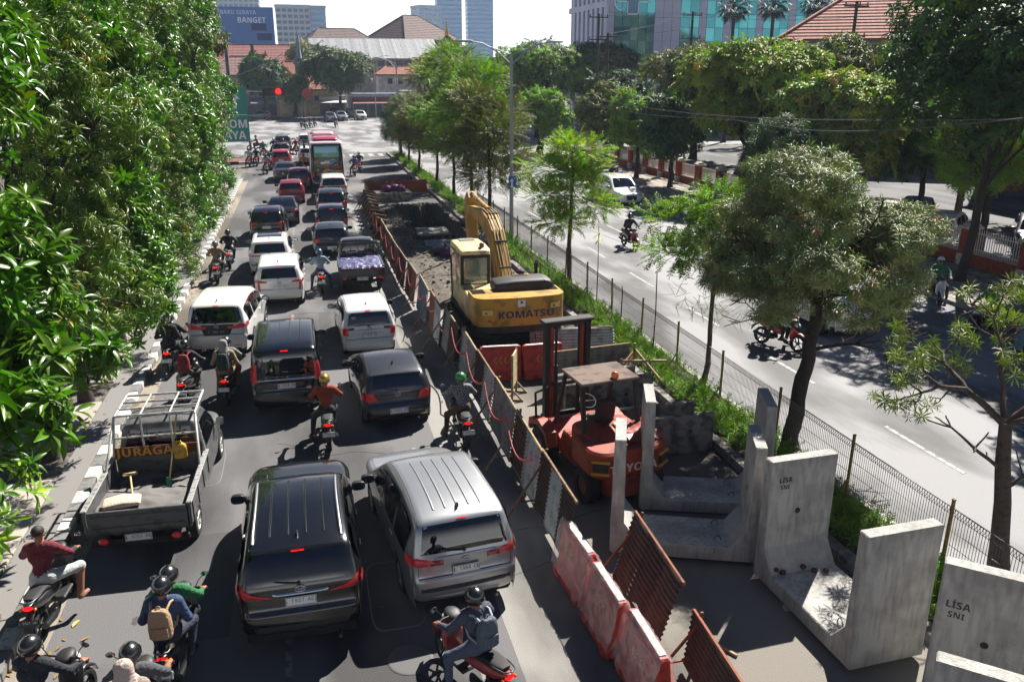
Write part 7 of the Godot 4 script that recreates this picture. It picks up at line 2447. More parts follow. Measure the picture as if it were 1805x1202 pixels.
		tree("street_tree", q[4], q[0], [[Vector3.ZERO, 0.4], [Vector3(0.1, h * 0.2, 0), 0.3], [Vector3(0.3, h * 0.4, 0.2), 0.2]], lob, bro, q[5], Vector2(2.4, 4.2), q[3], 0.4, bark_d, {seed = 80 + kk, gap = -0.12, spread = 0.45, twigs = 5})
	# olive tree whose top shows before the billboard
	tree("street_tree", "olive brown crowned tree in front of the blue billboard", Vector3(-9.2, 0, -66), [[Vector3.ZERO, 0.25], [Vector3(0, 3, 0), 0.2], [Vector3(0, 7, 0), 0.12]], [[Vector3(1.2, 8.5, 0), Vector3(2.6, 1.6, 2.4)], [Vector3(2.6, 10.4, 0), Vector3(2.0, 1.3, 2.0)], [Vector3(0.6, 11.6, 0), Vector3(2.4, 1.6, 2.2)], [Vector3(3.0, 12.0, 1.0), Vector3(1.3, 0.8, 1.2)]], bro, 1300, Vector2(1.2, 2.0), leaf_mat("5e6324", 0.7, 0.45), 0.4, bark_d, {seed = 97})
	# palms
	kk = 0
	for q in [[Vector3(58, 0, -158), 19.5, "fan palm standing above the trees beside the towers"], [Vector3(50.9, 0, -95), 15.7, "shaggy palm in front of the hospital glass"], [Vector3(56.1, 0, -95), 16.0, "second shaggy palm beside the tiled roof ridge"], [Vector3(61.8, 0, -95), 16.4, "palm tuft behind the red tiled roof ridge"]]:
		kk += 1
		t = thing("palm_tree", q[2], "palm", q[0])
		mb = MB.new(); mb.tube([Vector3.ZERO, Vector3(0.1, q[1] * 0.5, 0), Vector3(0, q[1], 0)], [0.3, 0.22, 0.2], 10); part(t, "trunk", mb, bark)
		for j in 34:
			mb = MB.new()
			var a := j * 2.399; var el := lerpf(1.1, -1.1, j / 34.0)
			var d := Vector3(cos(a) * cos(el), sin(el), sin(a) * cos(el))
			var tip := Vector3(0, q[1], 0) + d * 1.3
			mb.tube([Vector3(0, q[1], 0), tip], 0.03, 5, false)
			for f in 9:
				var fa := lerpf(-1.2, 1.2, f / 8.0)
				var sd := d.cross(Vector3.UP).normalized()
				blade(mb, tip, d * cos(fa) + sd * sin(fa), Vector3.UP, 1.15, 0.16, 0.7, 3)
			part(t, "frond", mb, M(Color("2c3622"), 0.6))
	# planted strip of the median
	var hs := [spray(16, 0.3, 0.09, 0.022, 0.2, -0.2, 61), rosette(14, 0.16, 0.02, 0.5, 1.3, 62, 2)]
	var xs := [[], []]; var cols := [PackedColorArray(), PackedColorArray()]
	for j in 9000:
		var z := -3.0 - 84.0 * pow(r.randf(), 1.25); var x := r.randf_range(9.02, 10.06)
		if clump_noise.get_noise_2d(x * 30.0, z * 12.0) < -0.25: continue
		var b := Basis(Vector3.UP, r.randf() * TAU) * Basis(Vector3.RIGHT, r.randf_range(0.3, 1.3))
		var k := r.randi() % 2
		if k == 1: b = Basis(Vector3.UP, r.randf() * TAU)
		xs[k].append(Transform3D(b.scaled(Vector3.ONE * r.randf_range(0.7, 1.4)), Vector3(x, 0.12 + 0.22 * r.randf() * (1.0 + 0.8 * clump_noise.get_noise_2d(x * 14.0, z * 14.0)), z)))
		var v := r.randf_range(0.7, 1.3)
		cols[k].append(Color(v * r.randf_range(0.8, 1.3), v, v * 0.8))
	t = thing("low_hedge", "low bright green planting along the median behind the kerb", "hedge")
	t.set_meta("kind", "stuff")
	for k in 2: multi(t, "foliage", hs[k], xs[k], leaf_mat("6b8d2f", 0.7, 0.5), cols[k]).set_meta("kind", "stuff")

func leaf_single(k: int) -> StandardMaterial3D:
	var key := "single%d" % k
	if MC.has(key): return MC[key]
	var m := leaf_mat(["5b7e28", "6c9630", "4a761f", "3c4630"][k], 0.75, 0.3)
	m.vertex_color_use_as_albedo = false
	MC[key] = m
	return m

# ---- buildings
func hip_roof(t: Node3D, w: float, d: float, y: float, h: float, ridge: float, m: Material, courses := 12, over := 0.6) -> void:
	# eaves rectangle centred on the thing, ridge along x of length ridge; each course of tiles is a piece
	var rf := node(t, "roof")
	var hw := w / 2 + over; var hd := d / 2 + over; var hr := ridge / 2
	var faces := [[Vector3(-hw, 0, hd), Vector3(hw, 0, hd), Vector3(hr, h, 0), Vector3(-hr, h, 0)], [Vector3(hw, 0, hd), Vector3(hw, 0, -hd), Vector3(hr, h, 0), Vector3(hr, h, 0)], [Vector3(hw, 0, -hd), Vector3(-hw, 0, -hd), Vector3(-hr, h, 0), Vector3(hr, h, 0)], [Vector3(-hw, 0, -hd), Vector3(-hw, 0, hd), Vector3(-hr, h, 0), Vector3(-hr, h, 0)]]
	for f in faces:
		for i in courses:
			var a := float(i) / courses; var b := (i + 1.0) / courses
			var p0: Vector3 = f[0].lerp(f[3], a); var p1: Vector3 = f[1].lerp(f[2], a); var p2: Vector3 = f[1].lerp(f[2], b); var p3: Vector3 = f[0].lerp(f[3], b)
			var nn := (p1 - p0).cross(p3 - p0).normalized() * 0.06
			var mb := MB.new()
			var v := Vector3(0, y, 0)
			mb.quad(v + p0 + nn, v + p1 + nn, v + p2, v + p3)
			mb.quad(v + p0, v + p1, v + p1 + nn, v + p0 + nn)
			part(rf, "tile_course", mb, m)
	var mb := MB.new()
	for q in [[Vector3(-hr, h, 0), Vector3(hr, h, 0)], [Vector3(-hw, 0, hd), Vector3(-hr, h, 0)], [Vector3(hw, 0, hd), Vector3(hr, h, 0)], [Vector3(-hw, 0, -hd), Vector3(-hr, h, 0)], [Vector3(hw, 0, -hd), Vector3(hr, h, 0)]]:
		if q[0].distance_to(q[1]) > 0.1: mb.bar(q[0] + Vector3(0, y + 0.06, 0), q[1] + Vector3(0, y + 0.06, 0), 0.35, 0.2, 0.05)
	part(rf, "ridge_tiles", mb, m)
	mb = MB.new()
	mb.xbox(Vector3(-hw, y - 0.25, -hd), Vector3(hw, y - 0.02, hd))
	part(rf, "eaves", mb, M(Color("6b5a4c"), 0.9))

func house(called: String, label: String, at: Vector3, turn: float, w: float, d: float, eave: float, h: float, ridge: float, roof_m: Material, wall_m: Material, wins := [0, 0], courses := 12) -> Node3D:
	var t := thing(called, label, "building", at, turn)
	pbox(t, "wall", Vector3(-w / 2, -0.02, -d / 2), Vector3(w / 2, eave - 0.24, d / 2), wall_m)
	hip_roof(t, w, d, eave, h, ridge, roof_m, courses)
	for j in wins[1]:
		for i in wins[0]:
			var x := lerpf(-w / 2 + 1.2, w / 2 - 1.2, (i + 0.5) / wins[0])
			var y := lerpf(1.0, eave, (j + 0.4) / wins[1])
			var o := pbox(t, "window", Vector3(x - 0.55, y, d / 2), Vector3(x + 0.55, y + 1.3, d / 2 + 0.04), M(Color("b9b2a5"), 0.8), 0.01)
			pbox(o, "pane", Vector3(x - 0.48, y + 0.07, d / 2 + 0.04), Vector3(x + 0.48, y + 1.23, d / 2 + 0.05), M(Color("2a3036"), 0.15))
	return t

func tower(called: String, label: String, at: Vector3, turn: float, w: float, d: float, h: float, wall: Material, glz: Material, cols: int, rows: int, y0: float, bands := false) -> Node3D:
	var t := thing(called, label, "building", at, turn)
	pbox(t, "wall", Vector3(-w / 2, -0.02, -d / 2), Vector3(w / 2, h, d / 2), wall)
	pbox(t, "parapet", Vector3(-w / 2 - 0.3, h, -d / 2 - 0.3), Vector3(w / 2 + 0.3, h + 1.2, d / 2 + 0.3), wall)
	var ww := w / cols
	var hh := (h - y0) / rows
	for j in rows:
		for i in cols:
			var x := -w / 2 + ww * (i + 0.5)
			var y := y0 + hh * j
			pbox(t, "window", Vector3(x - ww * (0.5 if bands else 0.36), y + hh * 0.25, d / 2), Vector3(x + ww * (0.5 if bands else 0.36), y + hh * 0.8, d / 2 + 0.12), glz)
	var side := maxi(2, int(cols * d / w * 0.6))
	for sg in [-1.0, 1.0]:
		var mb := MB.new()
		for j in rows:
			var y := y0 + hh * j
			for i in side:
				var z := -d / 2 + d * (i + 0.5) / side
				mb.box(Vector3(sg * w / 2, y + hh * 0.52, z), Vector3(0.24, hh * 0.55, d / side * 0.7))
		part(t, "side_windows", mb, glz).set_meta("kind", "stuff")
	return t

func build_buildings() -> void:
	var tile := M(Color("8f5442"), 0.85, 0, "worn", 0.6)
	var brown := M(Color("5f4a44"), 0.85, 0, "worn", 0.25)
	var cream := M(Color("b8ab8d"), 0.9, 0, "conc", 0.2)
	var white := M(Color("c4c6c8"), 0.85, 0, "conc", 0.2)
	# hospital
	var t := thing("hospital", "tall white and teal glass hospital with a large outlined cross", "building", Vector3(44.4, 0, -120))
	var clad := M(Color("a4a9bd"), 0.5, 0.1)
	var gl := M(Color("2f7f86"), 0.06, 0.55)
	var gl2 := M(Color("44989c"), 0.06, 0.55)
	pbox(t, "wall", Vector3(0.1, -0.02, -17.6), Vector3(46, 36, -0.1), M(Color("8f95a8"), 0.7))
	var seq := []
	var x := 0.0
	for z in [[0.9, 0], [6.3, 1], [4.1, 0], [3.0, 1], [1.2, 0], [2.8, 1], [1.2, 0], [4.2, 1], [1.2, 0], [4.2, 1], [1.2, 0], [4.2, 1], [1.2, 0], [4.2, 1], [4.3, 0]]:
		var n := maxi(1, int(round(z[0] / 1.35)))
		for i in n: seq.append([x + z[0] * i / n, x + z[0] * (i + 1.0) / n, z[1]])
		x += z[0]
	for j in 9:
		for q in seq:
			var y := 5.0 + j * 1.9
			pbox(t, "glass_pane" if q[2] else "cladding_panel", Vector3(q[0] + 0.03, y + 0.03, -0.05), Vector3(q[1] - 0.03, y + 1.87, 0.04 + 0.02 * q[2] * ((j * 7 + int(q[0] * 3)) % 2)), ([gl, gl2][(j + int(q[0])) % 2]) if q[2] else clad)
	var mb := MB.new()
	for j in 8:
		for q in seq: mb.xbox(Vector3(q[0] + 0.03, 22.1 + j * 1.7, -0.05), Vector3(q[1] - 0.03, 23.75 + j * 1.7, 0.04))
	part(t, "upper_panels", mb, gl).set_meta("kind", "stuff")
	pbox(t, "lower_wall", Vector3(0, 0, -0.05), Vector3(46, 4.95, 0.05), M(Color("7d8396"), 0.7))
	for i in 8:
		var z := -16.8 + i * 2.1
		pbox(t, "side_window", Vector3(0.02, 4.0, z), Vector3(0.09, 17.2, z + 0.85), M(Color("4f5f78"), 0.15))
		pbox(t, "side_pier", Vector3(-0.25, 0.0, z + 0.9), Vector3(0.09, 36, z + 2.05), M(Color("b9bfd0"), 0.7))
		pbox(t, "side_window", Vector3(0.02, 18.0, z), Vector3(0.09, 34.0, z + 0.85), M(Color("4f5f78"), 0.15))
	pbox(t, "side_band", Vector3(-0.3, 17.2, -17.6), Vector3(0.09, 18.0, 0.0), M(Color("b9bfd0"), 0.7))
	# the outlined cross on the glass
	var cm := M(Color("dfe6e8"), 0.5)
	var cr := node(t, "cross_emblem")
	var cx := 3.7; var cy := 18.7; var a := 0.85; var b := 2.5
	var cp := [Vector2(-a, -b), Vector2(a, -b), Vector2(a, -a), Vector2(b, -a), Vector2(b, a), Vector2(a, a), Vector2(a, b), Vector2(-a, b), Vector2(-a, a), Vector2(-b, a), Vector2(-b, -a), Vector2(-a, -a)]
	for i in 12:
		mb = MB.new()
		var p: Vector2 = cp[i]; var q: Vector2 = cp[(i + 1) % 12]
		var e := (q - p).normalized() * 0.075
		mb.bar(Vector3(cx + p.x - e.x, cy + p.y - e.y, 0.1), Vector3(cx + q.x + e.x, cy + q.y + e.y, 0.1), 0.15, 0.15)
		part(cr, "outline_bar", mb, cm)
	mb = MB.new(); mb.xbox(Vector3(cx - a, cy - b, 0.062), Vector3(cx + a, cy + b, 0.08)); part(cr, "cross_fill", mb, M(Color("3f6c86"), 0.2, 0.3))
	mb = MB.new()
	var pts := []
	for i in 15:
		var an := lerpf(0.9, 5.6, i / 14.0)
		pts.append(Vector3(cx - 2.0 + cos(an) * 0.8, cy - 1.0 + sin(an) * 1.0, 0.14))
	mb.tube(pts, 0.1, 6); part(cr, "arc", mb, cm)
	# tiled building on the right with a pale wall
	t = thing("tiled_hall", "large hall with red tiled hip roof and pale blue wall", "building", Vector3(42.5, 0, -70) + Basis(Vector3.UP, -0.545) * Vector3(19, 0, -14), -0.545)
	for i in 14:
		pbox(t, "wall_panel", Vector3(-19 + i * 2.72 + 0.02, 0, -14), Vector3(-19 + (i + 1) * 2.72 - 0.02, 10.8, 14), M(Color("aab3c4"), 0.6, 0, "conc", 0.1))
	hip_roof(t, 38, 28, 11.0, 8.5, 14, tile, 30, 0.5)
	# red block behind the dark trees
	t = thing("red_building", "dark red building with white window frames behind the dark trees", "building", Vector3(58, 0, -44))
	pbox(t, "wall", Vector3(-8, 0, -9), Vector3(10, 13, 9), M(Color("6a1a20"), 0.7))
	for i in 4:
		for j in 3:
			var o := pbox(t, "window", Vector3(-7 + i * 4.2, 1.4 + j * 3.9, 9.0), Vector3(-4.6 + i * 4.2, 3.6 + j * 3.9, 9.06), M(Color("b9b4ae"), 0.7))
			pbox(o, "pane", Vector3(-6.85 + i * 4.2, 1.55 + j * 3.9, 9.06), Vector3(-4.75 + i * 4.2, 3.45 + j * 3.9, 9.08), M(Color("23282d"), 0.15))
			var o2 := pbox(t, "window", Vector3(-8.06, 1.4 + j * 3.9, 6.4 - i * 4.2), Vector3(-8.0, 3.6 + j * 3.9, 8.6 - i * 4.2), M(Color("b9b4ae"), 0.7))
			pbox(o2, "pane", Vector3(-8.08, 1.55 + j * 3.9, 6.55 - i * 4.2), Vector3(-8.06, 3.45 + j * 3.9, 8.45 - i * 4.2), M(Color("23282d"), 0.15))
	pbox(t, "parapet", Vector3(-8.3, 13, -9.3), Vector3(10.3, 13.7, 9.3), M(Color("7d2228"), 0.7))
	# beyond the crossing
	var p := at_z(735, 74, -240)
	t = house("pavilion_hall", "huge brown two tier hip roofed hall", Vector3(p.x, 0, -252), 0.5, 24, 26, p.y - 1.2, 1.7, 20, brown, white, [6, 2], 4)
	hip_roof(t, 19.5, 21.5, p.y + 0.7, 6.8, 5, brown, 14, 0.3)
	p = at_z(598, 78, -238)
	house("brown_roofed_hall", "low brown hip roofed hall left of the huge hall", Vector3(p.x, 0, -248), 0.2, 19, 16, p.y, 4.4, 10, brown, white, [5, 2], 10)
	p = at_z(665, 101, -208)
	t = thing("market_hall", "long market hall with pale grey sheet roof", "building", Vector3(p.x, 0, -212))
	pbox(t, "wall", Vector3(-15.5, 0, -8), Vector3(15.5, p.y - 0.3, 3.5), M(Color("8d8b87"), 0.9, 0, "conc", 0.2))
	for i in 31:
		mb = MB.new()
		var x0 := -15.5 + i
		mb.quad(Vector3(x0, p.y - 0.2, 4.2), Vector3(x0 + 0.97, p.y - 0.2, 4.2), Vector3(x0 + 0.97, p.y + 4.6, -8), Vector3(x0, p.y + 4.6, -8))
		mb.xbox(Vector3(x0 + 0.94, p.y - 0.2, 4.1), Vector3(x0 + 1.0, p.y - 0.05, 4.2))
		part(t, "roof_sheet", mb, M(Color(["7f8285", "75787b", "86898b"][i % 3]), 0.7, 0.1, "worn", 0.3))
	for i in 14:
		pbox(t, "window", Vector3(-15 + i * 2.15, p.y - 2.0, 3.5), Vector3(-13.4 + i * 2.15, p.y - 0.7, 3.56), M(Color("33373a"), 0.3))
	# gate with golden spire
	p = at_z(795, 122, -200)
	t = thing("temple_gate", "yellow gabled gate building with a golden spire", "building", Vector3(p.x, 0, -202))
	var yel := M(Color("a89a5c"), 0.8, 0, "conc", 0.3)
	var gy := p.y
	pbox(t, "wall", Vector3(-3.5, 0, -4), Vector3(5.0, gy + 2.0, 0), yel)
	mb = MB.new(); mb.extrude(PackedVector2Array([Vector2(-5.4, gy + 2.6), Vector2(5.0, gy + 2.6), Vector2(1.0, gy + 6.0), Vector2(-0.6, gy + 7.2), Vector2(-1.6, gy + 5.8)]), -5, 0.4); part(t, "gable", mb, M(Color("7d7444"), 0.8))
	mb = MB.new()
	for e in [[Vector3(-5.6, gy + 2.6, 0.5), Vector3(-1.6, gy + 6.0, 0.5)], [Vector3(-1.6, gy + 6.0, 0.5), Vector3(-0.6, gy + 7.4, 0.5)], [Vector3(-0.6, gy + 7.4, 0.5), Vector3(1.0, gy + 6.1, 0.5)], [Vector3(1.0, gy + 6.1, 0.5), Vector3(5.2, gy + 2.6, 0.5)]]: mb.bar(e[0], e[1], 0.4, 0.5)
	part(t, "barge_board", mb, M(Color("5d5638"), 0.8))
	mb = MB.new(); mb.lathe([[0.5, gy + 7.2], [0.55, gy + 8.0], [0.3, gy + 8.5], [0.35, gy + 8.9], [0.1, gy + 10.6], [0.02, gy + 12.2]], 12, Transform3D(Basis.IDENTITY, Vector3(-0.5, 0, 0))); part(t, "spire", mb, M(Color("b58a2c"), 0.35, 0.6))
	for xx in [2.6, 4.6]:
		mb = MB.new(); mb.xbox(Vector3(xx - 0.4, 0, 0.1), Vector3(xx + 0.4, gy + 2.6, 0.9), 0.05); mb.lathe([[0.5, gy + 2.6], [0.55, gy + 3.2], [0.4, gy + 3.9], [0.05, gy + 4.4]], 12, Transform3D(Basis.IDENTITY, Vector3(xx, 0, 0.5))); part(t, "column", mb, M(Color("c2b67c"), 0.8))
	for xx in [-2.2, 0.2]: pbox(t, "doorway", Vector3(xx, 0, 0.0), Vector3(xx + 1.4, gy + 0.6, 0.06), M(Color("3a3632"), 0.8))
	# orange roofed houses
	p = at_z(530, 158, -168)
	house("tiled_house", "old house with steep orange tiled roof beyond the crossing", Vector3(p.x, 0, -176), 0.35, 12, 10, maxf(3.0, p.y), 5.2, 6, tile, cream, [4, 1], 14)
	p = at_z(455, 112, -190)
	house("tiled_house", "wide house with dull red roof under the billboard", Vector3(p.x, 0, -200), 0.0, 22, 14, p.y, 4.0, 14, M(Color("84504a"), 0.85, 0, "worn", 0.5), cream, [6, 2], 12)
	p = at_z(425, 132, -178)
	house("tiled_house", "low house with faded pinkish hip roof", Vector3(p.x, 0, -186), 0.0, 14, 10, p.y, 3.6, 5, M(Color("8a6a60"), 0.85, 0, "worn", 0.5), cream, [4, 1], 12)
	p = at_z(560, 108, -186)
	house("tiled_house", "small house with bright orange tiled roof behind the big tree", Vector3(p.x, 0, -192), 0.6, 9, 8, p.y, 2.6, 4, tile, white, [3, 2], 10)
	p = at_z(705, 131, -186)
	house("tiled_house", "house with bright orange tiled eaves before the market hall", Vector3(p.x, 0, -190), 0.0, 9, 8, p.y, 1.6, 5, M(Color("96604c"), 0.85, 0, "worn", 0.5), white, [3, 2], 8)
	p = at_z(765, 130, -190)
	house("tiled_house", "house with grey and orange sloping roof beside the gate", Vector3(p.x, 0, -196), 0.3, 10, 9, p.y, 4.2, 3, tile, white, [3, 2], 12)
	# shop fronts
	var sc := ["8c8f8a", "a39d92", "7f8a94", "b09a86", "8a7d74"]
	for i in 9:
		p = Vector3(-52 + i * 9.5, 0, -166)
		if i == 5 or i == 6: p.z = -172
		t = thing("shop", ["grey shop with rolled shutter left of the street tree", "beige shop with a wide awning", "blue grey shop with dark windows", "tan shop with a white fascia", "brown shop near the red signal", "white canopy stall under the red round sign", "low shop hidden by the big tree", "cream shop beside parked cars", "grey shop at the end of the row"][i], "shop", p)
		pbox(t, "wall", Vector3(-4.4, 0, -5), Vector3(4.4, 3.8 + 0.5 * (i % 3), 0), M(Color(sc[i % 5]), 0.85, 0, "conc", 0.4))
		pbox(t, "fascia", Vector3(-4.4, 2.9, 0), Vector3(4.4, 3.6, 0.15), M(Color(["3c4f74", "b5b2aa", "6e2a24", "d0cdc6", "2f5a4a"][i % 5]), 0.6))
		for j in 3: pbox(t, "shop_window", Vector3(-4.1 + j * 2.8, 0.3, 0), Vector3(-1.6 + j * 2.8, 2.7, 0.06), M(Color("22262a"), 0.2))
		mb = MB.new(); mb.extrude(PackedVector2Array([Vector2(0, 2.95), Vector2(1.6, 2.5), Vector2(1.6, 2.56), Vector2(0, 3.01)]), -4.3, 4.3, Transform3D(Basis(Vector3(0, 0, 1), Vector3.UP, Vector3(-1, 0, 0)), Vector3(0, 0, 0.15))); part(t, "awning", mb, M(Color(["8d9296", "c9c6bf", "7a3b32", "b9b6b0", "49685c"][i % 5]), 0.7))
	# far towers
	var bl := M(Color("6a8cae"), 0.4, 0.1)
	var blg := M(Color("56789a"), 0.15, 0.4)
	p = at_z(791, 60, -700)
	tower("glass_tower", "hazy blue glass tower behind the huge hall", Vector3(p.x, 0, -700), 0.0, 20, 10, 120, bl, blg, 6, 34, 4.0, true)
	p = at_z(845, 60, -700)
	tower("glass_tower", "hazy blue glass tower nearer the palm", Vector3(p.x, 0, -700), 0.0, 21, 10, 120, bl, blg, 6, 34, 4.0, true)
	p = at_z(752, 60, -560)
	tower("office_block", "small white office block beside the blue towers", Vector3(p.x, 0, -560), 0.3, 15, 14, at_z(752, 14, -560).y, M(Color("b4bec8"), 0.8), blg, 5, 14, 4.0)
	p = at_z(528, 60, -420)
	tower("office_block", "broad white office block with rows of dark windows", Vector3(p.x - 2.5, 0, -420), 0.0, 15, 20, at_z(528, 16, -420).y, M(Color("a9b2be"), 0.8), M(Color("4a5a6c"), 0.3), 6, 13, 3.0)
	tower("office_block", "grey glazed wing of the broad office block", Vector3(p.x + 8.5, 0, -421), 0.0, 7, 18, at_z(560, 17, -420).y, M(Color("8f9dae"), 0.7), blg, 3, 13, 3.0, true)
	p = at_z(418, 20, -600)
	tower("apartment_tower", "tall pale apartment tower behind the billboard", Vector3(p.x, 0, -600), 0.0, 28, 20, 90, M(Color("a7b3c0"), 0.8), M(Color("5d6f82"), 0.3), 9, 26, 3.0)
	# billboard
	p = at_z(446, 46, -196)
	t = thing("billboard", "large blue billboard on two dark posts above the roofs", "billboard", Vector3(p.x - 1.0, 0, -180))
	p = at_z(442, 46, -180)
	var by := p.y
	pbox(t, "panel", Vector3(-5.6, by - 3.3, -0.15), Vector3(5.6, by + 3.5, 0.1), M(Color("5478b0"), 0.6))
	for xx in [-4.0, 1.0]: pbox(t, "post", Vector3(xx - 0.3, 0, -0.8), Vector3(xx + 0.3, by + 3, -0.2), M(Color("23304a"), 0.7))
	text(t, "lettering", "BARU SERAYA", 0.75, M(Color("b8c6e0"), 0.6), Transform3D(Basis.IDENTITY, Vector3(-1.0, by + 2.5, 0.11)), 0.02)
	text(t, "lettering", "BANGET", 1.0, M(Color("d9dfe8"), 0.6), Transform3D(Basis.IDENTITY, Vector3(1.4, by + 1.1, 0.11)), 0.02)
	for q in [[1.3, -0.8], [2.2, -2.6]]: pbox(t, "printed_photo", Vector3(q[0], by + q[1], 0.1), Vector3(q[0] + 2.8, by + q[1] + 1.3, 0.125), M(Color("33406a"), 0.6))
	# steeple-like roof vent and red round sign
	p = at_z(528, 120, -170)
	t = thing("roof_turret", "slim grey turret with pointed cap above the orange roof", "turret", Vector3(p.x, 0, -170.5))
	mb = MB.new(); mb.lathe([[0.9, 8.0], [0.9, 9.6], [1.3, 9.7], [1.2, 9.9], [0.5, 11.0], [0.35, 13.0], [0.02, 16.5]], 10); part(t, "cap", mb, M(Color("6e7788"), 0.6))
	mb = MB.new(); mb.lathe([[0.9, 0.0], [0.9, 8.0]], 10); part(t, "shaft", mb, cream)
	p = at_z(541, 165, -160)
	t = thing("round_sign", "red round shop sign on a pole beyond the crossing", "sign", Vector3(p.x, 0, -160))
	mb = MB.new(); mb.lathe([[0.01, -0.08], [0.95, -0.08], [0.95, 0.08], [0.01, 0.08]], 24, Transform3D(Basis(Vector3.RIGHT, PI / 2), Vector3(0, p.y, 0))); part(t, "disc", mb, M(Color("a33226"), 0.5))
	mb = MB.new(); mb.tube([Vector3(-0.9, 0, -0.1), Vector3(-0.9, p.y + 1.0, -0.1)], 0.07, 8); mb.tube([Vector3(-0.9, p.y, -0.1), Vector3(0.0, p.y, -0.1)], 0.05, 6); part(t, "pole", mb, M(Color("4a4d50"), 0.6))

# ---- poles, lamps, signs
func build_street() -> void:
	var galv := M(Color("8d9296"), 0.5, 0.5)
	var mb: MB
	var i := 0
	for q in [[Vector3(10.0, 0.1, -40.0), 9.0, "grey double armed street lamp rising from the median beside the blue arrow sign", 3.6], [Vector3(10.0, 0.1, -88.5), 9.0, "double armed street lamp at the tip of the median", 3.2], [Vector3(14.0, 0.0, -160.0), 10.5, "double armed street lamp beyond the crossing", 4.0], [Vector3(26.0, 0.0, -160.0), 10.5, "double armed street lamp in front of the market hall", 4.0]]:
		i += 1
		var t := thing("street_lamp", q[2], "street lamp", q[0])
		var h: float = q[1]
		mb = MB.new(); mb.tube([Vector3.ZERO, Vector3(0, 0.4, 0), Vector3(0, h, 0)], [0.13, 0.11, 0.065], 12); mb.lathe([[0.2, 0], [0.2, 0.03], [0.1, 0.05]], 12); part(t, "pole", mb, galv)
		for s in [-1.0, 1.0]:
			var ar := node(t, "arm")
			mb = MB.new()
			var l: float = q[3] * 0.55
			mb.tube([Vector3(0, h - 0.5, 0), Vector3(s * l * 0.35, h + 0.1, 0), Vector3(s * l * 0.7, h + 0.45, 0), Vector3(s * l, h + 0.55, 0)], [0.04, 0.035, 0.03, 0.025], 8); mb.tube([Vector3(0, h - 0.05, 0), Vector3(s * l * 0.5, h + 0.3, 0)], 0.02, 6)
			part(ar, "bracket", mb, galv)
			mb = MB.new(); mb.loft([[-0.35, 0, 0.04, 0.03], [-0.28, 0, 0.12, 0.055], [0.25, 0, 0.11, 0.05], [0.33, 0, 0.05, 0.03]], Transform3D(Basis(Vector3.UP, s * PI / 2), Vector3(s * (l + 0.25), h + 0.55, 0)), 14, 3.0); part(ar, "lamp_head", mb, galv)
		if i == 1:
			var sg := node(t, "lane_sign", Vector3(0.12, 3.0, 0.16))
			mb = MB.new(); mb.box(Vector3.ZERO, Vector3(0.62, 0.62, 0.03), 0.008); part(sg, "panel", mb, M(Color("1f4f9a"), 0.45))
			for s in [-1.0, 1.0]:
				mb = MB.new()
				mb.extrude(PackedVector2Array([Vector2(-0.035, 0.22), Vector2(0.035, 0.22), Vector2(0.035, -0.04), Vector2(0.1, -0.04), Vector2(0, -0.2), Vector2(-0.1, -0.04), Vector2(-0.035, -0.04)]), 0.016, 0.02, Transform3D(Basis(Vector3.BACK, 0.0 if s > 0 else PI), Vector3(s * 0.14, 0, 0)))
				part(sg, "arrow", mb, M(Color("d4d6d8"), 0.5))
	# green road sign, half hidden
	var p := at_z(437, 205, -84.0)
	var t := thing("road_sign", "tall green road sign with white arrow and place names on the left", "sign", Vector3(p.x - 2.1, 0, -84.0), 0.0)
	mb = MB.new(); mb.xbox(Vector3(-2.1, 1.95, -0.04), Vector3(2.1, 6.95, 0.04), 0.02); part(t, "panel", mb, M(Color("178074"), 0.45))
	var wm := M(Color("d6dcdc"), 0.5)
	mb = MB.new(); mb.extrude(PackedVector2Array([Vector2(-0.2, 5.0), Vector2(0.2, 5.0), Vector2(0.2, 5.85), Vector2(0.55, 5.85), Vector2(0, 6.5), Vector2(-0.55, 5.85), Vector2(-0.2, 5.85)]), 0.041, 0.05, Transform3D(Basis.IDENTITY, Vector3(0.95, 0, 0))); part(t, "arrow", mb, wm)
	text(t, "lettering", "ENOM", 0.75, wm, Transform3D(Basis.IDENTITY, Vector3(0.45, 3.6, 0.042)), 0.01)
	text(t, "lettering", "JAYA", 0.75, wm, Transform3D(Basis.IDENTITY, Vector3(0.6, 2.55, 0.042)), 0.01)
	mb = MB.new(); mb.xbox(Vector3(-2.0, 4.4, 0.04), Vector3(2.0, 4.45, 0.05)); part(t, "border", mb, wm)
	for x in [-1.8, 2.0]:
		mb = MB.new(); mb.tube([Vector3(x, 0, -0.12), Vector3(x, 6.9, -0.12)], 0.08, 8); part(t, "post", mb, M(Color("5b3a34"), 0.7))
	# signal on a long arm
	p = at_z(490, 161, -94.0)
	t = thing("traffic_signal", "red traffic light hanging at the end of a long mast arm", "traffic light", Vector3(p.x - 6.2, 0, -94.0))
	mb = MB.new(); mb.tube([Vector3.ZERO, Vector3(0, p.y + 1.0, 0)], [0.12, 0.08], 10); part(t, "pole", mb, galv)
	mb = MB.new(); mb.tube([Vector3(0, p.y, 0), Vector3(5.2, p.y, 0)], 0.05, 8); mb.tube([Vector3(0, p.y + 0.4, 0), Vector3(1.2, p.y + 1.2, 0), Vector3(5.6, p.y + 2.9, 0), Vector3(7.0, p.y + 3.8, 0)], 0.035, 6); part(t, "mast_arm", mb, galv)
	mb = MB.new(); mb.xbox(Vector3(4.6, p.y - 0.45, -0.15), Vector3(6.6, p.y + 0.45, 0.15), 0.05); part(t, "housing", mb, M(Color("141516"), 0.6))
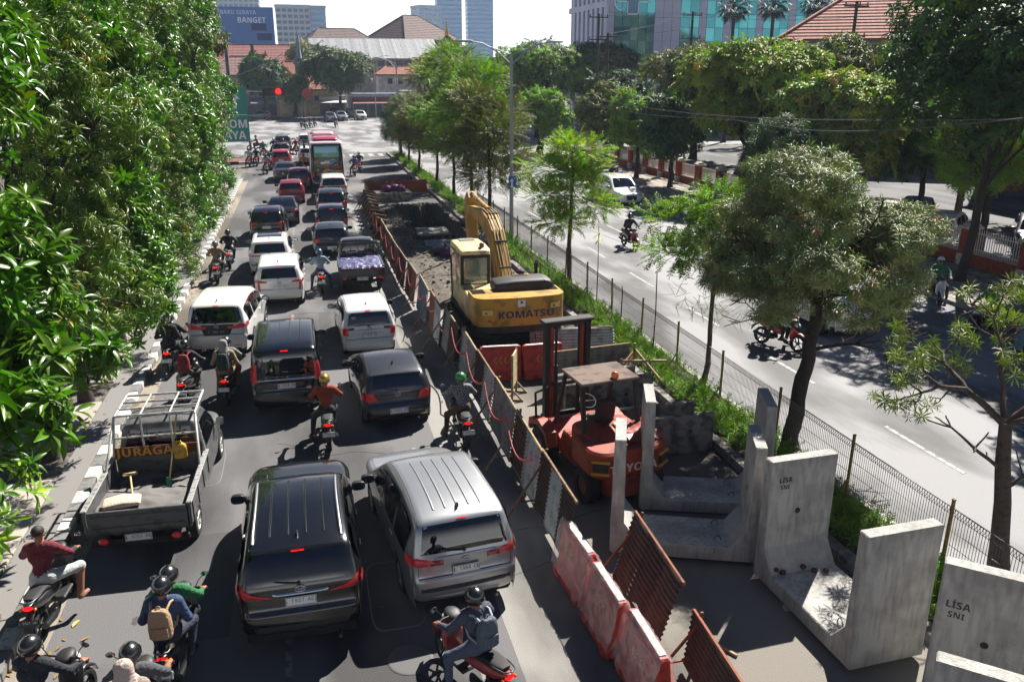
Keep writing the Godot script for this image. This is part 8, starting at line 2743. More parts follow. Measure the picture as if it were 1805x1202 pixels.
	mb = MB.new(); mb.lathe([[0.3, 0.15], [0.26, 0.2], [0.001, 0.22]], 16, Transform3D(Basis(Vector3.RIGHT, PI / 2), Vector3(6.2, p.y, 0))); part(t, "red_lamp", mb, glow(Color(1.0, 0.12, 0.1), 0.8))
	for x in [5.0, 5.6]:
		mb = MB.new(); mb.lathe([[0.25, 0.15], [0.2, 0.18], [0.001, 0.19]], 14, Transform3D(Basis(Vector3.RIGHT, PI / 2), Vector3(x, p.y, 0))); part(t, "dark_lamp", mb, M(Color("1d2420"), 0.3))
	var ol := OmniLight3D.new()
	ol.name = "signal_light"; t.add_child(ol); ol.position = Vector3(6.2, p.y, 0.5); ol.light_color = Color(1, 0.15, 0.1); ol.light_energy = 0.3; ol.omni_range = 30; ol.omni_attenuation = 2.0; ol.light_size = 0.25; ol.shadow_enabled = true
	# overhead signal gantry and poles at the crossing
	for q in [[800, 152, -150.0, "thin grey signal arm across the far side of the crossing"], [690, 168, -140.0, "second thin signal arm beyond the coach"]]:
		p = at_z(q[0], q[1], q[2])
		t = thing("signal_arm", q[3], "signal pole", Vector3(p.x, 0, q[2]))
		mb = MB.new(); mb.tube([Vector3.ZERO, Vector3(0, p.y, 0)], 0.1, 8); part(t, "pole", mb, galv)
		mb = MB.new(); mb.tube([Vector3(0, p.y, 0), Vector3(-9.0, p.y, 0)], 0.06, 6); part(t, "arm", mb, galv)
	# utility poles and wires
	var wood := M(Color("3d332e"), 0.85)
	var tops := []
	for q in [[1056, 24, -92.0, "brown utility pole with two cross arms before the hospital"], [1072, 58, -84.0, "dark utility pole standing close to the hospital corner"], [1512, 2, -62.0, "dark utility pole in front of the tiled hall"], [1222, 20, -86.0, "stout brown pole before the hospital glazing"]]:
		p = at_z(q[0], q[1], q[2])
		t = thing("utility_pole", q[3], "utility pole", Vector3(p.x, 0, q[2]))
		mb = MB.new(); mb.tube([Vector3.ZERO, Vector3(0, p.y, 0)], [0.17, 0.13], 10); part(t, "pole", mb, wood)
		for y in [0.3, 2.6]:
			mb = MB.new(); mb.xbox(Vector3(-1.1, p.y - y - 0.12, -0.08), Vector3(1.1, p.y - y, 0.08), 0.02)
			var ca := part(t, "cross_arm", mb, wood)
			for x in [-1.0, 0.3, 1.0]:
				mb = MB.new(); mb.lathe([[0.05, 0], [0.07, 0.1], [0.05, 0.2], [0.02, 0.26]], 8, Transform3D(Basis.IDENTITY, Vector3(x, p.y - y, 0))); part(ca, "insulator", mb, M(Color("3a3f45"), 0.3))
		tops.append(Vector3(p.x, p.y - 0.1, q[2]))
	var wires := [[tops[0], tops[2] + Vector3(0, 0, 0)], [tops[1], tops[3]], [tops[0] + Vector3(-1, -2.3, 0), tops[3] + Vector3(0, -1.5, 0)], [tops[3], tops[2] + Vector3(1, -1, 0)], [at_z(970, 155, -60.0), at_x(1805, 210, 22.0)], [at_z(960, 168, -60.0), at_z(1300, 212, -44.0)], [at_z(1300, 212, -44.0), at_x(1805, 208, 21.0)]]
	t = thing("overhead_wires", "thin dark overhead wires strung between the poles across the road", "wires")
	for w in wires:
		mb = MB.new()
		var pts := []
		for j in 13: pts.append(w[0].lerp(w[1], j / 12.0) + Vector3(0, -0.035 * w[0].distance_to(w[1]) * sin(PI * j / 12.0) * 0.6, 0))
		mb.tube(pts, 0.018, 5, false)
		part(t, "wire", mb, M(Color("4a4a4c"), 0.6))
	# traffic island at the corner
	t = thing("traffic_island", "small corner island with red planting and black and white kerb", "traffic island", Vector3(-6.6, 0, -84))
	for k in 8:
		mb = MB.new(); mb.box(Vector3(-2.6 + k * 0.75, 0.12, 1.3), Vector3(0.73, 0.24, 0.25), 0.03); part(t, "kerb_block", mb, M(Color("b5b3ad") if k % 2 else Color("2c2c2c"), 0.85))
	pbox(t, "bed", Vector3(-3.0, 0, -2.5), Vector3(3.2, 0.2, 1.17), M(Color("6e4238"), 0.95, 0, "conc", 1.0))

func bp(px: float, py: float, h: float, turn := 0.0, fwd := 0.0) -> Vector3:
	# ground point of a scooter whose helmet (or plate) at height h shows at a pixel; fwd is where that point lies along the scooter
	var p := ground(px, py, h)
	p.y = 0
	return p - Basis(Vector3.UP, turn) * Vector3(0, 0, fwd)

func build_traffic() -> void:
	car_specs()
	var bk := paint("0b0c0d", 0.0, 0.22)
	var wh := paint("d2d2cf")
	var gray := paint("33353a", 0.5)
	var silver := paint("9c9ea0", 0.7)
	var redp := paint("7a1018", 0.2)
	car("suv", "black_suv", "black seven seat SUV with silver roof rails and chrome trim", bk, {plate = "L 1927 AEJ", strips = [["chrome_strip", chrome, [[-0.46, 1.05], [0.46, 1.05], [0.46, 1.11], [-0.46, 1.11]], 0.022], ["bumper_trim", M(Color("1a1a1b"), 0.7), [[-0.8, 0.48], [0.8, 0.48], [0.84, 0.62], [-0.84, 0.62]], 0.02]], handle = chrome}, -0.5, -10.6, 0.0)
	car("mpv", "silver_mpv", "silver MPV with ribbed roof beside the barrier line", silver, {plate = "L 1984 CB", strips = [["chrome_strip", chrome, [[-0.62, 1.1], [0.62, 1.1], [0.6, 1.13], [-0.6, 1.13]], 0.02], ["bumper_trim", M(Color("2a2a2b"), 0.7), [[-0.9, 0.56], [0.9, 0.56], [0.9, 0.64], [-0.9, 0.64]], 0.012], ["bumper_guard", M(Color("8b8d90"), 0.4, 0.6), [[-0.7, 0.4], [0.7, 0.4], [0.66, 0.47], [-0.66, 0.47]], 0.02]], tails = [{c = [[0.68, 0.99], [1.0, 1.0], [1.0, 1.17], [0.66, 1.09]]}, {c = [[0.42, 0.98], [0.67, 0.985], [0.66, 1.08], [0.42, 1.07]], m = M(Color("8a1a1e"), 0.1, 0.2, "", 1, 1.0)}]}, 2.03, -11.0, 0.09)
	car("hatch", "grey_hatchback", "dark grey hatchback with rear wiper", gray, {plate = "L 1032 QZ", strips = [["bumper_trim", M(Color("17181a"), 0.6), [[-0.9, 0.34], [0.9, 0.34], [0.86, 0.44], [-0.86, 0.44]], 0.012]]}, 1.82, -18.5, 0.05)
	car("box", "black_van", "boxy black MPV with glossy ribbed roof", bk, {plate = "W 1558 PM", strips = [["chrome_strip", chrome, [[-0.86, 0.98], [0.86, 0.98], [0.86, 1.04], [-0.86, 1.04]], 0.02]]}, -0.8, -19.9, 0.0)
	var w1 := car("mpv", "white_mpv", "white MPV with black tailgate panel next to the riders", wh, {plate = "L 1388 DAF", plate_black = true, ribs = 0, rear_glass = [1.14, 0.9, 1.6, 0.86], strips = [["tailgate_panel", black, [[-0.42, 0.78], [0.42, 0.78], [0.6, 1.1], [-0.6, 1.1]], 0.012]]}, -2.88, -24.9, -0.1)
	car("small", "white_small_mpv", "small white MPV with round sticker on its rear window", wh, {plate = "L 1278 UG", strips = [["chrome_strip", chrome, [[-0.55, 0.9], [0.55, 0.9], [0.55, 0.93], [-0.55, 0.93]], 0.016], ["round_sticker", M(Color("8d9aa3"), 0.5), [[-0.72, 1.22], [-0.52, 1.22], [-0.52, 1.34], [-0.72, 1.34]], 0.012]]}, 1.58, -23.9, 0.03)
	var xp := car("cross", "white_crossover", "white crossover MPV with T shaped tail lights", wh, {plate = "L 1743 KX"}, -1.15, -30.3, 0.0)
	car("cross", "white_suv", "white SUV with black glass roof", wh, {plate = "B 2519 SRE", sunroof = true, tails = [{c = [[0.3, 1.0], [1.0, 1.0], [1.0, 1.06], [0.3, 1.05]]}]}, -1.6, -35.0, 0.0)
	var gs := car("hatch", "grey_hatchback", "grey hatchback ahead of the black pickup", gray, {plate = "L 1455 GH"}, 1.05, -38.6, 0.0)
	var cb := car("cross", "black_crossover", "black crossover with silver badge behind the black sedan", bk, {plate = "L 1067 LN"}, -2.0, -43.0, -0.03)
	var hb := car("small", "black_compact", "black compact ahead of the grey hatchback", bk, {plate = "L 1690 TR"}, 1.28, -43.8, 0.0)
	var sd := car("sedan", "black_sedan", "black sedan with wide red tail lights", bk, {plate = "L 1 BM"}, -1.3, -47.6, 0.0)
	car_copy(cb, "dark blue black SUV with raised roof line by the folded barriers", paint("14171c", 0.3), 1.5, -49.3, 0.0, 4.5)
	car_copy(w1, "white MPV with wide rear window right behind the coach", wh, 1.9, -56.0, 0.0, 4.73)
	car_copy(gs, "bright red hatchback with red painted roof", redp, -0.85, -56.0, 0.0, 4.0)
	car_copy(hb, "dark maroon compact squeezed beside the coach", paint("2a1015", 0.2), -0.35, -62.4, 0.0, 4.07)
	car_copy(sd, "grey sedan with blue tinted rear window", paint("3a3f46", 0.5), -1.4, -67.6, 0.0, 4.9)
	car_copy(cb, "red crossover in the far queue", paint("8a1a24"), -1.8, -77.0, 0.0, 4.5)
	car_copy(hb, "black compact behind the first car of the far queue", bk, -1.95, -86.0, 0.0, 4.07)
	car_copy(w1, "silver grey MPV first in the far queue", paint("7d8084", 0.5), -1.9, -95.0, 0.0, 4.73)
	car_copy(xp, "white crossover beside the front of the coach", wh, 0.55, -80.0, 0.0, 4.5)
	car_copy(w1, "white MPV stopped at the crossing beside the silver grey one", wh, 0.6, -96.0, 0.0, 4.73)
	build_bus()
	build_pickups()
	# right carriageway, traffic comes towards the bridge
	var rv := car_copy(w1, "white SUV driving under the far trees past the brick pillars", wh, 20.6, -55.0, PI, 4.73)
	rv.position = Vector3(20.4, 0, -52.0); rv.rotation.y = PI
	rv = car_copy(xp, "white car half hidden behind the silvery tree", wh, 0, 0, PI, 4.5); rv.position = Vector3(17.0, 0, -24.2); rv.rotation.y = PI + 0.03
	rv = car_copy(xp, "silver car mostly hidden by the layered tree", silver, 0, 0, PI, 4.5); rv.position = Vector3(20.6, 0, -37.0); rv.rotation.y = PI
	rv = car_copy(xp, "pale blue grey car at the right edge of the far lanes", paint("7f97b0", 0.4), 0, 0, PI, 4.5); rv.position = Vector3(21.4, 0, -17.2); rv.rotation.y = PI
	# parked inside the fence
	rv = car_copy(w1, "white MPV parked behind the pale railings", wh, 0, 0, 0, 4.73); rv.position = Vector3(31.2, 0.02, -34.6); rv.rotation.y = -0.9
	rv = car_copy(gs, "turquoise hatchback parked behind the white one", paint("2f7f95"), 0, 0, 0, 4.0); rv.position = Vector3(33.6, 0.02, -39.8); rv.rotation.y = 2.3
	rv = car_copy(hb, "white compact parked with its red lights towards the railings", wh, 0, 0, 0, 4.07); rv.position = Vector3(31.0, 0.02, -40.0); rv.rotation.y = 0.4
	rv = car_copy(hb, "dark compact parked under the big dark tree", paint("2b3038", 0.4), 0, 0, 0, 4.07); rv.position = Vector3(34.6, 0.02, -32.6); rv.rotation.y = 2.4
	# beyond the crossing
	for q in [[583, 216, "4a515a", "dark grey SUV waiting beyond the crossing"], [602, 214, "6f7880", "silver SUV waiting beside it beyond the crossing"], [636, 212, "b8bab8", "white SUV at the right beyond the crossing"], [455, 213, "4d5258", "grey car parked under the street tree beyond the crossing"], [590, 205, "2b2d30", "black car behind the two waiting SUVs"], [622, 206, "a9acb0", "pale van parked beyond the crossing"]]:
		var g := ground(q[0], q[1])
		rv = car_copy(cb, q[3], paint(q[2], 0.3), 0, 0, 0, 4.5)
		rv.position = Vector3(g.x, 0, g.z - 2.2); rv.rotation.y = PI + 0.15 if q[0] != 455 else PI / 2

func duo(blabel: String, at: Vector3, turn: float, col: String, pl: String, dl: String, dr: Dictionary, pll := "", pr := {}, white := true, group := "") -> Array:
	var b := bike(blabel, at, turn, col, pl, white, group)
	var r := []
	r.append(person(dl, at, turn, dr, group))
	if pll:
		pr.pose = "pillion"
		r.append(person(pll, at, turn, pr, group))
	return r

func build_riders() -> void:
	people_parts()
	var a := bp(48, 1100, 0.54, -0.1, 0.95)
	duo("black scooter with dark number plate against the kerb", a, -0.1, "17181a", "L 5521 OR", "rider in maroon vest and pale shorts sitting by the kerb", {pose = "right_knee", top = "6d1a26", arm = "2b2b2e", legs = "b9bdb8", shin = "skin", shoe = "7d5a48", head = "hair"}, "", {}, false)
	a = bp(52, 1137, 1.57, -0.35, 0.1)
	duo("dark scooter with a rider in navy at the lower kerb", a, -0.35, "1d1d20", "L 2640 VA", "rider in dark navy jacket with black helmet and sky blue visor", {pose = "both_down", top = "1e222b", legs = "24262b", hc = "17181a"})
	a = bp(228, 1150, 1.57, 0.0, 0.1)
	duo("scooter with round mirrors carrying a headscarf passenger", a, 0.0, "1b1b1d", "L 4417 DC", "rider in grey jacket and black helmet with bare hands on the bars", {pose = "both_down", top = "4a4d52", arm = "skin", legs = "24262b", hc = "131415"}, "passenger in pale beige headscarf behind the grey jacket rider", {top = "8d8078", legs = "4a443f", head = "hijab", hc = "b5a59a"})
	a = bp(296, 1012, 1.57, -0.1, 0.1)
	var d := duo("scooter with green mirrors and red tail light", a, -0.1, "14171a", "L 3190 BQ", "rider in green and black jacket with black helmet", {pose = "left_down", top = "1f6a3c", legs = "1c1d20", hc = "1a1b1d"}, "passenger in denim jacket and black helmet wearing a tan backpack", {top = "2f4468", legs = "2a3040", hc = "161719"})
	backpack("tan canvas backpack on the passenger in denim", "a08468", d[1], "pillion")
	a = bp(836, 1050, 1.57, 0.42, 0.1)
	d = duo("red and black scooter turned towards the silver MPV", a, 0.42, "8a1a1e", "L 2855 XW", "rider in slate blue jacket and glossy black helmet beside the silver MPV", {pose = "left_down", top = "454d5c", legs = "4f5a70", shoe = "8a7a6c", hc = "101113"})
	backpack("grey drawstring bag on the slate blue rider", "56606c", d[0], "left_down", "8d949c")
	a = bp(812, 665, 1.57, 0.0, 0.1)
	duo("black motorcycle close to the corrugated barriers", a, 0.0, "1a1b1e", "L 6142 YB", "rider in black and white patterned jacket and green helmet", {pose = "left_down", top_m = M(Color("9a9a9c"), 0.85, 0, "camo", 2.0), top = "8a8a8c", arm = "26262a", legs = "5a4234", hc = "1c7a34"})
	a = bp(571, 668, 1.57, 0.0, 0.1)
	duo("dark green scooter with round tail light", a, 0.0, "16302a", "L 4760 IO", "rider in rust orange shirt and gold helmet", {pose = "left_down", top = "8f3418", legs = "23252a", hc = "a8842c", hm = 0.6})
	a = bp(297, 560, 1.57, -0.1, 0.1)
	duo("black scooter carrying two riders in black by the kerb", a, -0.1, "161618", "L 5038 HR", "driver in black jacket with black helmet beside the white MPV", {pose = "left_down", top = "1a1b1e", legs = "1c1d20", hc = "2a2c2e"}, "passenger in black with silver grey helmet", {top = "17181b", legs = "202226", hc = "8d9296"})
	a = bp(324, 607, 1.57, -0.12, 0.1)
	d = duo("black scooter behind the white MPV at the kerb side", a, -0.12, "1a1a1d", "L 2277 JS", "rider in black with red backpack and black helmet", {pose = "left_down", top = "1d1e22", legs = "5a5648", hc = "131416"})
	backpack("deep red backpack on the rider in black", "7a1c28", d[0], "left_down")
	a = bp(397, 602, 1.57, -0.1, 0.1)
	d = duo("scooter carrying a passenger with a green backpack", a, -0.1, "1c1c20", "L 6903 CN", "driver in grey patterned jacket with dark helmet", {pose = "left_down", top = "7d7f80", legs = "8a6a48", hc = "1a1c1e"}, "passenger in grey headscarf and tan clothes", {top = "9a8468", legs = "86684a", head = "hijab", hc = "9a948c"})
	backpack("dark green backpack on the passenger in headscarf", "23332c", d[1], "pillion")
	a = bp(378, 430, 1.57, 0.0, 0.1)
	duo("black scooter ridden by the rider in tan", a, 0.0, "18181a", "L 3345 QE", "rider in tan shirt and grey helmet", {pose = "left_down", top = "8a7350", legs = "5d5040", hc = "55585a"})
	a = bp(400, 409, 1.57, 0.0, 0.1)
	duo("white and black scooter half under the leaves", a, 0.0, "9a9c9e", "L 4862 WL", "rider in black ahead of the rider in tan", {pose = "left_down", top = "17181b", legs = "1f2024", hc = "101113"})
	a = bp(562, 444, 1.57, 0.0, 0.1)
	duo("black scooter beside the black pickup", a, 0.0, "1a1a1c", "L 6038 BF", "rider in pale blue shirt and blue helmet", {pose = "both_down", top = "8fa3b0", legs = "3c4a66", hc = "2a4a74"})
	# the far group at the crossing
	var far := [
		[437, 263, "b9bdc4", "1d1f24", "rider in white shirt near the corner island"], [450, 262, "1c1e24", "26282c", "rider in black near the corner island"], [468, 273, "8c98a8", "8a1c1c", "rider in pale grey with red helmet beside the red crossover"],
		[463, 250, "2c6a3c", "b9bcbe", "rider in green jacket with white helmet near the crossing"], [481, 245, "1d1f24", "b5b8ba", "rider in black with white helmet near the crossing"], [498, 246, "2b2d33", "1a1b1e", "rider in black at the head of the far queue"],
		[520, 245, "8a2028", "b5b8ba", "rider in red jacket between the queues"], [534, 273, "b08a24", "1a1b1e", "rider in yellow jacket between the queues"], [623, 276, "4a3a7a", "1a1b1e", "rider in purple right of the coach"], [632, 270, "1a1c22", "1a1b1e", "rider in black right of the coach"],
		[472, 266, "2b4a34", "c4c6c8", "rider in dark green with white helmet in the far group"], [580, 233, "24262c", "141517", "rider in dark clothes just ahead of the coach"]]
	for f in far:
		a = bp(f[0], f[1], 1.57, 0.0, 0.1)
		duo("dark motorcycle of the %s" % f[4], a, 0.0, "1b1b1e", "", f[4], {pose = "left_down", top = f[2], legs = "2a2c32", hc = f[3]})
	a = bp(448, 240, 1.57, 0.0, 0.1)
	duo("dark motorcycle crossing sideways at the corner", a, 1.5, "1b1b1e", "", "rider in red jacket riding sideways at the corner", {pose = "left_down", top = "9a2424", legs = "26282c", hc = "26282c"})
	var k := 0
	for f in [[530, 207, "2a2d33"], [537, 209, "3c4a44"], [545, 207, "7a2c2c"], [553, 206, "3a3f48"], [590, 206, "2b3340"]]:
		k += 1
		a = bp(f[0], f[1], 1.57, PI, 0.1)
		duo("dark motorcycle waiting beyond the crossing", a, PI, "1b1b1e", "", "rider in %s waiting beyond the crossing" % ["dark grey", "grey green", "dull red", "slate", "navy"][k - 1], {pose = "left_down", top = f[2], legs = "2a2c32", hc = "26282c"}, "", {}, true, "riders waiting beyond the crossing")
	# riders on the other carriageway
	a = Vector3(15.45, 0, -37.6)
	duo("red scooter coming towards the bridge alone", a, PI + 0.1, "7a1a20", "", "rider in black on the red scooter coming alone", {pose = "stand" if false else "left_down", top = "1a1b1f", legs = "1d1f24", hc = "17181b"})
	a = Vector3(14.2, 0, -21.9)
	duo("red scooter carrying two in front of the silvery tree", a, PI + 0.5, "a01f2a", "", "driver in dark clothes on the red scooter carrying two", {pose = "left_down", top = "22262e", legs = "1c1e24", hc = "1a1b1e"}, "passenger in beige jacket on the red scooter", {top = "8a7a68", legs = "1f2126", hc = "26282c"})
	a = Vector3(23.0, 0, -25.4)
	duo("black and white scooter at the far kerb below the leaning trunk", a, PI - 0.5, "b9bbbd", "", "rider in green jacket and white helmet below the leaning trunk", {pose = "left_down", top = "1f6a48", legs = "1d2026", hc = "b5b8ba"})
	a = bp(1748, 508, 1.57, 0, 0)
	duo("dark scooter at the far kerb at the right", a, PI / 2 + 0.3, "1a1a1d", "", "rider in bright green jacket and brown helmet at the far kerb", {pose = "left_down", top = "2a8a3c", legs = "1d2026", hc = "3a2c2a"})
	bike("black scooter parked on the far pavement by the round olive tree", Vector3(24.4, 0.14, -63.5), 2.4, "1a1a1c")

func build_works() -> void:
	var wood := M(Color("7a6044"), 0.85, 0, "worn", 2.0)
	var wood2 := M(Color("94805f"), 0.85, 0, "worn", 2.0)
	var orange := M(Color("6e3d24"), 0.8, 0, "worn", 1.5)
	var sil := M(Color("a6abad"), 0.5, 0.15, "worn", 0.8)
	var sil2 := M(Color("7d8284"), 0.5, 0.15, "worn", 0.7)
	var rust := M(Color("3f2a24"), 0.8, 0.1, "worn", 1.3)
	var rust2 := M(Color("4f382e"), 0.8, 0.1, "worn", 1.0)
	var orust := M(Color("7a4c36"), 0.8, 0.1, "worn", 0.8)
	var blue := M(Color("4d6c84"), 0.5, 0.3, "worn", 1.2)
	var lst := [
		[-12.9, [rust, sil, rust], "rusty corrugated panel with a silver patch just above the red barriers"], [-14.95, [sil, rust2], "corrugated panel half silver half rust beside the forklift wheel"], [-17.0, [sil2, sil2], "long silver corrugated panel beside the forklift"],
		[-19.1, [sil, rust], "grey panel with a rust red end next to the green helmet rider"], [-21.2, [sil2, sil], "dull silver panel in front of the excavator track"], [-23.4, [rust2, sil2], "panel with torn poster between two silver ones"], [-25.5, [sil, orust], "pale panel with brown end beside the small white MPV"], [-27.8, [blue, blue], "blue corrugated panel near the black pickup"],
		[-30.2, [orust, rust2], "weathered panel beside the trench start"], [-32.6, [rust, rust], "brown panel opposite the black pickup bed"], [-35.0, [orust, rust], "mottled panel along the middle of the trench"], [-37.4, [orust, rust2], "rust brown panel along the middle of the trench"], [-39.8, [rust, orust], "narrow rusty panel next to the grey hatchback"]]
	for q in lst:
		var z: float = q[0]
		var x := 3.98 if z > -22 else lerpf(3.9, 3.5, clampf((-z - 22) / 10.0, 0, 1))
		barrier_panel(q[2], Vector3(x, 0, z), rng.randf_range(-0.02, 0.02), -0.12 + rng.randf_range(-0.03, 0.03), 2.12 if z > -23 else 2.38, 1.22, q[1], wood if rng.randf() < 0.5 else wood2)
	for i in 9:
		barrier_panel("thin wooden framed panel seen edge on at the far end of the trench", Vector3(3.55 + 0.02 * i, 0, -41.9 - i * 1.35), 0.5 + rng.randf_range(-0.15, 0.15), -0.15, 1.1, 1.1, [orust if i % 2 else rust2], wood2).set_meta("group", "edge on panels by the far trench")
	var pb := barrier_panel("brown corrugated stand turned across beside the cling wrapped barriers", Vector3(4.5, 0, -10.15), -0.05, -0.28, 2.0, 1.35, [rust2, rust, rust2], orange)
	var p2 := barrier_panel("orange framed panel lying low beside the last red barrier", Vector3(4.82, 0, -8.0), -0.05, -0.1, 2.0, 0.9, [rust], M(Color("7a4028"), 0.8, 0, "worn", 2.0))
	# red ribbons sagging along the panels
	var t := thing("barrier_ribbon", "red plastic ribbon sagging along the top of the barrier panels", "ribbon")
	var z := -13.6
	while z > -44:
		var x := 3.80 if z > -22 else lerpf(3.72, 3.36, clampf((-z - 22) / 10.0, 0, 1))
		var ln := rng.randf_range(1.8, 2.4)
		var sag := rng.randf_range(0.25, 0.5)
		var mb := MB.new()
		var pts := []
		for j in 9: pts.append(Vector3(x - 0.06 * sin(PI * j / 8.0), 1.3 - sag * sin(PI * j / 8.0), z - ln * j / 8.0))
		for j in 8: mb.bar(pts[j], pts[j + 1], 0.012, 0.045)
		part(t, "ribbon_loop", mb, M(Color("a82a2e"), 0.5))
		z -= ln
	plastic_barrier("red water barrier wrapped in torn film at the foot of the rusty panel", Vector3(3.98, 0, -11.3), 0.06, true)
	plastic_barrier("red water barrier wrapped in film in the middle of the three", Vector3(4.02, 0, -10.0), 0.02, true)
	plastic_barrier("red water barrier wrapped in film at the picture foot of the three", Vector3(4.12, 0, -8.75), 0.0, true)
	plastic_barrier("red plastic barrier standing under the excavator counterweight", Vector3(6.2, 0, -21.2), PI / 2, false)
	plastic_barrier("worn red plastic barrier beside the one under the counterweight", Vector3(5.0, 0, -21.3), PI / 2 - 0.1, false)
	# concrete channels
	var con: StandardMaterial3D = M(Color("a8a6a1"), 0.9, 0, "conc", 0.45, 0.0, "grain_n").duplicate()
	con.detail_enabled = true
	con.detail_blend_mode = BaseMaterial3D.BLEND_MODE_MUL
	con.detail_uv_layer = BaseMaterial3D.DETAIL_UV_2
	con.uv2_triplanar = true
	con.uv2_scale = Vector3(1.6, 0.22, 1.6)
	con.detail_albedo = T["drip"]
	var a := u_piece("u", "upright grey concrete channel standing next to the forklift tail", Vector3(4.82, 0.08, -12.05), Vector3(0.93, 0, 0.37), 2.6, 1.0, 2.22, 0.24, con)
	var b := u_piece("u", "grey concrete channel standing close behind the first one", Vector3(5.95, 0.05, -13.4), Vector3(0.94, 0, 0.34), 2.5, 1.0, 2.3, 0.24, con)
	var c := u_piece("turned", "large concrete channel with stencilled wall and stones inside", Vector3(7.05, 0.1, -10.88), Vector3(0.03, 0, 1.0), 2.6, 1.25, 2.2, 0.25, con)
	c.position = Vector3(7.68, 0.08, -9.6)
	var d := u_piece("u", "concrete channel with stencilled wall turned towards the fence", Vector3(7.4, 0.05, -7.2), Vector3(-0.68, 0, 0.73), 2.35, 1.3, 2.28, 0.24, con)
	d.position = Vector3(7.42, 0.05, -6.35)
	# stencils on the inner faces (local x is across the channel)
	stencil(c, Vector3(-1.3 + 0.25 * 0.945 + 0.004, 1.85, 0.34), PI / 2, 0.085)
	stencil(d, Vector3(-1.175 + 0.24 * 0.945 + 0.004, 1.72, 0.42), PI / 2, 0.1)
	for q in [[-0.85, 0.3, 0.5], [-0.75, 0.3, 0.42], [-0.8, 0.3, 0.0], [-0.66, 0.3, -0.12], [-0.6, 0.3, -0.3], [0.85, 0.3, 0.35], [0.95, 0.3, 0.2]]:
		var mb := MB.new(); mb.ball(Vector3.ZERO, Vector3(0.06, 0.045, 0.05), 8)
		var s := tag(part(self, numbered("stone"), mb, M(Color("5a3a2e"), 0.95, 0, "blotch", 3.0)), "brown lump of stone lying inside the stencilled channel", "stone", "stones in the channel") as MeshInstance3D
		s.position = c.position + c.basis * Vector3(q[0], 0.315, q[2])
	for q in [[Vector3(5.3, 0, -12.4)], [Vector3(6.7, 0, -11.6)], [Vector3(7.1, 0, -9.9)], [Vector3(8.2, 0, -8.7)]]:
		var mb := MB.new(); mb.box(q[0] + Vector3(0, 0.04, 0), Vector3(0.14, 0.08, 0.12), 0.012)
		tag(part(self, numbered("packing_block"), mb, con), "small concrete block wedged under a channel", "block", "blocks under the channels")
	# low walls behind the forklift
	for q in [[Vector3(7.6, 0, -16.1), 0.03, 2.1, 0.95, "low concrete trough with a broken rim near the median kerb"], [Vector3(6.9, 0, -18.3), 0.1, 2.4, 1.1, "long low concrete trough behind the forklift"]]:
		var u := thing("concrete_trough", q[4], "concrete trough", q[0], q[1])
		var w: float = q[2] / 2; var h: float = q[3]
		var mb := MB.new()
		mb.xbox(Vector3(-w, 0, 0.4), Vector3(w, h, 0.55), 0.02); part(u, "front_wall", mb, M(Color("7d7a73"), 0.92, 0, "stain", 0.5))
		mb = MB.new(); mb.xbox(Vector3(-w, 0, -0.55), Vector3(w, h - 0.1, -0.4), 0.02); part(u, "back_wall", mb, M(Color("7d7a73"), 0.92, 0, "stain", 0.5))
		mb = MB.new(); mb.xbox(Vector3(-w, 0, -0.4), Vector3(w, 0.15, 0.4), 0.02); part(u, "floor", mb, M(Color("7d7a73"), 0.92, 0, "stain", 0.5))
		for x in [-0.5, 0.45]:
			mb = MB.new(); mb.lathe([[0.05, 0.0], [0.05, 0.008], [0.03, 0.006], [0.001, 0.004]], 10, Transform3D(Basis(Vector3.RIGHT, PI / 2), Vector3(x, h * 0.6, 0.55))); part(u, "lifting_hole", mb, M(Color("2c2a28"), 0.95))
	# timber frame and rebar cage by the hedge
	t = thing("slatted_trestle", "rusty timber trestle with slats beside the hedge", "trestle", Vector3(8.15, 0, -19.6), 0.15)
	for i in 7:
		var mb := MB.new(); mb.bar(Vector3(-0.5, 0.15 + 0.13 * i, 0.5), Vector3(0.5, 0.15 + 0.13 * i, -0.5), 0.03, 0.07, 0.004); part(t, "slat", mb, orange)
	for e in [[Vector3(-0.5, 0, 0.5), Vector3(-0.5, 1.15, 0.5)], [Vector3(0.5, 0, -0.5), Vector3(0.5, 1.15, -0.5)], [Vector3(-0.5, 1.1, 0.55), Vector3(0.9, 0.9, 0.5)], [Vector3(0.5, 1.0, -0.55), Vector3(0.95, 0.1, 0.6)]]:
		var mb := MB.new(); mb.bar(e[0], e[1], 0.06, 0.06, 0.006); part(t, "beam", mb, wood2)
	pb = barrier_panel("long timber topped panel standing across behind the forklift", Vector3(7.2, 0, -20.0), PI / 2 + 0.1, -0.06, 2.4, 1.05, [M(Color("7a766e"), 0.8, 0, "worn", 1.0)], wood2)
	pb = barrier_panel("silver roofing sheet leaning across behind the mast", Vector3(7.4, 0, -22.0), PI / 2 - 0.15, -0.5, 2.5, 1.0, [sil], wood)
	# board on a stand
	t = thing("sign_board", "yellow and white notice board on a wooden stand", "sign", Vector3(5.05, 0, -19.9), 1.15)
	var mb := MB.new(); mb.xbox(Vector3(-0.3, 0.35, -0.02), Vector3(0.3, 1.25, 0.02), 0.005); part(t, "panel", mb, M(Color("b5ac82"), 0.7, 0, "worn", 2.0))
	for x in [-0.32, 0.32]:
		mb = MB.new(); mb.xbox(Vector3(x - 0.02, 0.05, -0.03), Vector3(x + 0.02, 1.28, 0.03), 0.004); mb.xbox(Vector3(x - 0.025, 0, -0.3), Vector3(x + 0.025, 0.06, 0.3), 0.004); mb.bar(Vector3(x, 0.04, 0.26), Vector3(x, 0.32, 0.0), 0.03, 0.04); part(t, "leg", mb, wood2)
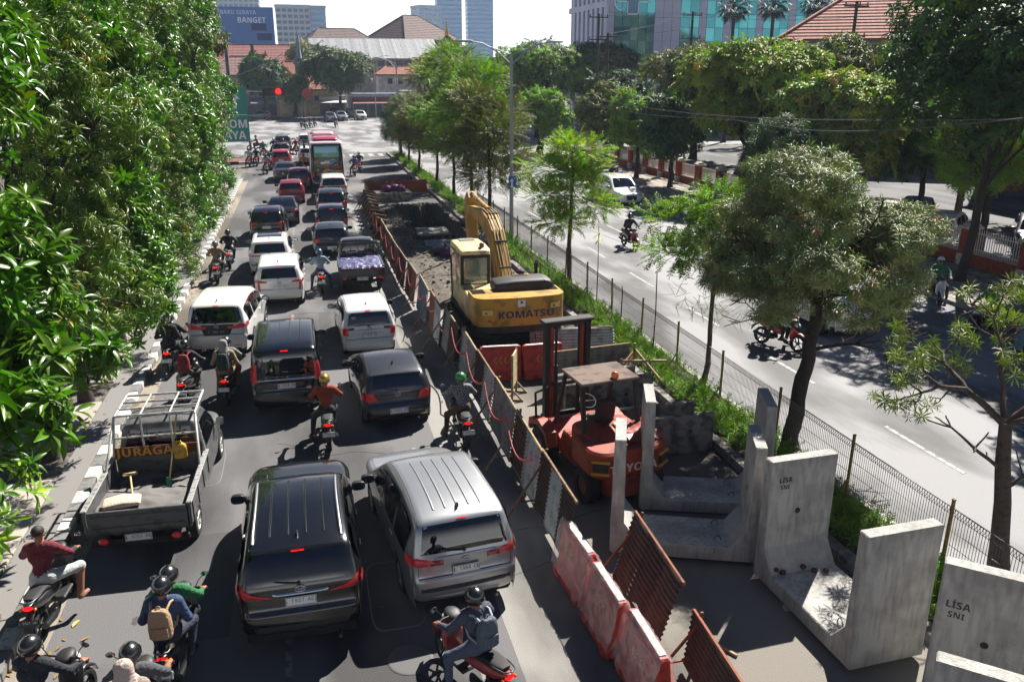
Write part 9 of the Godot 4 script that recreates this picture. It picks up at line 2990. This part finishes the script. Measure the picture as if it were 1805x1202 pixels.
	# stack of pale slabs with purple bags
	t = thing("slab_stack", "low stack of pale slabs beyond the trench with red mesh behind", "slabs", Vector3(5.7, 0, -56.5), 0.08)
	for i in 3:
		mb = MB.new(); mb.box(Vector3(0.04 * i, 0.1 + 0.2 * i, 0.03 * i), Vector3(2.4, 0.18, 1.5), 0.02); part(t, "slab", mb, M(Color("a8a59b"), 0.9, 0, "stain", 0.6))
	var bag := MB.new()
	var ns := FastNoiseLite.new(); ns.seed = 9; ns.frequency = 2.2
	bag.ball(Vector3.ZERO, Vector3(0.46, 0.32, 0.4), 28)
	for i in bag.v.size(): bag.v[i] *= 0.85 + 0.3 * ns.get_noise_3dv(bag.v[i] * 1.6) + 0.3 * ns.get_noise_3dv(bag.v[i] * 5.0)
	var bm := bag.mesh()
	for q in [[Vector3(5.4, 0.78, -56.3), "purple bag on the left of the slab stack"], [Vector3(5.9, 0.76, -56.6), "purple bag in the middle of the slab stack"], [Vector3(6.3, 0.74, -56.3), "pink purple bag on the right of the slab stack"], [Vector3(6.45, -0.1, -39.2), "purple bag lying on the channel lid in the trench"]]:
		t = thing("purple_bag", q[1], "bag", q[0], rng.randf() * 6)
		part(t, "bag", bm, M(Color("6d2a66"), 0.6, 0, "cloth", 2.0, 0.0, "folds"))
		mb = MB.new(); mb.loft([[0.28, 0, 0.06, 0.05], [0.36, 0, 0.05, 0.04], [0.44, 0.02, 0.12, 0.08]], Transform3D(Basis(Vector3.RIGHT, -PI / 2), Vector3.ZERO), 10, 2.0); part(t, "knot", mb, M(Color("6d2a66"), 0.6, 0, "cloth", 2.0, 0.0, "folds"))
	# red mesh round the far end
	t = thing("safety_mesh", "faded red safety mesh strung round the far end of the works", "safety mesh")
	for e in [[Vector3(4.0, 0, -55.2), Vector3(4.1, 0, -58.6)], [Vector3(4.1, 0, -58.6), Vector3(6.4, 0, -59.6)], [Vector3(6.4, 0, -59.6), Vector3(8.5, 0, -59.0)]]:
		mb = MB.new()
		var rows := []
		for i in 4:
			var row := PackedVector3Array()
			for j in 13:
				var p: Vector3 = e[0].lerp(e[1], j / 12.0)
				row.append(p + Vector3(0.05 * sin(j * 1.3), 0.12 + 0.3 * i - 0.06 * sin(PI * j / 12.0), 0.05 * cos(j * 2.0)))
			rows.append(row)
		mb.sheet(rows)
		part(t, "mesh", mb, M(Color("a8503e"), 0.8, 0, "worn", 3.0))
		mb = MB.new(); mb.bar(e[0], e[0] + Vector3(0, 1.15, 0), 0.06, 0.06, 0.006); part(t, "post", mb, wood2)
	# timber scraps, a loose leaf
	for q in [[Vector3(5.6, 0.03, -9.3), 0.5, 0.55], [Vector3(6.0, 0.03, -8.2), 1.9, 0.35], [Vector3(4.6, 0.03, -19.2), 0.9, 0.5]]:
		mb = MB.new(); mb.box(Vector3.ZERO, Vector3(0.05, 0.04, q[2]), 0.005)
		var s := tag(part(self, numbered("timber_scrap"), mb, wood2), "short scrap of timber lying on the ground by the works", "timber", "timber scraps") as MeshInstance3D
		s.position = q[0]; s.rotation.y = q[1]
	mb = MB.new(); blade(mb, Vector3.ZERO, Vector3(0.3, 0.1, -1), Vector3.UP, 0.2, 0.07, 0.2, 4)
	var lf := tag(part(self, "fallen_leaf", mb, M(Color("b59a4c"), 0.7)), "single yellow leaf lying on the asphalt between the scooters", "leaf") as MeshInstance3D
	lf.position = ground(130, 1100) + Vector3(0, 0.012, 0.1)

func _ready() -> void:
	rng.seed = 2024
	# camera
	cam_b = Basis(Vector3.UP, deg_to_rad(-YAW)) * Basis(Vector3.RIGHT, deg_to_rad(-PITCH))
	var cam := Camera3D.new()
	cam.name = "camera"
	add_child(cam)
	cam.transform = Transform3D(cam_b, EYE)
	cam.fov = rad_to_deg(2.0 * atan(601.0 / FOC))
	cam.far = 4000.0
	cam.current = true
	# sky, exposure, air
	var e := Environment.new()
	e.background_mode = Environment.BG_SKY
	var sk := ProceduralSkyMaterial.new()
	sk.sky_top_color = Color(0.075, 0.15, 0.28)
	sk.sky_horizon_color = Color(1.0, 1.0, 1.0)
	sk.sky_curve = 0.075
	sk.ground_horizon_color = Color(0.55, 0.55, 0.55)
	sk.ground_bottom_color = Color(0.25, 0.24, 0.22)
	sk.sky_energy_multiplier = 0.95
	sk.sun_angle_max = 20.0
	var sky := Sky.new()
	sky.sky_material = sk
	e.sky = sky
	e.tonemap_mode = Environment.TONE_MAPPER_LINEAR
	e.tonemap_exposure = 2.9
	e.fog_enabled = true
	e.fog_density = 0.0003
	e.fog_light_color = Color(0.72, 0.80, 0.9)
	e.sdfgi_enabled = true
	e.ssao_enabled = true
	e.ssil_enabled = true
	var we := WorldEnvironment.new()
	we.name = "world"
	we.environment = e
	add_child(we)
	var sun := DirectionalLight3D.new()
	sun.name = "sun"
	add_child(sun)
	sun.look_at_from_position(Vector3.ZERO, Vector3(-1.0, -1.5, 1.0), Vector3.UP)
	sun.light_energy = 1.5
	sun.light_color = Color(1.0, 0.975, 0.94)
	sun.light_angular_distance = 0.5
	sun.shadow_enabled = true
	# textures
	noise_tex("speck", 0.22, 2, 0.8, 1.0, 1, 0.25, 0.75)
	noise_tex("blotch", 0.012, 5, 0.62, 1.0, 2, 0.25, 0.75)
	noise_tex("stain", 0.008, 6, 0.6, 1.0, 3, 0.3, 0.62)
	noise_tex("worn", 0.007, 5, 0.72, 1.0, 4, 0.22, 0.5)
	noise_tex("conc", 0.006, 6, 0.86, 1.0, 9, 0.25, 0.7)
	noise_tex("drip", 0.008, 3, 0.88, 1.0, 10, 0.25, 0.6)
	noise_tex("cloth", 0.02, 3, 0.8, 1.0, 5)
	noise_tex("camo", 0.03, 2, 0.15, 1.0, 6, 0.48, 0.52)
	noise_tex("grain_n", 0.12, 4, 0.0, 1.0, 7, 0.2, 0.8, true)
	noise_tex("folds", 0.012, 2, 0.0, 1.0, 8, 0.2, 0.8, true)
	glass = M(Color("0b0d10"), 0.04, 0.0, "", 1, 1.0)
	black = M(Color("121214"), 0.45)
	chrome = M(Color("c4c7ca"), 0.12, 1.0)
	tail = glow(Color(0.75, 0.04, 0.05), 0.06)
	tail.clearcoat_enabled = true
	tail.clearcoat = 1.0
	tail_lit = glow(Color(0.9, 0.06, 0.05), 0.7)
	var t0 := Time.get_ticks_msec()
	build_roads()
	build_trench()
	build_fences()
	print("setting ", Time.get_ticks_msec() - t0)
	build_buildings()
	build_street()
	print("buildings ", Time.get_ticks_msec() - t0)
	build_trees()
	print("trees ", Time.get_ticks_msec() - t0)
	build_traffic()
	print("cars ", Time.get_ticks_msec() - t0)
	build_works()
	build_excavator()
	build_forklift()
	print("works ", Time.get_ticks_msec() - t0)
	build_riders()
	print("riders ", Time.get_ticks_msec() - t0)
